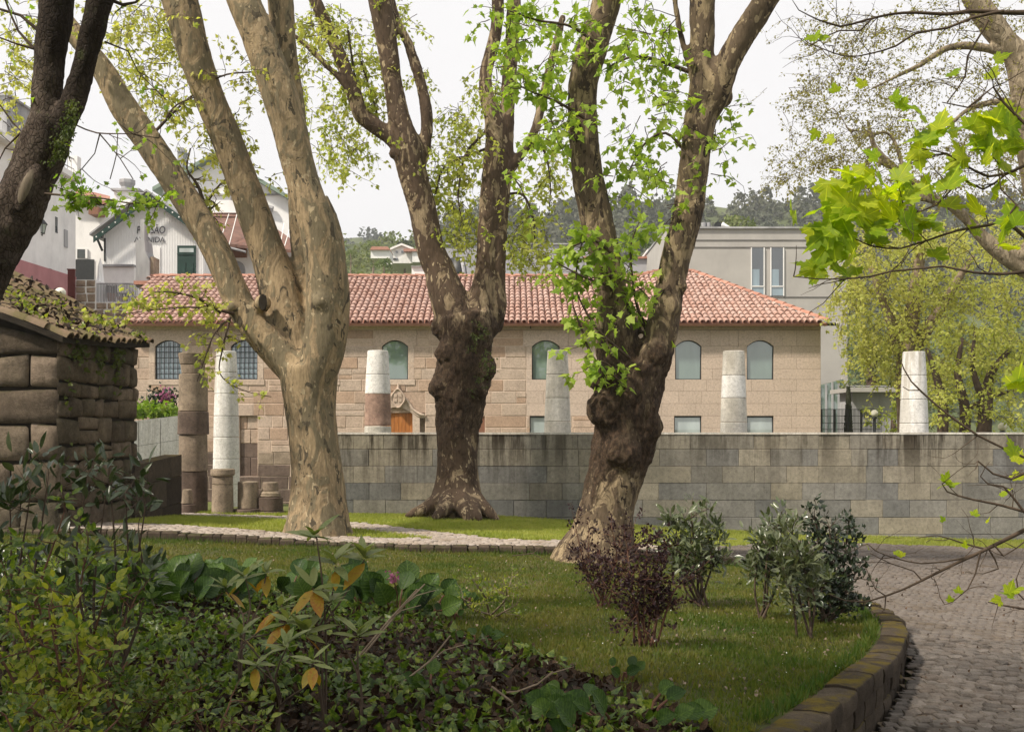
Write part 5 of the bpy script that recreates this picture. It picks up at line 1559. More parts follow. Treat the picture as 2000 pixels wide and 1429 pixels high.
tag(link('hill_trees', me, m_), 'rounded green trees massed on the slope around the far white house', 'woodland', kind='stuff')
me, m_ = forest('far_trees', scatter(h_far, 500, 10, .7, 1.0, .2, 1.0), [(1.3,True),(1.0,False)], MAT['forest_dark'], (4,7), 8)
tag(link('ridge_trees', me, m_), 'thin dark treeline along the distant ridge', 'treeline', kind='stuff')
# single trees that stand out
def far_tree(px_, py_, d, r_px, label, mat, tall=.9, seed=1):
    p = W(px_, py_, d); k_ = r_px*px2(d)
    zb = p.z - k_*2.2
    e = empty('far_tree', (p.x, d, zb), label, 'tree', 'single trees on the hillside')
    P, A, N, s_ = blob(420, seed, tall)
    link('crown', leaves_mesh('crown', leaf_quad(), P*k_+np.array(p), A, N, s_*k_*.85), mat, e)
    MB().tube([(p.x,d,zb-1.5),(p.x+.1*k_,d,p.z-.3*k_),(p.x,d,p.z+.3*k_)], [.12*k_,.08*k_,.03*k_], 6).build('trunk', MAT['twig_pale'], e)
far_tree(1440, 447, 120, 40, 'broad bright green tree rising above the grey building roof', MAT['forest_light'], .75, 21)
far_tree(790, 482, 150, 19, 'dark green round tree directly behind the far white house', MAT['forest_dark'], .9, 22)
far_tree(728, 486, 150, 22, 'mid green round tree left of the far white house', MAT['forest_light'], .9, 23)
far_tree(684, 500, 140, 16, 'small dense tree beside the pale plane trunk on the slope', MAT['forest_light'], .9, 24)
far_tree(748, 520, 120, 20, 'light green tree below the far white house', MAT['forest_light'], .85, 25)
far_tree(1240, 478, 110, 34, 'light green tree between the forked trunk and the grey building', MAT['forest_light'], .9, 26)
# far white house on the slope
DH = 145.0
hx = lambda p: W(p,0,DH).x
hz = lambda p: W(0,p,DH).z
fh = empty('far_white_house', (hx(785), DH, hz(512)), 'small white gabled house with two windows on the green hillside', 'house')
MB().prism([(hx(765),hz(514)),(hx(806),hz(514)),(hx(806),hz(488)),(hx(785),hz(480.5)),(hx(765),hz(488))], DH, DH+9).build('wall', MAT['plaster'], fh)
for a, b_ in (((763,489),(785,480)),((785,480),(808,489))):
    p, q = W(*a,DH), W(*b_,DH)
    s = MB(); s.add([(p.x,DH-.5,p.z),(q.x,DH-.5,q.z),(q.x,DH+9.5,q.z),(p.x,DH+9.5,p.z),(p.x,DH-.5,p.z+.3),(q.x,DH-.5,q.z+.3),(q.x,DH+9.5,q.z+.3),(p.x,DH+9.5,p.z+.3)], [(3,2,1,0),(4,5,6,7),(0,1,5,4),(1,2,6,5),(2,3,7,6),(3,0,4,7)])
    s.build('roof', MAT['plaster'], fh)
for a in (773, 784): MB().box(hx(a), hx(a+4), DH-.1, DH+.01, hz(494.5), hz(490)).build('window', MAT['glass_dark'], fh)
MB().box(hx(768), hx(777), DH-.1, DH+.01, hz(508), hz(504)).build('garage_door', MAT['glass_dark'], fh)
MB().box(hx(750), hx(764.5), DH+1, DH+8, hz(514), hz(489)).box(hx(806.5), hx(835), DH-1, DH+7, hz(514), hz(494)).build('wing', MAT['plaster'], fh)
MB().prism([(hx(749),hz(489)),(hx(766),hz(489)),(hx(762),hz(484)),(hx(752),hz(484))], DH+.8, DH+8).prism([(hx(790),hz(493.8)),(hx(836),hz(493.8)),(hx(834),hz(489)),(hx(790),hz(489))], DH-1.3, DH-.2).build('wing_roof', MAT['ridge_red'], fh)
MB().box(hx(750.5), hx(753), DH+2, DH+3, hz(489), hz(481)).build('chimney', MAT['plaster'], fh)
f2 = empty('far_low_house', (hx(740), DH-6, hz(512)), 'low long white annexe with a red tiled roof below the far house', 'house')
MB().box(W(724,0,DH-6).x, W(761,0,DH-6).x, DH-6, DH-2, hz(518), hz(503)).build('wall', MAT['plaster'], f2)
MB().prism([(W(723,0,DH-6).x,hz(503)),(W(762,0,DH-6).x,hz(503)),(W(758,0,DH-6).x,hz(497)),(W(727,0,DH-6).x,hz(497))], DH-6.4, DH-1.6).build('roof', MAT['ridge_red'], f2)

# ------------------------------------------------------------------ trees
def stem_pts(rows, d, step=.12):
    """rows of (px, py, width_px[, depth offset]) -> dense [x,y,z,r]"""
    out = []
    for r in rows:
        dd = d + (r[3] if len(r) > 3 else 0)
        p = W(r[0], r[1], dd); out.append((p.x, p.y, p.z, r[2]/2*px2(dd)))
    return catmull(out, step)

def wood(name, stems, d, mat, parent, voxel=.035, amp=lambda z: .02, lumps=(), extra=(), freq=3.0):
    """fuse all stems into one skin, then roughen it"""
    b = MB()
    for rows in stems:
        P = stem_pts(rows, d)
        b.tube([p[:3] for p in P], [max(.012, p[3]) for p in P], 18)
    for P in extra: b.tube([p[:3] for p in P], [p[3] for p in P], 10)
    for (px_, py_, r_px, dd) in lumps:
        c = W(px_, py_, d+dd); r = r_px*px2(d)
        b.lathe([(r*math.sin(a)+1e-4, -r*math.cos(a)) for a in np.linspace(.15, math.pi-.15, 8)], c, 12)
    me = b.mesh(name)
    o = bpy.data.objects.new(name, me); COL.objects.link(o)
    md = o.modifiers.new('r', 'REMESH'); md.mode = 'VOXEL'; md.voxel_size = voxel; md.use_smooth_shade = True
    sm = o.modifiers.new('s', 'SMOOTH'); sm.factor = .5; sm.iterations = 6
    dg = bpy.context.evaluated_depsgraph_get()
    m2 = bpy.data.meshes.new_from_object(o.evaluated_get(dg))
    bpy.data.objects.remove(o)
    n = len(m2.vertices)
    co = np.empty(n*3, np.float32); m2.vertices.foreach_get('co', co); co = co.reshape(-1,3)
    nn = np.empty(n*3, np.float32); m2.vertices.foreach_get('normal', nn); nn = nn.reshape(-1,3)
    dis = np.empty(n, np.float32)
    for i in range(n):
        x, y, z = float(co[i,0]), float(co[i,1]), float(co[i,2])
        a = amp(z)
        dis[i] = a*(noise.noise((x*freq, y*freq, z*freq*.6)) + .6*noise.noise((x*freq*3, y*freq*3, z*freq*1.3)) + .5*noise.noise((x*freq*7, y*freq*7, z*freq*3.5)))
    co = co + nn*dis[:,None]
    m2.vertices.foreach_set('co', co.ravel()); m2.update()
    m2.polygons.foreach_set('use_smooth', np.ones(len(m2.polygons), dtype=bool))
    m2.materials.clear()
    return link(name, m2, mat, parent)

class Crown:
    """twigs and leaves gathered for one tree"""
    def __init__(s): s.tw = MB(); s.P, s.A, s.N, s.S = [], [], [], []
    def twig(s, p, dr, L, r, nleaf, ls, droop=.5, kids=0, seg=5):
        p = Vector(p); dr = Vector(dr).normalized(); pts = [p.copy()]
        for i in range(seg):
            dr = (dr + Vector(rng.normal(0,.22,3)) + Vector((0,0,-droop/seg))).normalized()
            p = p + dr*(L/seg); pts.append(p.copy())
        s.tw.tube(pts, list(np.linspace(r, r*.35, seg+1)), 4, False)
        for k in range(nleaf):
            t = rng.uniform(.25,1)*seg; i = min(int(t), seg-1)
            q = pts[i].lerp(pts[i+1], t-i)
            off = Vector(rng.normal(0,1,3)); off = off/off.length*ls*rng.uniform(.2,.9)
            s.P.append(tuple(q+off)); s.A.append(tuple(off + Vector((0,0,-.35*ls)))); 
            s.N.append(tuple(rng.normal(0,.55,3) + np.array([0,-.25,.85]))); s.S.append(ls*rng.uniform(.6,1.25))
        for k in range(kids):
            i = int(rng.integers(1, seg+1))
            s.twig(pts[i], dr + Vector(rng.normal(0,.7,3)), L*rng.uniform(.35,.6), r*.55, max(2, nleaf//2), ls, droop, 0, 4)
    def clump(s, px_, py_, d, rx, ry, n, ls, L=.5, droop=.5, nl=7, kids=1, dz=.8, out=None):
        for _ in range(n):
            x = px_ + rng.normal(0,.5)*rx; y = py_ + rng.normal(0,.5)*ry
            p = W(x, y, d + rng.normal(0,dz))
            dr = rng.normal(0,1,3); dr[2] = dr[2]*.5 - .1
            if out is not None: dr = dr*.6 + np.array(out)
            s.twig(p, dr, L*rng.uniform(.6,1.3), .005+.002*ls/.1, nl, ls, droop, kids)
    def branch(s, pts, d, nleaf_t=0, ls=.1, tw=.0, seg=6, L=.4, droop=.4):
        """a drawn thin branch (px,py,width[,dd]) with side twigs"""
        P = stem_pts(pts, d, .1)
        s.tw.tube([p[:3] for p in P], [max(.004, p[3]) for p in P], seg, False)
        for _ in range(int(tw)):
            i = int(rng.integers(len(P)//5, len(P)))
            s.twig(P[i][:3], rng.normal(0,1,3)*np.array([1,.8,.7]), L*rng.uniform(.5,1.2), max(.004, P[i][3]*.45), nleaf_t, ls, droop, 1)
    def build(s, parent, lmat, tmat, T, n_obj=0, lname='leaf'):
        link('twigs', np_mesh('twigs', s.tw.v, s.tw.f, True), tmat, parent)['kind'] = 'stuff'
        P, A, N, S_ = map(np.array, (s.P, s.A, s.N, s.S))
        if n_obj:
            q = np.stack([HX+P[:,0]/P[:,1]*F, HY-(P[:,2]-EYE)/P[:,1]*F],1)
            vis = (q[:,0]>0)&(q[:,0]<2000)&(q[:,1]>0)&(q[:,1]<1429)&(P[:,1]>.5)
            score = np.where(vis, S_/P[:,1], -1); o = np.argsort(-score)
            near = o[:n_obj]; rest = o[n_obj:]
            leaf_objs(lname, T, P[near], A[near], N[near], S_[near], lmat, parent)
        else: rest = np.arange(len(P))
        if len(rest):
            o = link('crown', leaves_mesh('crown', T, P[rest], A[rest], N[rest], S_[rest]), lmat, parent)
            o['kind'] = 'stuff'

# --- pale plane tree with four stems
D1 = 16.0
t1 = empty('plane_tree', W(622,1040,D1), 'pale smooth plane tree splitting into four leaning stems', 'tree')
st1 = [[(620,1075,160),(620,1040,136),(621,1000,118),(620,930,102),(613,860,96),(606,800,98),(604,750,110),(604,715,114)],
       [(604,760,70),(585,728,76),(545,690,66),(492,632,60),(462,580,57),(430,505,56),(392,435,55),(335,345,55),(285,270,55),(242,210,54),(203,140,44),(165,90,40),(110,20,38),(60,-60,34),(0,-150,28)],
       [(600,740,80,.1),(585,690,84,.25),(565,630,88,.35),(548,570,84,.4),(525,500,70,.4),(473,352,62,.3),(440,265,60,.2),(403,175,60,.1),(375,90,64,0),(351,0,70,0),(320,-100,62,0),(270,-230,50,0)],
       [(612,740,84,-.1),(632,680,84,-.15),(640,600,86,-.2),(636,520,80,-.25),(618,435,72,-.3),(590,350,64,-.3),(566,255,68,-.3),(543,175,70,-.3),(508,80,66,-.3),(475,0,64,-.3),(430,-110,54,-.3),(380,-250,42,-.3)],
       [(628,660,66,.35),(636,560,70,.4),(650,500,52,.45),(640,440,48,.5),(620,390,44,.5)],
       [(610,640,40,.5),(598,540,44,.55),(585,450,40,.6),(580,350,38,.6),(580,260,40,.6),(572,190,44,.6),(557,100,46,.6),(548,0,50,.6),(545,-120,44,.6),(560,-260,36,.6)]]
wood('trunk', st1, D1, MAT['bark_tan'], t1, .036, lambda z: .009 + .018*max(0, 1.0-z), [(513,592,17,-.15),(627,590,20,-.45),(640,700,22,-.2),(452,600,13,-.2)])
kn = MB(); p = W(513,590,D1-.27); kn.lathe([(.07,-.03),(.085,0),(.07,.03)], (0,0,0), 12)
kn = MB(); kn.prism([(p.x+.06*math.cos(a), p.z+.13*math.sin(a)) for a in np.linspace(0,2*math.pi,14,endpoint=False)], p.y-.02, p.y+.2)
kn.build('knot_hole', MAT['hut_dark'], t1)
c1 = Crown()
for (x, y, rx_, ry_, n) in [(250,70,60,60,9),(310,130,50,45,7),(20,140,30,80,8),(55,60,40,50,7),(335,190,36,60,5),(270,25,60,25,7),(400,265,30,50,4),(470,240,26,50,4),(490,150,30,40,5),(290,170,30,40,4),(180,40,40,40,5),(30,250,20,60,3),(440,180,20,30,2),(330,70,40,40,5),(500,330,30,30,2),(615,60,30,60,5)]:
    c1.clump(x, y, D1+1.0, rx_, ry_, n*3, .08, .6, .7, 10, 1, .8)
c1.branch([(325,230,6),(345,205,4),(380,190,3)], D1-.2, 4, .1, 4)
c1.branch([(300,260,7),(360,200,5),(430,150,4),(500,140,3)], D1, 6, .1, 7)
c1.branch([(455,612,7,-.3),(420,605,5,-.8),(370,600,3.5,-1.2),(300,605,2.5,-1.5),(230,615,2,-1.6)], D1, 9, .085, 22, 6, .45, .1)
c1.branch([(450,620,5,-.3),(420,650,3.5,-.8),(400,700,2.5,-1),(385,745,2,-1.1)], D1, 6, .085, 12, 6, .4, .4)
c1.branch([(450,620,5,-.3),(435,680,3.5,-.6),(430,730,2.5,-.8),(470,760,2,-.9),(530,775,1.5,-.9)], D1, 5, .085, 12, 6, .35, .3)
c1.branch([(430,610,8,-.6),(380,580,5,-1),(310,570,3,-1.2),(270,590,2,-1.3)], D1, 8, .085, 12, 6, .4, .1)
c1.branch([(427,470,5,.1),(400,400,8,.6),(385,360,6,.7),(365,330,4,.8),(372,290,3,.9)], D1, 6, .09, 13, 6, .5, .1)
c1.branch([(400,400,7,.6),(430,360,4,.6),(455,340,3,.6)], D1, 7, .09, 8, 6, .4, .1)
for (x, y, dz_) in [(100,-250,-1),(260,-320,0),(420,-300,1),(560,-330,1.5),(330,-500,-1),(500,-520,0),(180,-480,2),(640,-420,2),(20,-380,-2),(-150,-300,-1),(400,-700,-1),(560,-720,1)]:
    c1.clump(x, y, D1+dz_, 130, 110, 11, .13, .8, .5, 9, 1, 1.6)
c1.build(t1, MAT['leaf_spring'], MAT['twig'], leaf_plane(), 120)
tag(t1)

# --- mottled plane tree by the wall
D2 = 20.0
t2 = empty('plane_tree', W(890,1010,D2), 'dark crusted plane tree with spreading roots and ferns close to the granite wall', 'tree')
st2 = [[(890,1040,150),(890,1008,126),(892,975,104),(893,935,86),(893,900,80),(894,850,82),(897,800,92),(900,750,104),(904,710,104),(908,675,98),(912,645,112),(908,615,110)],
       [(900,640,84),(884,600,78),(868,560,68),(856,520,60),(842,490,56),(823,400,54),(806,340,57),(795,290,58),(782,240,46),(772,190,38),(764,140,38),(752,60,42),(742,0,46),(725,-90,42),(700,-220,34)],
       [(790,300,34),(765,270,33),(735,248,32),(706,224,33),(690,180,30),(664,110,27),(640,55,26),(615,0,25),(585,-70,22),(550,-150,18)],
       [(692,190,14,-.05),(668,160,12,-.1),(635,125,12,-.15),(590,82,11,-.2),(545,50,11,-.2),(505,20,11,-.2),(440,-30,9,-.2)],
       [(822,320,22,.1),(830,290,24,.1),(834,255,24,.1),(832,215,24,.1),(824,170,22,.1),(812,130,21,.1),(797,85,18,.1),(778,45,16,.1),(765,0,14,.1)],
       [(925,640,70,.05),(938,600,62,.05),(945,560,50,.05),(948,520,40,.05),(950,460,36,.05),(955,400,38,.05),(962,330,40,.05),(968,270,42,.05),(962,225,36,.05),(951,190,30,.05),(948,150,26,.05),(958,105,26,.05),(969,60,24,.05),(972,0,24,.05),(970,-90,20,.05)],
       [(950,640,60,.15),(962,600,54,.15),(968,540,40,.15),(972,460,36,.15),(978,380,38,.15),(985,300,36,.15),(990,230,30,.15),(994,160,28,.15),(1000,80,28,.15),(1005,0,26,.15),(1015,-100,22,.15)],
       [(985,340,26,.15),(1005,318,20,.1),(1030,285,18,.1),(1048,245,18,0),(1060,195,19,0),(1072,140,17,0),(1085,90,15,0),(1100,30,13,0)]]
roots = []
for (pts) in [[(890,960,70),(850,985,40,-.3),(815,1000,22,-.5),(790,1008,10,-.6)], [(895,955,60),(905,990,34,-.7),(912,1010,20,-.9),(915,1020,10,-1.0)], [(900,955,60),(935,985,38,-.35),(960,1005,22,-.5),(975,1016,10,-.6)], [(890,960,60),(865,995,30,-.8),(845,1014,14,-1.0)], [(905,960,60),(925,1000,30,-.7),(940,1016,12,-.9)], [(885,960,50),(840,992,26,.2),(810,1006,12,.2)]]:
    roots.append(stem_pts(pts, D2))
wood('trunk', st2, D2, MAT['bark_mid'], t2, .038, lambda z: .014 + .05*math.exp(-((z-2.7)/1.3)**4), [(862,640,22,-.1),(945,720,26,-.2),(862,755,22,-.2),(948,640,28,0),(875,690,26,-.25),(930,760,20,-.3),(768,300,10,-.1),(958,255,14,0)], roots)
c2 = Crown()
for (x, y, rx_, ry_, n) in [(620,110,50,70,9),(660,220,45,50,8),(700,150,45,60,8),(590,50,40,40,6),(720,90,40,50,6),(650,270,50,30,7),(730,230,30,30,4),(690,285,25,15,4),(780,40,30,40,5),(830,140,18,20,3),(660,40,50,40,7),(580,180,30,50,4),
                            (900,220,40,30,8),(870,290,30,60,8),(925,320,30,70,9),(895,400,40,50,9),(930,450,30,40,7),(950,150,24,60,6),(1030,420,44,50,10),(1070,320,36,80,9),(870,460,30,20,4),(1000,470,30,30,6),(1040,500,30,20,5),(850,350,20,40,4),(700,330,40,20,1),(640,330,20,20,1)]:
    c2.clump(x, y, D2+.8, rx_, ry_, n*3, .088, .65, 1.1, 10, 1, .8)
for br in ([(957,250,8),(935,270,6),(910,300,5),(900,340,4),(895,390,3),(905,440,2)], [(950,290,6),(900,310,5),(865,330,4),(850,380,3)], [(985,380,6),(1020,380,5),(1040,420,4),(1045,480,2)], [(680,60,5),(690,130,4),(700,190,3)], [(705,120,5),(730,200,4),(745,250,2)], [(1040,270,6),(1065,300,5),(1075,360,3),(1072,420,2)]):
    c2.branch(br, D2+.2, 8, .11, 12, 5, .5, 1.0)
for (x, y, dz_) in [(560,-150,1),(700,-200,0),(850,-180,1),(1000,-200,2),(640,-380,0),(800,-400,-1),(960,-400,1),(1100,-330,2),(740,-600,0),(900,-620,1)]:
    c2.clump(x, y, D2+dz_, 130, 90, 10, .13, .9, .5, 9, 1, 1.6)
c2.build(t2, MAT['leaf_spring'], MAT['twig'], leaf_plane(), 120)
fe = Crown()
for (x, y, n, L) in [(938,642,10,.24),(925,668,8,.2),(948,712,16,.28),(932,748,6,.2)]:
    for _ in range(n):
        p = W(x+rng.normal(0,7), y+rng.normal(0,9), D2-.52 + .12*rng.random())
        fe.twig(p, (rng.normal(.25,.6), -.9, rng.normal(.4,.4)), L*rng.uniform(.6,1.3), .004, 9, .055, 1.1, 0, 4)
P, A, N, S_ = map(np.array, (fe.P, fe.A, fe.N, fe.S))
link('fern_tuft', leaves_mesh('fern_tuft', leaf_lance(.2,.05,.2), P, A, N, S_), MAT['leaf_fern'], t2)['kind'] = 'stuff'

# --- forked dark plane tree
D3 = 14.4
t3 = empty('plane_tree', W(1170,1080,D3), 'massive forked plane tree with blackened hollow bark and bright leaf sprays', 'tree')
st3 = [[(1160,1110,185),(1166,1080,160),(1176,1045,128),(1183,1000,110),(1195,955,108),(1206,915,112),(1214,875,122),(1220,840,128),(1226,790,132),(1232,745,132),(1236,715,126)],
       [(1225,770,84),(1212,720,84),(1205,680,84),(1202,640,84),(1199,605,66),(1195,570,60),(1184,510,61),(1172,460,64),(1160,405,64),(1148,350,62),(1142,300,60),(1138,240,58),(1137,195,58),(1141,150,58),(1155,100,60),(1172,50,56),(1186,0,58),(1208,-80,54),(1225,-200,44)],
       [(1240,770,84,-.05),(1262,725,80,-.1),(1282,685,70,-.1),(1292,645,66,-.1),(1302,600,60,-.1),(1311,550,56,-.1),(1322,500,58,-.1),(1335,450,58,-.1),(1346,400,60,-.1),(1354,340,58,-.1),(1360,285,60,-.1),(1370,225,66,-.1),(1374,180,58,-.1),(1372,130,48,-.1),(1372,60,48,-.1),(1372,0,51,-.1),(1376,-90,46,-.1),(1385,-220,38,-.1)],
       [(1385,215,50,-.15),(1402,175,54,-.2),(1420,125,50,-.25),(1445,80,48,-.3),(1480,25,49,-.35),(1520,-35,46,-.4),(1570,-120,40,-.4)],
       [(1352,160,10),(1340,110,12),(1328,60,12),(1318,0,12),(1312,-80,9)]]
wood('trunk', st3, D3, MAT['bark_dark'], t3, .034, lambda z: .014 + .048*math.exp(-((z-1.9)/1.0)**4), [(1412,190,20,-.1),(1280,690,34,-.2),(1185,800,40,-.25),(1260,830,36,-.15),(1230,640,24,.1),(1175,740,26,-.2),(1215,880,40,-.3),(1310,600,24,-.2),(1330,560,14,-.2)],
     [stem_pts(q, D3) for q in ([(1160,1060,70),(1125,1080,40,-.2),(1098,1092,18,-.3)], [(1180,1060,70),(1215,1085,40,-.3),(1240,1098,16,-.4)], [(1165,1060,60),(1160,1092,34,-.6)])])
c3 = Crown()
for (x, y, rx_, ry_, n) in [(1030,50,50,50,11),(1000,20,36,26,6),(1060,140,46,40,9),(1110,220,50,36,9),(1065,275,50,36,8),(1000,340,20,14,3),(1210,60,70,50,11),(1250,160,60,50,10),(1265,240,60,40,9),(1290,330,46,50,9),(1215,340,30,50,6),(1315,420,24,40,4),(1400,225,30,40,5),(1395,320,16,40,3),
                            (1280,60,50,50,8),(1100,90,50,40,8),(970,110,30,60,5),(1330,260,30,40,4)]:
    c3.clump(x, y, D3-.3, rx_, ry_, int(n*1.2), .12, .55, .5, 7, 1, .9)
for br, tw in (([(1230,700,7,-.4),(1195,670,5,-.6),(1165,640,5,-.6),(1140,600,4,-.6),(1125,560,3,-.6),(1130,500,3,-.6),(1145,450,2,-.6)], 20),
               ([(1210,740,7,-.5),(1160,700,5,-.7),(1135,640,4,-.7),(1120,600,3,-.7)], 10), ([(1265,650,8,.0),(1245,600,6,-.2),(1235,540,5,-.3),(1232,480,3,-.3),(1250,430,2,-.3)], 18),
               ([(1220,740,6,-.5),(1175,705,3,-.7),(1140,725,2,-.7)], 6), ([(1195,560,6,-.4),(1150,545,4,-.7),(1100,520,3,-.8),(1070,500,2,-.8)], 12), ([(1200,500,6,-.4),(1160,470,4,-.6),(1120,480,3,-.7)], 10),
               ([(1345,140,9),(1290,120,7),(1240,110,5),(1190,130,3)], 10), ([(1335,290,6),(1300,260,5),(1260,280,4),(1230,330,2)], 10), ([(1140,230,7,-.4),(1090,200,5,-.6),(1040,180,4,-.6),(1000,160,2,-.6)], 12),
               ([(1160,80,7,-.4),(1110,50,5,-.5),(1050,40,4,-.5),(990,20,2,-.5)], 12), ([(1205,540,5,-.35),(1245,560,3,-.5),(1275,590,2,-.5)], 6)):
    c3.branch(br, D3, 6, .13, tw, 6, .38, .25)
for (x, y, dz_) in [(1050,-160,0),(1200,-180,-1),(1350,-180,0),(1500,-160,0),(1120,-380,-1),(1300,-400,0),(1480,-380,1),(1640,-260,1),(1200,-640,-1),(1400,-620,0),(1000,-500,-2)]:
    c3.clump(x, y, D3+dz_, 140, 100, 10, .14, .8, .5, 9, 1, 1.5)
c3.build(t3, MAT['leaf_bright'], MAT['twig'], leaf_plane(), 300)

# --- dark rough tree at the left edge
D0 = 7.6
t0 = empty('dark_tree', W(-250,1230,D0), 'rough dark-barked tree forking beside a pale oval scar at the left edge', 'tree')
st0 = [[(-270,1290,190),(-245,1200,160),(-190,980,130),(-120,730,122),(-50,545,118),(-5,468,108),(32,408,98),(62,345,90),(85,285,92),(100,235,80)],
       [(85,285,66),(90,230,58),(92,190,56),(97,130,58),(102,80,60),(107,30,62),(112,-10,63),(118,-90,58),(115,-220,50),(100,-420,40)],
       [(95,290,56,-.02),(120,245,52,-.03),(142,205,46,-.05),(156,160,44,-.05),(170,105,45,-.08),(184,50,48,-.1),(196,0,50,-.1),(212,-90,44,-.1),(235,-230,38,-.1),(280,-420,30,-.1)]]
wood('trunk', st0, D0, MAT['bark_black'], t0, .02, lambda z: .014, [(12,470,30,-.05),(-5,500,36,-.05),(20,440,26,-.1)], (), 5.0)
pc = W(55,366,D0-.165)
def scar(name, rx_, rz_, ry_, mat):
    b_ = MB().lathe([(math.sin(a)+1e-4, -math.cos(a)) for a in np.linspace(.05, math.pi-.05, 12)], (0,0,0), 18)
    me = b_.mesh(name, True)
    for v in me.vertices:
        x, y, z = v.co; z *= rz_; v.co = Vector((pc.x + x*rx_ + z*.30, pc.y + y*ry_ + z*.1, pc.z + z))
    return link(name, me, mat, t0)
scar('scar_rim', .078, .185, .046, MAT['bark_black']); scar('bark_scar', .056, .155, .060, MAT['cutwood'])
c0 = Crown()
for br, tw in (([(75,60,8),(40,30,6),(0,18,5),(-60,10,4)], 2), ([(66,95,7),(35,60,5),(10,0,4)], 1), ([(66,95,6),(30,85,4),(-10,70,3)], 2), ([(68,215,6),(45,260,5),(25,240,4),(0,205,3)], 2),
               ([(215,0,8),(240,10,7),(265,5,5),(290,-20,4)], 1), ([(150,245,3,-.1),(190,260,3,-.2),(260,262,2,-.3),(310,270,2,-.3)], 5), ([(195,262,3),(185,300,2),(160,330,2),(125,360,1.5)], 1),
               ([(195,262,3),(235,310,2),(260,350,2)], 1), ([(205,82,4),(250,100,3),(270,140,2),(325,195,1.5)], 3), ([(40,260,5),(10,290,3),(-10,330,2)], 2), ([(230,262,2),(228,300,1.5),(215,350,1.5)], 1)):
    c0.branch(br, D0, 2, .055, tw, 5, .3, .3)
for br, tw in (([(88,378,5,-.2),(130,382,4,-.3),(190,386,3.5,-.4),(255,397,3,-.5),(310,395,2,-.5)], 20), ([(120,380,3,-.3),(150,395,2,-.3),(200,400,2,-.3)], 7)):
    c0.branch(br, D0, 8, .05, tw, 5, .2, .0)
for k_ in range(900):  # unseen leaf sprays added overhead and behind the camera to shade the foreground
    if k_ < 430: x = rng.normal(-6.4,2.4); y = min(4.2, rng.normal(1.0,2.3)); z = rng.uniform(6.4,10.5)
    else: x = rng.normal(-1,3.6); y = min(3.5, rng.normal(-2.5,2.5)); z = rng.uniform(5.6,9)
    c0.twig((x,y,z), rng.normal(0,1,3)*np.array([1,1,.4]), 1.0, .012, 12, .19, .4, 1)
c0.build(t0, MAT['leaf_bright'], MAT['twig'], leaf_plane(), 60)
fe = Crown()
for _ in range(90):
    t = rng.random(); x = 150-42*t+rng.normal(0,4); y = 205+115*t+rng.normal(0,6)
    fe.twig(W(x, y, D0-.16+.06*rng.random()), (rng.normal(.2,.5), -.8, rng.normal(.2,.4)), .09, .002, 9, .025, 1.2, 0, 4)
P, A, N, S_ = map(np.array, (fe.P, fe.A, fe.N, fe.S))
link('fern_tuft', leaves_mesh('fern_tuft', leaf_lance(.22,.05,.2), P, A, N, S_), MAT['leaf_fern'], t0)['kind'] = 'stuff'

# --- big plane tree behind the wall at the right
DR_ = 27.0
t4 = empty('plane_tree', W(2010,860,DR_), 'budding plane tree behind the wall with pale snaking limbs', 'tree')
st4 = [[(2120,1000,80),(2110,860,70),(2085,700,62),(2055,500,56),(2018,300,50),(2002,180,46),(1990,115,46),(1965,85,40),(1935,45,40),(1905,0,38),(1870,-70,34)],
       [(2022,330,40),(2002,180,36),(2020,80,32),(2040,-40,28)],
       [(1994,130,22),(1950,102,16),(1900,90,14),(1855,93,13),(1826,108,11),(1795,128,9),(1750,150,7),(1700,175,5)],
       [(2045,440,26),(1985,500,24),(1925,465,20),(1890,430,18),(1858,405,14),(1820,385,12)], 
       [(2060,560,26),(2000,528,24),(1950,495,22),(1915,460,20),(1870,410,16),(1830,395,12),(1790,385,9)],
       [(1830,395,14),(1790,360,13),(1755,335,13),(1722,305,12),(1705,280,9),(1695,235,6)], [(1770,345,9),(1740,265,7),(1700,262,6),(1650,250,4)], [(1755,335,7),(1690,300,5),(1630,215,3.5),(1560,180,2.5)],
       [(1990,200,18),(1940,200,12),(1890,215,9),(1850,250,6)]]
wood('trunk', [[(a[0],a[1],a[2]*1.15) for a in s_] for s_ in st4], DR_, MAT['bark_far'], t4, .045, lambda z: .015)
c4 = Crown()
for (x, y, rx_, ry_, n) in [(1600,60,60,60,10),(1680,50,60,50,11),(1760,60,60,50,11),(1850,40,50,40,10),(1950,30,50,40,9),(1600,150,60,40,10),(1680,150,60,50,14),(1780,170,60,50,14),(1880,150,60,50,12),(1960,180,40,60,10),(1570,200,50,40,9),(1640,240,60,40,14),(1720,240,60,40,14),(1560,310,50,30,9),(1620,310,60,40,14),(1700,320,60,40,13),(1800,280,60,50,13),(1900,270,50,50,12),(1540,340,30,16,5),(1650,370,40,30,9),(1750,380,60,40,14),(1870,350,60,40,12),(1960,320,40,60,10)]:
    c4.clump(x, y, DR_, rx_, ry_, n*3, .075, .8, .3, 9, 2, 1.3)
c4.build(t4, MAT['leaf_bud'], MAT['twig'], leaf_small(), 0)

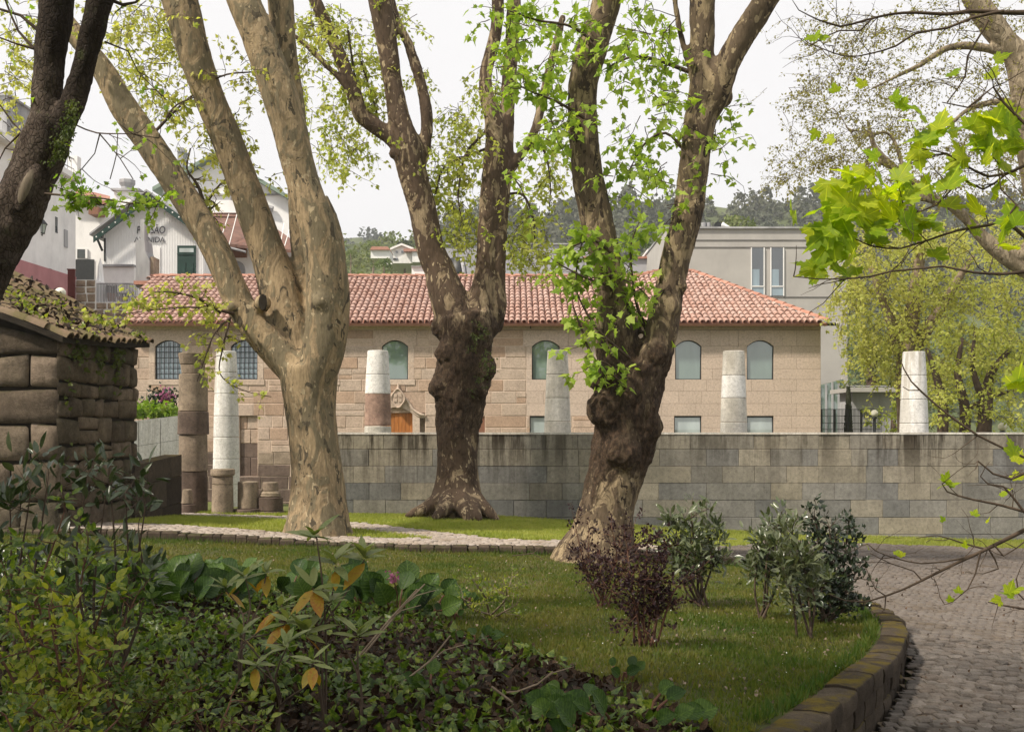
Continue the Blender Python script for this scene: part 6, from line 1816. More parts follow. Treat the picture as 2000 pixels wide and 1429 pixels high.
# --- yellow-green weeping mass behind the wall
def back_tree(name, label, px_, base, d, stems, clumps, mat, ls, tm, nl=16, droop=.8, L=.9, T=None, n_mul=1.0):
    e = empty(name, W(px_, base, d), label, 'tree')
    b = MB()
    for s_ in stems:
        P = stem_pts(s_, d, .3); b.tube([p[:3] for p in P], [p[3] for p in P], 10)
    b.build('trunk', MAT[tm], e, True)
    c = Crown()
    for (x, y, rx_, ry_, n) in clumps: c.clump(x, y, d, rx_, ry_, int(n*n_mul), ls, L, droop, nl, 2, 1.2)
    c.build(e, mat, MAT['twig'], T or leaf_small(), 0)
back_tree('weeping_tree', 'tall yellow-green weeping tree filling the space beside the grey building', 1770, 900, 33,
          [[(1780,1000,50),(1775,850,42),(1770,700,36),(1790,560,26),(1800,460,14)], [(1772,720,28),(1730,600,18),(1700,520,10)], [(1775,700,28),(1850,580,18),(1900,500,10)]],
          [(1700,480,50,40,18),(1770,450,60,40,18),(1850,460,60,40,18),(1930,470,50,40,16),(1990,480,40,50,12),(1680,550,40,50,16),(1740,550,50,50,20),(1810,550,50,50,20),(1890,560,60,50,20),(1970,560,40,50,14),(1670,620,30,40,12),(1720,640,40,40,16),(1780,640,50,40,18),(1860,650,60,40,18),(1950,650,50,40,15),(1700,690,30,30,9),(1750,710,40,30,10),(1830,720,50,30,12),(1690,420,30,30,6),(1655,560,20,40,6)], MAT['leaf_olive'], .12, 'twig_pale', 15, 1.0, 1.0, None, 2.1)
back_tree('bushy_tree', 'many-stemmed light green bushy tree behind the white column at the right', 1900, 850, 29,
          [[(1838,900,22),(1842,800,20),(1830,740,14),(1810,680,7)], [(1880,900,22),(1885,800,20),(1870,730,13),(1880,660,6)], [(1918,900,30),(1925,800,26),(1935,730,16),(1975,680,8)], [(1925,790,18),(1900,720,10),(1905,640,5)], [(1885,800,12),(1950,770,8),(1990,760,5)]],
          [(1830,720,30,40,10),(1880,690,40,40,12),(1940,690,40,40,12),(1990,700,30,40,9),(1830,780,30,30,9),(1900,760,40,30,9),(1970,760,40,30,10),(1840,640,30,40,7),(1930,630,40,30,8),(1860,815,20,16,5),(1960,815,40,14,7),(1990,620,30,40,7)], MAT['leaf_back'], .11, 'twig', 13, .5, .7, None, 1.9)
back_tree('hedge_tree', 'dark leafy tree tucked behind the bridge deck', 1700, 840, 44,
          [[(1700,900,30),(1700,800,26),(1705,700,16)]], [(1690,700,40,40,14),(1740,720,40,40,14),(1780,750,40,40,12),(1800,800,40,40,12),(1690,740,20,20,6),(1740,660,40,30,10)], MAT['forest_light'], .2, 'twig', 14, .5, 1.0, None, 1.0)
back_tree('ivy_bush', 'rounded green bush at the foot of the abutment behind the globe lamp', 1745, 850, 37,
          [[(1745,900,14),(1745,820,10)]], [(1735,815,26,22,12),(1765,790,26,30,12),(1770,820,26,20,9)], MAT['leaf_back'], .13, 'twig', 13, .4, .6)
# clipped cypress by the entrance
cy = empty('cypress', W(1657,850,37), 'narrow dark conical cypress by the glass entrance', 'tree')
n = 1500; t = rng.random(n)**.8; r_ = (1-t)*.9 + .1; a = rng.uniform(0,6.28,n); cc = W(1657,845,37); k = px2(37)
P = np.stack([cc.x+10*k*r_*np.cos(a)*rng.uniform(.6,1,n), cc.y+10*k*r_*np.sin(a), cc.z-.6+t*(85*k+.6)],1)
link('crown', leaves_mesh('crown', leaf_quad(), P, np.stack([np.cos(a)*.4,np.sin(a)*.4,np.ones(n)],1), np.stack([np.cos(a),np.sin(a),np.full(n,.2)],1)+rng.normal(0,.2,(n,3)), rng.uniform(.08,.16,n)), MAT['forest_dark'], cy)['kind'] = 'stuff'
MB().tube([(cc.x,cc.y,-.9),(cc.x,cc.y,cc.z+40*k)], .05, 6).build('trunk', MAT['twig'], cy)

# --- maple reaching in from the right
DMp = 3.6
t5 = empty('maple_tree', (3.9,5.2,h1(hb,3.9,5.2)-.05), 'maple reaching in from the right with large fresh backlit leaves', 'tree')
b = MB(); tr = catmull([(3.9,5.2,h1(hb,3.9,5.2)-.1,.17),(3.92,5.15,1.4,.13),(3.85,5.0,2.6,.12),(3.9,4.9,4.2,.09),(3.8,4.8,6.5,.05)], .15)
b.tube([p[:3] for p in tr], [p[3] for p in tr], 14)
c5 = Crown()
big_P, big_A, big_N, big_S = [], [], [], []
def mbranch(pts, d, leaves=0, tw=0, r0=None, buds=0, ls=(.10,.15)):
    P = stem_pts(pts, d, .05)
    b.tube([p[:3] for p in P], [max(.0016,p[3]) for p in P], 7, False)
    for _ in range(tw):
        i = int(rng.integers(len(P)//6, len(P)))
        c5.twig(P[i][:3], rng.normal(0,1,3)*np.array([1,.5,.8]) + np.array([-.5,0,.1]), .16*rng.uniform(.5,1.5), .0022, 0, .05, .0, 1, 4)
    return P
def connect(px_, py_, w, d, zt):
    p = W(px_, py_, d); q = tr[np.argmin(np.abs(tr[:,2]-zt))]
    P = catmull([(q[0],q[1],q[2],.03),((q[0]+p.x)/2,(q[1]+p.y)/2,(q[2]+p.z)/2+.08,.02),(p.x,p.y,p.z,w/2*px2(d))], .1)
    b.tube([r[:3] for r in P], [r[3] for r in P], 7, False)
connect(2010,25,11,4.6,3.6); connect(2010,470,8,3.6,2.4); connect(2010,530,8,3.4,2.2); connect(2010,1030,9,4.6,.9); connect(2010,320,6,3.6,2.7); connect(2010,920,6,4.4,1.3); connect(2010,1190,5,5,.7); connect(2010,250,6,3.5,2.9)
mbranch([(2010,25,11),(1960,25,9),(1900,22,8),(1850,28,7),(1790,25,6),(1740,28,5),(1690,40,4.5),(1640,52,4),(1600,40,3),(1560,20,2)], 4.6, tw=12)
mbranch([(1960,22,7),(1900,35,6),(1850,55,5),(1790,65,4),(1750,90,4),(1700,105,3),(1650,110,2.6),(1580,85,2)], 4.5, tw=14)
mbranch([(1700,40,4),(1680,60,3),(1640,60,3),(1580,90,2)], 4.5, tw=4)
mbranch([(1930,40,5),(1920,60,4),(1890,110,4),(1885,150,3),(1850,200,2.5)], 4.4, tw=6)
mbranch([(2010,470,8),(1960,430,7),(1930,440,6),(1870,450,5),(1810,470,4),(1760,485,3.5),(1700,480,3),(1650,455,2)], 3.6, tw=8)
mbranch([(2010,530,8),(1960,535,6),(1900,532,5),(1840,520,4),(1790,525,4),(1740,530,4),(1700,540,3.5),(1650,545,3),(1600,545,2.5),(1550,540,2)], 3.4, tw=8)
mbranch([(2010,320,6),(1965,340,6),(1930,345,5),(1880,320,4),(1850,300,3),(1800,290,2)], 3.6, tw=8)
mbranch([(1965,340,5),(1920,370,4),(1880,350,4),(1830,400,3),(1770,420,2)], 3.6, tw=8)
mbranch([(2010,250,6),(1960,200,5),(1940,170,4),(1890,210,3),(1840,200,2)], 3.5, tw=8)
mbranch([(1960,435,5),(1985,400,4),(1955,370,3),(1950,330,2)], 3.5, tw=4)
mbranch([(2010,1030,9),(1960,1055,8),(1920,1075,7),(1860,1103,6),(1800,1133,5),(1760,1152,4),(1730,1163,4),(1690,1175,3),(1650,1172,2.4),(1620,1160,2)], 4.6, tw=3)
mbranch([(1925,1073,5),(1880,1090,4),(1840,1097,3),(1800,1100,3),(1750,1090,2.5),(1710,1075,2),(1695,1062,1.5)], 4.6, tw=3)
mbranch([(1915,1078,4),(1905,1120,3),(1890,1150,2.4),(1860,1175,2),(1845,1180,1.5)], 4.5, tw=2)
mbranch([(1800,1132,3),(1785,1115,2.4),(1740,1100,2),(1700,1080,1.5)], 4.6, tw=2); mbranch([(1730,1163,3),(1710,1150,2),(1692,1110,1.5)], 4.6, tw=1); mbranch([(1730,1163,3),(1728,1190,2),(1705,1205,1.4)], 4.6, tw=1)
mbranch([(1940,1062,4),(1960,1085,3),(1985,1070,2.5),(2010,1050,3)], 4.5, tw=3); mbranch([(1925,1072,4),(1880,1060,3),(1830,1045,2),(1790,1050,1.5)], 4.7, tw=3); mbranch([(1930,1070,4),(1950,1110,3),(1920,1120,2)], 4.6, tw=2)
mbranch([(2010,920,6),(1975,935,5),(1940,925,4),(1910,900,3)], 4.4, tw=5); mbranch([(2005,1000,6),(1950,985,5),(1900,975,4),(1850,960,3),(1840,945,2)], 4.5, tw=4); mbranch([(2005,1005,5),(1960,950,4),(1930,945,3),(1915,930,2)], 4.4, tw=4)
mbranch([(2005,895,5),(1960,875,4.5),(1910,850,4.5),(1880,830,4.5),(1840,800,4),(1800,765,4),(1780,745,3),(1765,720,2.5),(1762,710,2)], 4.2, tw=1); mbranch([(1795,762,2.5),(1775,762,2),(1763,755,1.5)], 4.2); connect(2005,895,5,4.2,1.5); connect(2005,1000,6,4.5,1.0)
mbranch([(2010,1190,5),(1980,1185,4),(1950,1180,3),(1930,1175,2)], 5.0, tw=2)
mbranch([(1985,1130,3),(1990,1160,3),(2010,1180,3)], 5.0, tw=1)
b.build('trunk', MAT['twig'], t5, True)
link('twigs', np_mesh('twigs', c5.tw.v, c5.tw.f, True), MAT['twig'], t5)['kind'] = 'stuff'
def leaf_maple():
    half = [(.10,-.04),(.30,-.10),(.34,.02),(.50,.06),(.40,.14),(.62,.30),(.50,.34),(.46,.46),(.36,.42),(.22,.46),(.30,.62),(.20,.66),(.17,.80),(.08,.80)]
    o = [(0,.0)] + half + [(0,1.05)] + [(-x,y) for x,y in half[::-1]]
    v = [(0,.26,.03)] + [(x,y,.10*abs(x)-.22*x*x-.10*max(0,y-.3)**2+.03*math.sin(9*x+5*y)) for x,y in o]
    n = len(o)
    return np.array(v), np.array([(0,1+i,1+(i+1)%n) for i in range(n)])
LP, LA, LN, LS = [], [], [], []
def mleaf(px_, py_, size_px, ang, d=3.5, tilt=0.3):
    """leaf blade centred near a photo point, its tip pointing at angle ang (degrees, 0 = right, 90 = up)"""
    s_ = size_px*px2(d); a = math.radians(ang)
    ax = np.array([math.cos(a), rng.normal(0,.25), math.sin(a)])
    p = np.array(W(px_, py_, d)) - ax*s_*.45
    LP.append(p); LA.append(ax); LN.append(np.array([rng.normal(0,.6), -.6+rng.normal(0,.4), .75+tilt*rng.normal(0,1)])); LS.append(s_)
for (x, y, s_, a) in [(1838,232,52,70),(1795,270,60,190),(1830,262,55,30),(1880,248,58,20),(1905,235,45,60),(1655,337,60,160),(1715,335,55,110),(1765,333,45,60),(1630,357,55,180),(1680,365,50,240),(1645,385,62,130),(1700,390,50,20),(1860,345,64,60),(1815,360,55,100),(1790,375,50,40),(1730,410,60,120),(1780,420,60,60),(1640,425,70,200),(1600,445,75,170),(1595,470,70,220),(1650,440,60,300),(1605,495,70,230),(1690,425,60,330),(1720,440,60,20),(1690,400,55,80),(1975,415,60,100),(1960,455,55,250),(1765,445,50,350),(1580,530,58,190),(1565,515,45,160),(1615,510,50,40),(1640,525,45,330),(1660,505,40,60),(1735,372,45,200),(1870,290,50,120),(1950,225,55,60),(1965,255,50,330),(1925,230,50,150),(1985,240,50,30),(1845,400,45,300),(1700,300,36,150),(1800,225,36,120),(1772,235,30,170),(1690,350,40,200),(1930,300,40,80),(1980,745,55,200),(1990,735,50,80),(1975,870,40,100),(1660,475,50,300),(1625,470,55,250),(1585,415,45,200),(1580,75,24,200),(1595,68,28,60),(1610,72,24,10),(1680,160,26,120),(1750,185,26,80),(1590,265,24,240),(1615,275,26,200),(1630,170,22,100),(1765,200,30,60),(1790,210,30,30),(1865,140,30,40),(1940,140,34,60),(1960,110,30,20)]:
    for rep in range(2 if (s_ > 40 and rng.random() < .8) else 1):
        mleaf(x+rep*rng.normal(0,26), y+rep*rng.normal(0,20)+rep*8, s_*(1.05 if rep == 0 else .8), a+rep*rng.normal(0,60), 3.5 + (0 if rep == 0 else .12))
for (x, y, s_, a) in [(1845,940,34,150),(1850,930,30,60),(1838,950,26,200),(1865,945,22,20),(1985,925,26,80),(1965,960,26,40),(1990,890,30,60),(1760,1080,14,110),(1752,1078,12,60),(1695,1068,12,120),(1855,1168,16,110),(1872,1150,16,80),(1885,1062,16,90),(1975,1145,34,60),(1965,1160,30,160),(1945,1172,26,180),(1990,1150,30,20),(1905,1000,16,60),(1840,1012,14,120),(1930,1015,14,60)]:
    mleaf(x, y, s_, a, 4.5)
for _ in range(46):
    q = rng.random(); mleaf(1570+430*q+rng.normal(0,25), 470-190*q+rng.normal(0,60), rng.uniform(34,62), rng.uniform(0,360), 3.6)
leaf_objs('leaf', leaf_maple(), np.array(LP), np.array(LA), np.array(LN), np.array(LS), MAT['leaf_maple'], t5)
# upper crown, above the frame
c6 = Crown()
for _ in range(46):
    p = (rng.normal(3.9,1.3), min(5.6, rng.normal(4.2,1.6)), rng.uniform(6.0,8.5))
    c6.twig(p, rng.normal(0,1,3)*np.array([1,1,.4]), .8, .01, 9, .17, .3, 1)
c6.build(t5, MAT['leaf_maple'], MAT['twig'], leaf_plane(), 0)

# ------------------------------------------------------------------ garden plants
def on_lawn(px_, py_, fn=None):
    """distance at which the sight line through a photo point meets the lawn"""
    fn = fn or hf
    d = 3.0
    while d < 30:
        p = W(px_, py_, d)
        if p.z < h1(fn, p.x, p.y): return d
        d += .05
    return 30
def lp(px_, py_): 
    d = on_lawn(px_, py_); p = W(px_, py_, d); return Vector((p.x, p.y, h1(hf, p.x, p.y))), d

# grass
def grass(name, xy, hfn, h0, h1_, mat, parent, lean=.5, w=.006):
    n = len(xy); x, y = xy[:,0], xy[:,1]; z = hfn(x, y) - .004
    a = rng.uniform(0, 6.283, n); hh = rng.uniform(h0, h1_, n); ln = rng.normal(0, lean, n)*hh; l2 = rng.uniform(0,6.283,n)
    ww = w*rng.uniform(.7,1.4,n)
    V = np.empty((n,3,3), np.float32)
    V[:,0] = np.stack([x-np.cos(a)*ww, y-np.sin(a)*ww, z],1); V[:,1] = np.stack([x+np.cos(a)*ww, y+np.sin(a)*ww, z],1)
    V[:,2] = np.stack([x+np.cos(l2)*ln, y+np.sin(l2)*ln, z+hh],1)
    o = link(name, np_mesh(name, V.reshape(-1,3), np.arange(n*3).reshape(n,3)), mat, parent); o['kind'] = 'stuff'
    return o
n = 330000
yy = 3.8 + (14.85-3.8)*rng.random(n)**.85
xx = rng.uniform(-.58, .52, n)*yy
ok = (xx < Xr(yy)-.26) & (yy > edge_bed(xx)-.1+.15*np.sin(xx*3.1))
patch = np.sin(xx*1.9+yy*.7)*np.sin(yy*1.5-xx*.8) + .6*np.sin(xx*4.3+1)*np.sin(yy*3.7)
ok &= rng.random(n) < np.clip(.68+.35*patch, .28, 1)
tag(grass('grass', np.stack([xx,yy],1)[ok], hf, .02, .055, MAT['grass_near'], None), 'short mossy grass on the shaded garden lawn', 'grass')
n = 230000
yy = rng.uniform(14.9, 21.45, n); xx = rng.uniform(-8.2, 11.5, n)
ok = ~in_path(xx, yy) & ~in_plaza(xx, yy) & (yy > yc(xx)+.1) & ~((xx > 5) & (yy < 19.7)) & ~((xx < -6.5) & (yy > 14.95))
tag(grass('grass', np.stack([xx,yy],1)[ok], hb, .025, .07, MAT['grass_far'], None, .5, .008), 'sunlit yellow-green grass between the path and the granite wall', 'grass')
n = 5200
yy = rng.uniform(5, 14.8, n); e_ = rng.integers(0, 2, n)
xx = np.where(e_ == 0, Xr(yy)-.30+rng.normal(0,.03,n), rng.uniform(-8,3.3,n)); yy = np.where(e_ == 0, yy, 14.8+rng.normal(0,.03,n))
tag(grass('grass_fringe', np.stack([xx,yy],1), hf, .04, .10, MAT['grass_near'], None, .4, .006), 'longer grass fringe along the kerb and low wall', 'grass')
n = 130
q = [lp(random.uniform(820,1640), random.uniform(1090,1330))[0] for _ in range(n)]
P = np.array([[v.x,v.y,v.z+.05] for v in q])
tag(link('daisies', leaves_mesh('daisies', leaf_small(), P, rand_dirs(n), rand_dirs(n,2.5), rng.uniform(.006,.012,n)), MAT['white']), 'tiny white daisies and petals dotted over the lawn', 'daisies', kind='stuff')
n = 1500
yy = rng.uniform(5,14.5,n); xx = rng.uniform(-.4,.45,n)*yy; ok = xx < Xr(yy)-.3
P = np.stack([xx,yy,hf(xx,yy)+.03],1)[ok]; n = len(P)
tag(link('fallen_leaves', leaves_mesh('fallen_leaves', leaf_small(), P, rand_dirs(n), rand_dirs(n,1.8), rng.uniform(.012,.032,n)), MAT['twig_pale']), 'small dry brown leaves scattered over the lawn', 'leaves', kind='stuff')
n = 700
yy = rng.uniform(5.6,19,n); xx = rng.uniform(.2,.55,n)*yy; ok = in_plaza(xx,yy)
P = np.stack([xx,yy,hb(xx,yy)+.025],1)[ok]; n = len(P)
tag(link('plaza_litter', leaves_mesh('plaza_litter', leaf_small(), P, rand_dirs(n), rand_dirs(n,2.5), rng.uniform(.015,.035,n)), MAT['leaf_litter']), 'brown leaf crumbs lying on the cobbles', 'leaves', kind='stuff')

# bed: litter and ground cover
def bed_xy(n, ymin=3.6):
    yy = ymin + (12.5-ymin)*rng.random(n)**1.2; xx = rng.uniform(-.62, .24, n)*yy
    ok = (yy < edge_bed(xx)+.12*np.sin(xx*5)) & (xx < Xr(yy)-.45)
    return xx[ok], yy[ok]
x, y = bed_xy(26000); n = len(x)
P = np.stack([x,y,hf(x,y)+rng.uniform(.015,.06,n)],1)
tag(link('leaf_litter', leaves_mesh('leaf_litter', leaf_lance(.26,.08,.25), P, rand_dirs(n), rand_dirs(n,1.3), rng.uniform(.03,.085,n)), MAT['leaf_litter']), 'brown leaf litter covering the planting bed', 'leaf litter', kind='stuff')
x, y = bed_xy(60000)
dens = .5+.5*np.sin(x*2.3+1.0)*np.sin(y*2.9+.5) + np.clip(-x*.22,0,.7) - .15
ok = rng.random(len(x)) < np.clip(dens*.5, .05, .85); x, y = x[ok], y[ok]; n = len(x)
P = np.stack([x,y,hf(x,y)+rng.uniform(.03,.16,n)*np.clip(.6-x*.12,.4,1.3)],1)
tag(link('ground_cover', leaves_mesh('ground_cover', leaf_small(), P, rand_dirs(n), rand_dirs(n,1.4), rng.uniform(.02,.085,n)), MAT['leaf_ground']), 'low green ground cover spreading through the planting bed', 'ground cover', kind='stuff')

# bergenia
def leaf_oval():
    V = []; Fc = []; rows_ = [(0,.05),(.12,.22),(.3,.38),(.5,.45),(.7,.43),(.88,.28),(1.0,.06)]
    for i, (y, w) in enumerate(rows_):
        for j in range(5):
            s_ = (j-2)/2
            V.append((s_*w, y - .05*abs(s_)*y, .16*abs(s_)**1.5*w*2 - .22*y*y + .03*math.sin(y*9+j*1.7)*abs(s_)))
    for i in range(6):
        for j in range(4):
            a = i*5+j; Fc += [(a,a+1,a+6),(a,a+6,a+5)]
    return np.array(V), np.array(Fc)
Tb = leaf_oval()
def bergenia(px_, py_, n, spread, size, label, seed, flower=None):
    global rng
    base, d = lp(px_, py_)
    e = empty('bergenia', base, label, 'plant', 'bergenia clumps in the bed')
    st = MB(); P, A, N, S_ = [], [], [], []
    r = np.random.default_rng(seed)
    for i in range(n):
        a = r.uniform(0, 6.283); q = r.uniform(.15,1)
        bx = base + Vector((math.cos(a)*q*spread, math.sin(a)*q*spread*.8, 0)); bx.z = h1(hf, bx.x, bx.y)
        out = Vector((math.cos(a)*.8, math.sin(a)*.8-.25, r.uniform(.15,1.1))).normalized()
        tip = bx + out*size*r.uniform(.5,1.1) + Vector((0,0,size*.35))
        st.tube([bx, (bx+tip)/2+Vector((0,0,.03)), tip], [.009,.008,.006], 6)
        ax = Vector((out.x*.8+r.normal(0,.2), out.y*.5, .6*out.z+r.uniform(.0,.5)))
        nn = Vector((-out.x*.6+r.normal(0,.3), -.85+r.normal(0,.3), .5))
        P.append(tip); A.append(ax); N.append(nn); S_.append(size*r.uniform(.75,1.3))
    st.build('stalk', MAT['redtwig'], e)['kind'] = 'stuff'
    leaf_objs('leaf', Tb, np.array(P), np.array(A), np.array(N), np.array(S_), MAT['leaf_bergenia'], e)
    if flower:
        f = W(*flower, d-.2); s = MB(); s.tube([base, (base+f)/2+Vector((.02,0,.02)), f], .006, 6); s.build('flower_stalk', MAT['redtwig'], e)
        k = np.array([list(f)]*40) + r.normal(0,.03,(40,3))*np.array([.7,.7,1.1])
        link('flower', leaves_mesh('flower', leaf_small(), k, rand_dirs(40), rand_dirs(40)+np.array([0,-1,0]), np.full(40,.03)), MAT['petal'], e)['kind'] = 'stuff'
bergenia(330, 1185, 40, .62, .20, 'broad bergenia clump nearest the pointed laurel with upright round leaves', 1)
bergenia(255, 1178, 20, .42, .19, 'bergenia clump half hidden behind the fresh leafy shrubs', 2)
bergenia(425, 1160, 28, .45, .18, 'bergenia clump beside the whorled shrub at the lawn edge', 3)
bergenia(545, 1175, 14, .45, .18, 'bergenia clump below the yellowing whorled leaves', 4)
bergenia(660, 1190, 14, .4, .18, 'bergenia clump behind the tall rhododendron stem', 6)
bergenia(775, 1200, 30, .42, .21, 'bergenia clump with a pink flower head at the lawn edge', 5, (768,1128))
bergenia(1210, 1428, 14, .32, .115, 'low bergenia clump by the dry branched twigs near the low wall', 7)
bergenia(1150, 1405, 7, .2, .10, 'small bergenia sprout beside the low bergenia clump', 8)
for i, (x_, y_, s_, lb) in enumerate(((880,1210,.12,'tiny rosette plant on bare litter beside the flowering bergenia'), (1210,1330,.10,'small round-leaved seedling on the mossy lawn'), (930,1265,.12,'small round-leaved plant at the litter edge'), (840,1360,.13,'low broad-leaved plant in the dark litter'), (900,1180,.09,'yellow-green tuft on the lawn edge'))):
    bergenia(x_, y_, 6, s_*.9, s_*.65, lb, 30+i)

# whorled rhododendrons
Tr = leaf_lance(.15,.03,.14)
def rhodo(px_, py_, whorls, d, label, lsz=.10, old=.25, base_d=None):
    """whorls: (px, py, dd, n leaves)"""
    base = W(px_, py_, d); base.z = h1(hf, base.x, base.y)-.02
    e = empty('rhododendron', base, label, 'shrub')
    P, A, N, S_, O = [], [], [], [], []
    mid = base.lerp(W(whorls[0][0], whorls[0][1], d), .45)
    for (x, y, dd, n_) in whorls:
        tip = W(x, y, d+dd)
        pts = catmull([(*base,.0065),(*(mid + Vector(rng.normal(0,.02,3))),.0055),(*(mid.lerp(tip,.6)+Vector((rng.normal(0,.03),0,-.02))),.0045),(*tip,.0035)], .06)
        MB().tube([p[:3] for p in pts], [p[3] for p in pts], 7).build('stem', MAT['twig'], e, True)
        for k in range(n_):
            a = 2*math.pi*k/n_*1.0 + rng.normal(0,.25); el = rng.choice([.9,.35,-.1,-.7], p=[.28,.32,.25,.15])
            ax = np.array([math.cos(a), math.sin(a)*.9, el])
            isold = el < -.3 and rng.random() < .6 + old*.5
            P.append(np.array(tip)+rng.normal(0,.006,3)+np.array([0,0,el*.02])); A.append(ax); N.append(np.array([-math.cos(a)*el, -.35-math.sin(a)*el, .9])); S_.append(lsz*rng.uniform(.75,1.25)); O.append(isold)
    O = np.array(O); P, A, N, S_ = map(np.array, (P, A, N, S_))
    leaf_objs('leaf', Tr, P[~O], A[~O], N[~O], S_[~O], MAT['leaf_rhodo'], e)
    if O.any(): leaf_objs('old_leaf', leaf_lance(.2,.03,.1), P[O], A[O], N[O], S_[O]*1.15, MAT['leaf_rhodo_old'], e)
rhodo(635, 1440, [(618,1048,0,9),(655,1105,.1,10),(712,1092,.15,12),(612,1150,-.05,8),(600,1240,-.1,11)], 4.9, 'tall thin rhododendron with a leaf whorl in front of the pale trunk', .135, .5)
rhodo(700, 1440, [(700,1245,0,10),(640,1180,.1,9)], 4.8, 'small rhododendron with one low whorl of pale leaves', .12, .3)
rhodo(470, 1420, [(480,1130,.2,11),(440,1150,.3,9),(520,1120,.3,8),(545,1190,.1,9),(560,1215,0,10)], 5.6, 'spreading rhododendron with narrow whorls beside the bergenias', .125, .7)
rhodo(540, 1450, [(560,1265,-.2,11),(500,1300,-.1,9),(610,1295,-.3,9),(470,1240,.1,8)], 4.6, 'low rhododendron with creamy narrow leaves in the dark litter', .10, .3)

# leafy shrubs built from stems
def shrub(name, label, base, tips, T, mat, tmat, ls, nl, tw, L=.22, droop=.2, n_obj=60, cat='shrub', r0=.010, lname='leaf', group=None, lo=.35):
    """tips: world points that main stems grow to"""
    e = empty(name, base, label, cat, group)
    c = Crown(); st = MB()
    for tp_ in tips:
        tp_ = Vector(tp_); mid = base.lerp(tp_, .5) + Vector(rng.normal(0,.05,3))
        b0 = base + Vector((rng.normal(0,.04), rng.normal(0,.04), 0)); b0.z = h1(hf, b0.x, b0.y)-.02
        P = catmull([(*b0,r0),(*mid,r0*.75),(*tp_,r0*.3)], .05)
        MB().tube([p[:3] for p in P], [p[3] for p in P], 7).build('stem', tmat, e, True)
        for _ in range(tw):
            i = int(rng.integers(int(len(P)*lo), len(P)))
            c.twig(P[i][:3], rng.normal(0,1,3)*np.array([1,1,.6])+np.array([0,0,.35]), L*rng.uniform(.5,1.2), r0*.35, nl, ls, droop, 1, 4)
        c.twig(P[-1][:3], (tp_-mid)+Vector(rng.normal(0,.1,3)), L*.7, r0*.3, nl+2, ls, .0, 0, 4)
    link('twigs', np_mesh('twigs', c.tw.v, c.tw.f, True), tmat, e)['kind'] = 'stuff'
    P, A, N, S_ = map(np.array, (c.P, c.A, c.N, c.S))
    A = A + np.array([0,0,.65*ls])
    o = rng.permutation(len(P)); o = o[np.argsort(P[o][:,1])] if n_obj else o
    leaf_objs(lname, T, P[o[:n_obj]], A[o[:n_obj]], N[o[:n_obj]], S_[o[:n_obj]], mat, e) if n_obj else None
    if len(o) > n_obj:
        link('foliage', leaves_mesh('foliage', T, P[o[n_obj:]], A[o[n_obj:]], N[o[n_obj:]], S_[o[n_obj:]]), mat, e)['kind'] = 'stuff'
    return e
def gb_(px_, d):
    p = W(px_, 0, d); return Vector((p.x, p.y, h1(hf, p.x, p.y)))
TL = leaf_lance(.17,.05,.1); TP = leaf_lance(.24,.06,.2)
# laurel at the left
shrub('laurel', 'dark laurel with glossy upright leaves before the stone hut', gb_(215,5.6), [W(205,975,5.6),W(170,930,5.5),W(120,950,5.7),(W(245,960,5.5)),W(285,985,5.6),W(215,930,5.8),W(270,1030,5.5)], TL, MAT['leaf_laurel'], MAT['twig'], .095, 7, 4, .22, -.15, 200)
shrub('laurel', 'laurel at the picture-side corner of the hut with pale glossy leaf undersides', gb_(20,5.4), [W(20,980,5.4),W(60,960,5.2),W(-30,990,5.4),W(95,930,5.3)], TL, MAT['leaf_laurel'], MAT['twig'], .095, 7, 4, .22, -.1, 80)
# fresh leafy shrubs at the bottom left
shrub('leafy_shrub', 'fresh green pointed-leaf shrub with golden new tips below the laurel', gb_(130,4.7), [W(125,1000,4.7),W(165,1090,4.6),W(60,1100,4.7),W(265,1165,4.6),W(10,1120,4.7),W(210,1150,4.5),W(100,1150,4.4)], TP, MAT['leaf_shrub'], MAT['redtwig'], .055, 9, 7, .2, .3, 120)
shrub('leafy_shrub', 'dense mid-green shrub on the bare reddish stem at the bed corner', gb_(90,4.1), [W(95,1190,4.1),W(30,1200,4.1),W(150,1240,4.0),W(190,1270,4.1),W(-20,1240,4.0)], TP, MAT['leaf_shrub'], MAT['redtwig'], .05, 9, 8, .18, .3, 120)
shrub('leafy_shrub', 'low arching shrub over the dark litter in front of the bergenias', gb_(270,4.4), [W(250,1290,4.4),W(330,1310,4.4),W(200,1330,4.2),W(390,1345,4.3)], TP, MAT['leaf_ground'], MAT['redtwig'], .042, 9, 8, .16, .3, 100)
shrub('leafy_shrub', 'low leafy shoots at the bottom edge of the bed beside the dense shrub', gb_(100,3.7), [W(60,1380,3.7),W(150,1395,3.7),W(230,1405,3.7),W(330,1415,3.8),W(10,1395,3.7)], TP, MAT['leaf_ground'], MAT['redtwig'], .038, 9, 8, .14, .3, 80)
shrub('leafy_shrub', 'thin low shoots with small leaves in the middle of the bed', gb_(420,4.3), [W(380,1385,4.3),W(450,1370,4.3),W(500,1405,4.2)], TP, MAT['leaf_ground'], MAT['redtwig'], .04, 8, 5, .15, .3, 40)
shrub('leafy_shrub', 'wispy yellow-green shrublet at the lawn edge beyond the flowering bergenia', lp(960,1200)[0], [W(930,1140,8.3),W(990,1150,8.3),W(900,1165,8.3),W(1010,1180,8.2)], leaf_small(), MAT['leaf_shrub'], MAT['twig_pale'], .04, 6, 6, .25, .1, 0)
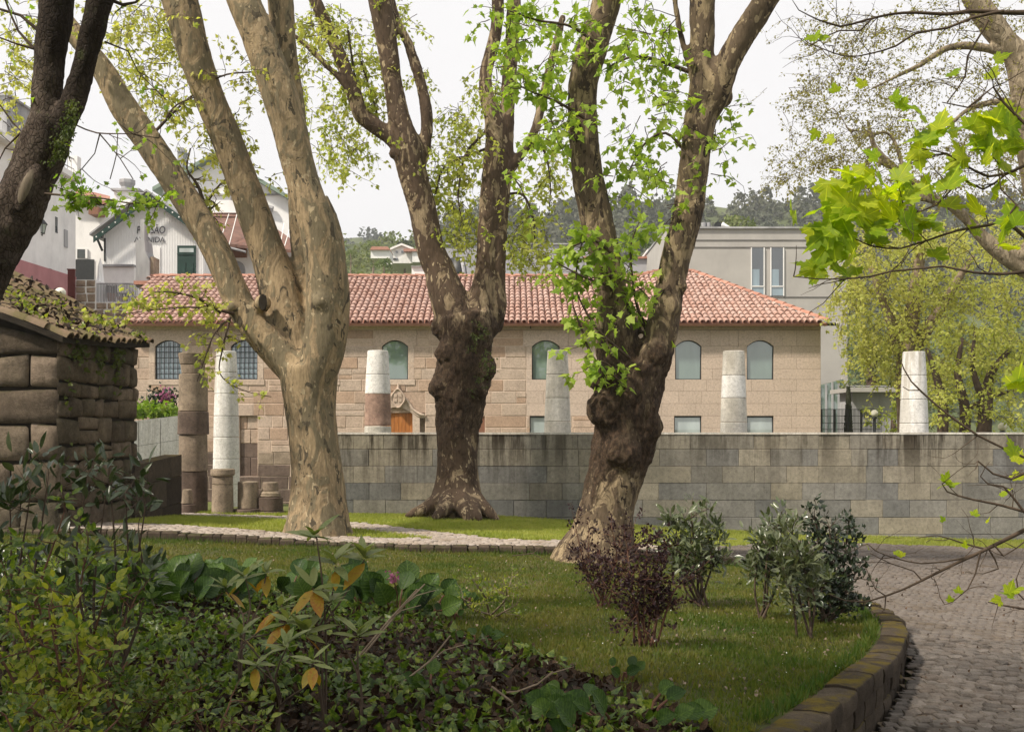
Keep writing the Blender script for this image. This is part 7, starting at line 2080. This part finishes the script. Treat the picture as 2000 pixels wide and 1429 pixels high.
# barberries
b1, d_ = lp(1180,1188)
shrub('barberry', 'dark purple barberry leaning against the forked trunk', b1, [W(1120,1010,d_),W(1150,1040,d_),W(1195,1030,d_),W(1240,1020,d_),W(1170,1070,d_-.2),W(1215,1060,d_-.2),W(1130,1080,d_-.1),W(1240,1080,d_)], leaf_small(), MAT['leaf_purple'], MAT['redtwig'], .03, 10, 14, .22, -.15, 0, 'shrub', .009)
b1, d_ = lp(1262,1262)
shrub('barberry', 'purple barberry with arching thorny twigs in the open lawn', b1, [W(1225,1075,d_),W(1265,1060,d_),W(1300,1090,d_),W(1340,1130,d_),W(1210,1120,d_),W(1250,1110,d_-.2),W(1330,1170,d_),W(1190,1150,d_),W(1285,1130,d_-.1)], leaf_small(), MAT['leaf_purple'], MAT['redtwig'], .032, 11, 14, .24, .0, 0, 'shrub', .009)
# young evergreens
b1, d_ = lp(1368,1185)
shrub('young_laurel', 'young grey-green laurel on slim stems beside the purple barberry', b1, [W(1350,1000,d_),W(1320,1030,d_),W(1390,1040,d_),W(1300,1060,d_),W(1405,1070,d_),W(1350,1050,d_-.3),W(1370,1080,d_+.3),W(1330,1090,d_)], TL, MAT['leaf_young'], MAT['twig'], .09, 11, 9, .22, -.1, 150, 'shrub', .014, lo=.62)
b1, d_ = lp(1488,1210)
shrub('young_laurel', 'slender dark laurel sapling standing beside the holly', b1, [W(1500,1040,d_),W(1520,1020,d_),W(1480,1070,d_),W(1530,1080,d_),W(1500,1110,d_)], TL, MAT['leaf_young'], MAT['twig'], .085, 11, 9, .2, -.1, 80, 'shrub', .012, lo=.6)
b1, d_ = lp(1580,1248)
shrub('young_laurel', 'single-stemmed sapling with grey-green leaves before the holly', b1, [W(1548,1030,d_),W(1560,1090,d_),W(1530,1110,d_),W(1575,1120,d_)], TL, MAT['leaf_young'], MAT['twig'], .085, 11, 9, .2, -.1, 80, 'shrub', .011, lo=.6)
b1, d_ = lp(1612,1220)
shrub('holly', 'dense blackish-green holly bush near the low wall', b1, [W(1590,1000,d_),W(1620,1030,d_),W(1655,1030,d_),W(1600,1070,d_),W(1640,1090,d_),W(1675,1110,d_),W(1580,1120,d_),W(1620,1130,d_-.2),W(1650,1160,d_),W(1590,1170,d_),W(1670,1170,d_)], leaf_small(), MAT['leaf_holly'], MAT['twig'], .05, 11, 12, .2, .1, 0, 'shrub', .014, lo=.45)
# dry twigs
for i, (pts, d_, lb) in enumerate((([(950,1355),(1010,1350),(1050,1335),(1080,1310)], 5.4, 'pale dry forked twig lying over the bed edge'), ([(960,1340),(1000,1370),(1020,1410),(1030,1429)], 5.2, 'pale dry twig bending down into the litter'),
                                   ([(700,1290),(790,1180),(830,1140)], 6.5, 'bare pale stick leaning towards the flowering bergenia'), ([(660,1330),(760,1210),(815,1150)], 6.3, 'second bare stick crossing the bergenia stems'), ([(1000,1085),(1040,1080),(1060,1092)], 13.0, 'dark fallen twig on the lawn by the kerb'), ([(700,1400),(840,1290),(880,1240)], 5.6, 'long thin bare stem over the litter'))):
    P = [W(x, y, d_) for x, y in pts]
    e = empty('dry_twig', P[0], lb, 'twig')
    MB().tube(P, [.007,.006,.005,.003][:len(P)], 6).build('stick', MAT['twig_pale'] if i != 4 else MAT['twig'], e)
    q = P[len(P)//2]; MB().tube([q, q+Vector((.08,0,.06)), q+Vector((.2,.02,.09))], [.005,.004,.002], 5).build('side_shoot', MAT['twig_pale'] if i != 4 else MAT['twig'], e)

# ------------------------------------------------------------------ air
hz = MB().box(-420, 420, -30, 560, -6, 90).build('haze', None)
hm = bpy.data.materials.new('haze'); hm.use_nodes = True
ht = hm.node_tree; ht.nodes.remove(ht.nodes['Principled BSDF'])
pv = ht.nodes.new('ShaderNodeVolumePrincipled'); pv.inputs['Color'].default_value = (.86,.88,.92,1); pv.inputs['Density'].default_value = .00055; pv.inputs['Anisotropy'].default_value = .2
ht.links.new(pv.outputs[0], ht.nodes['Material Output'].inputs['Volume'])
hz.data.materials.append(hm); tag(hz, 'thin pale haze in the air between garden and hills', 'haze', kind='stuff')
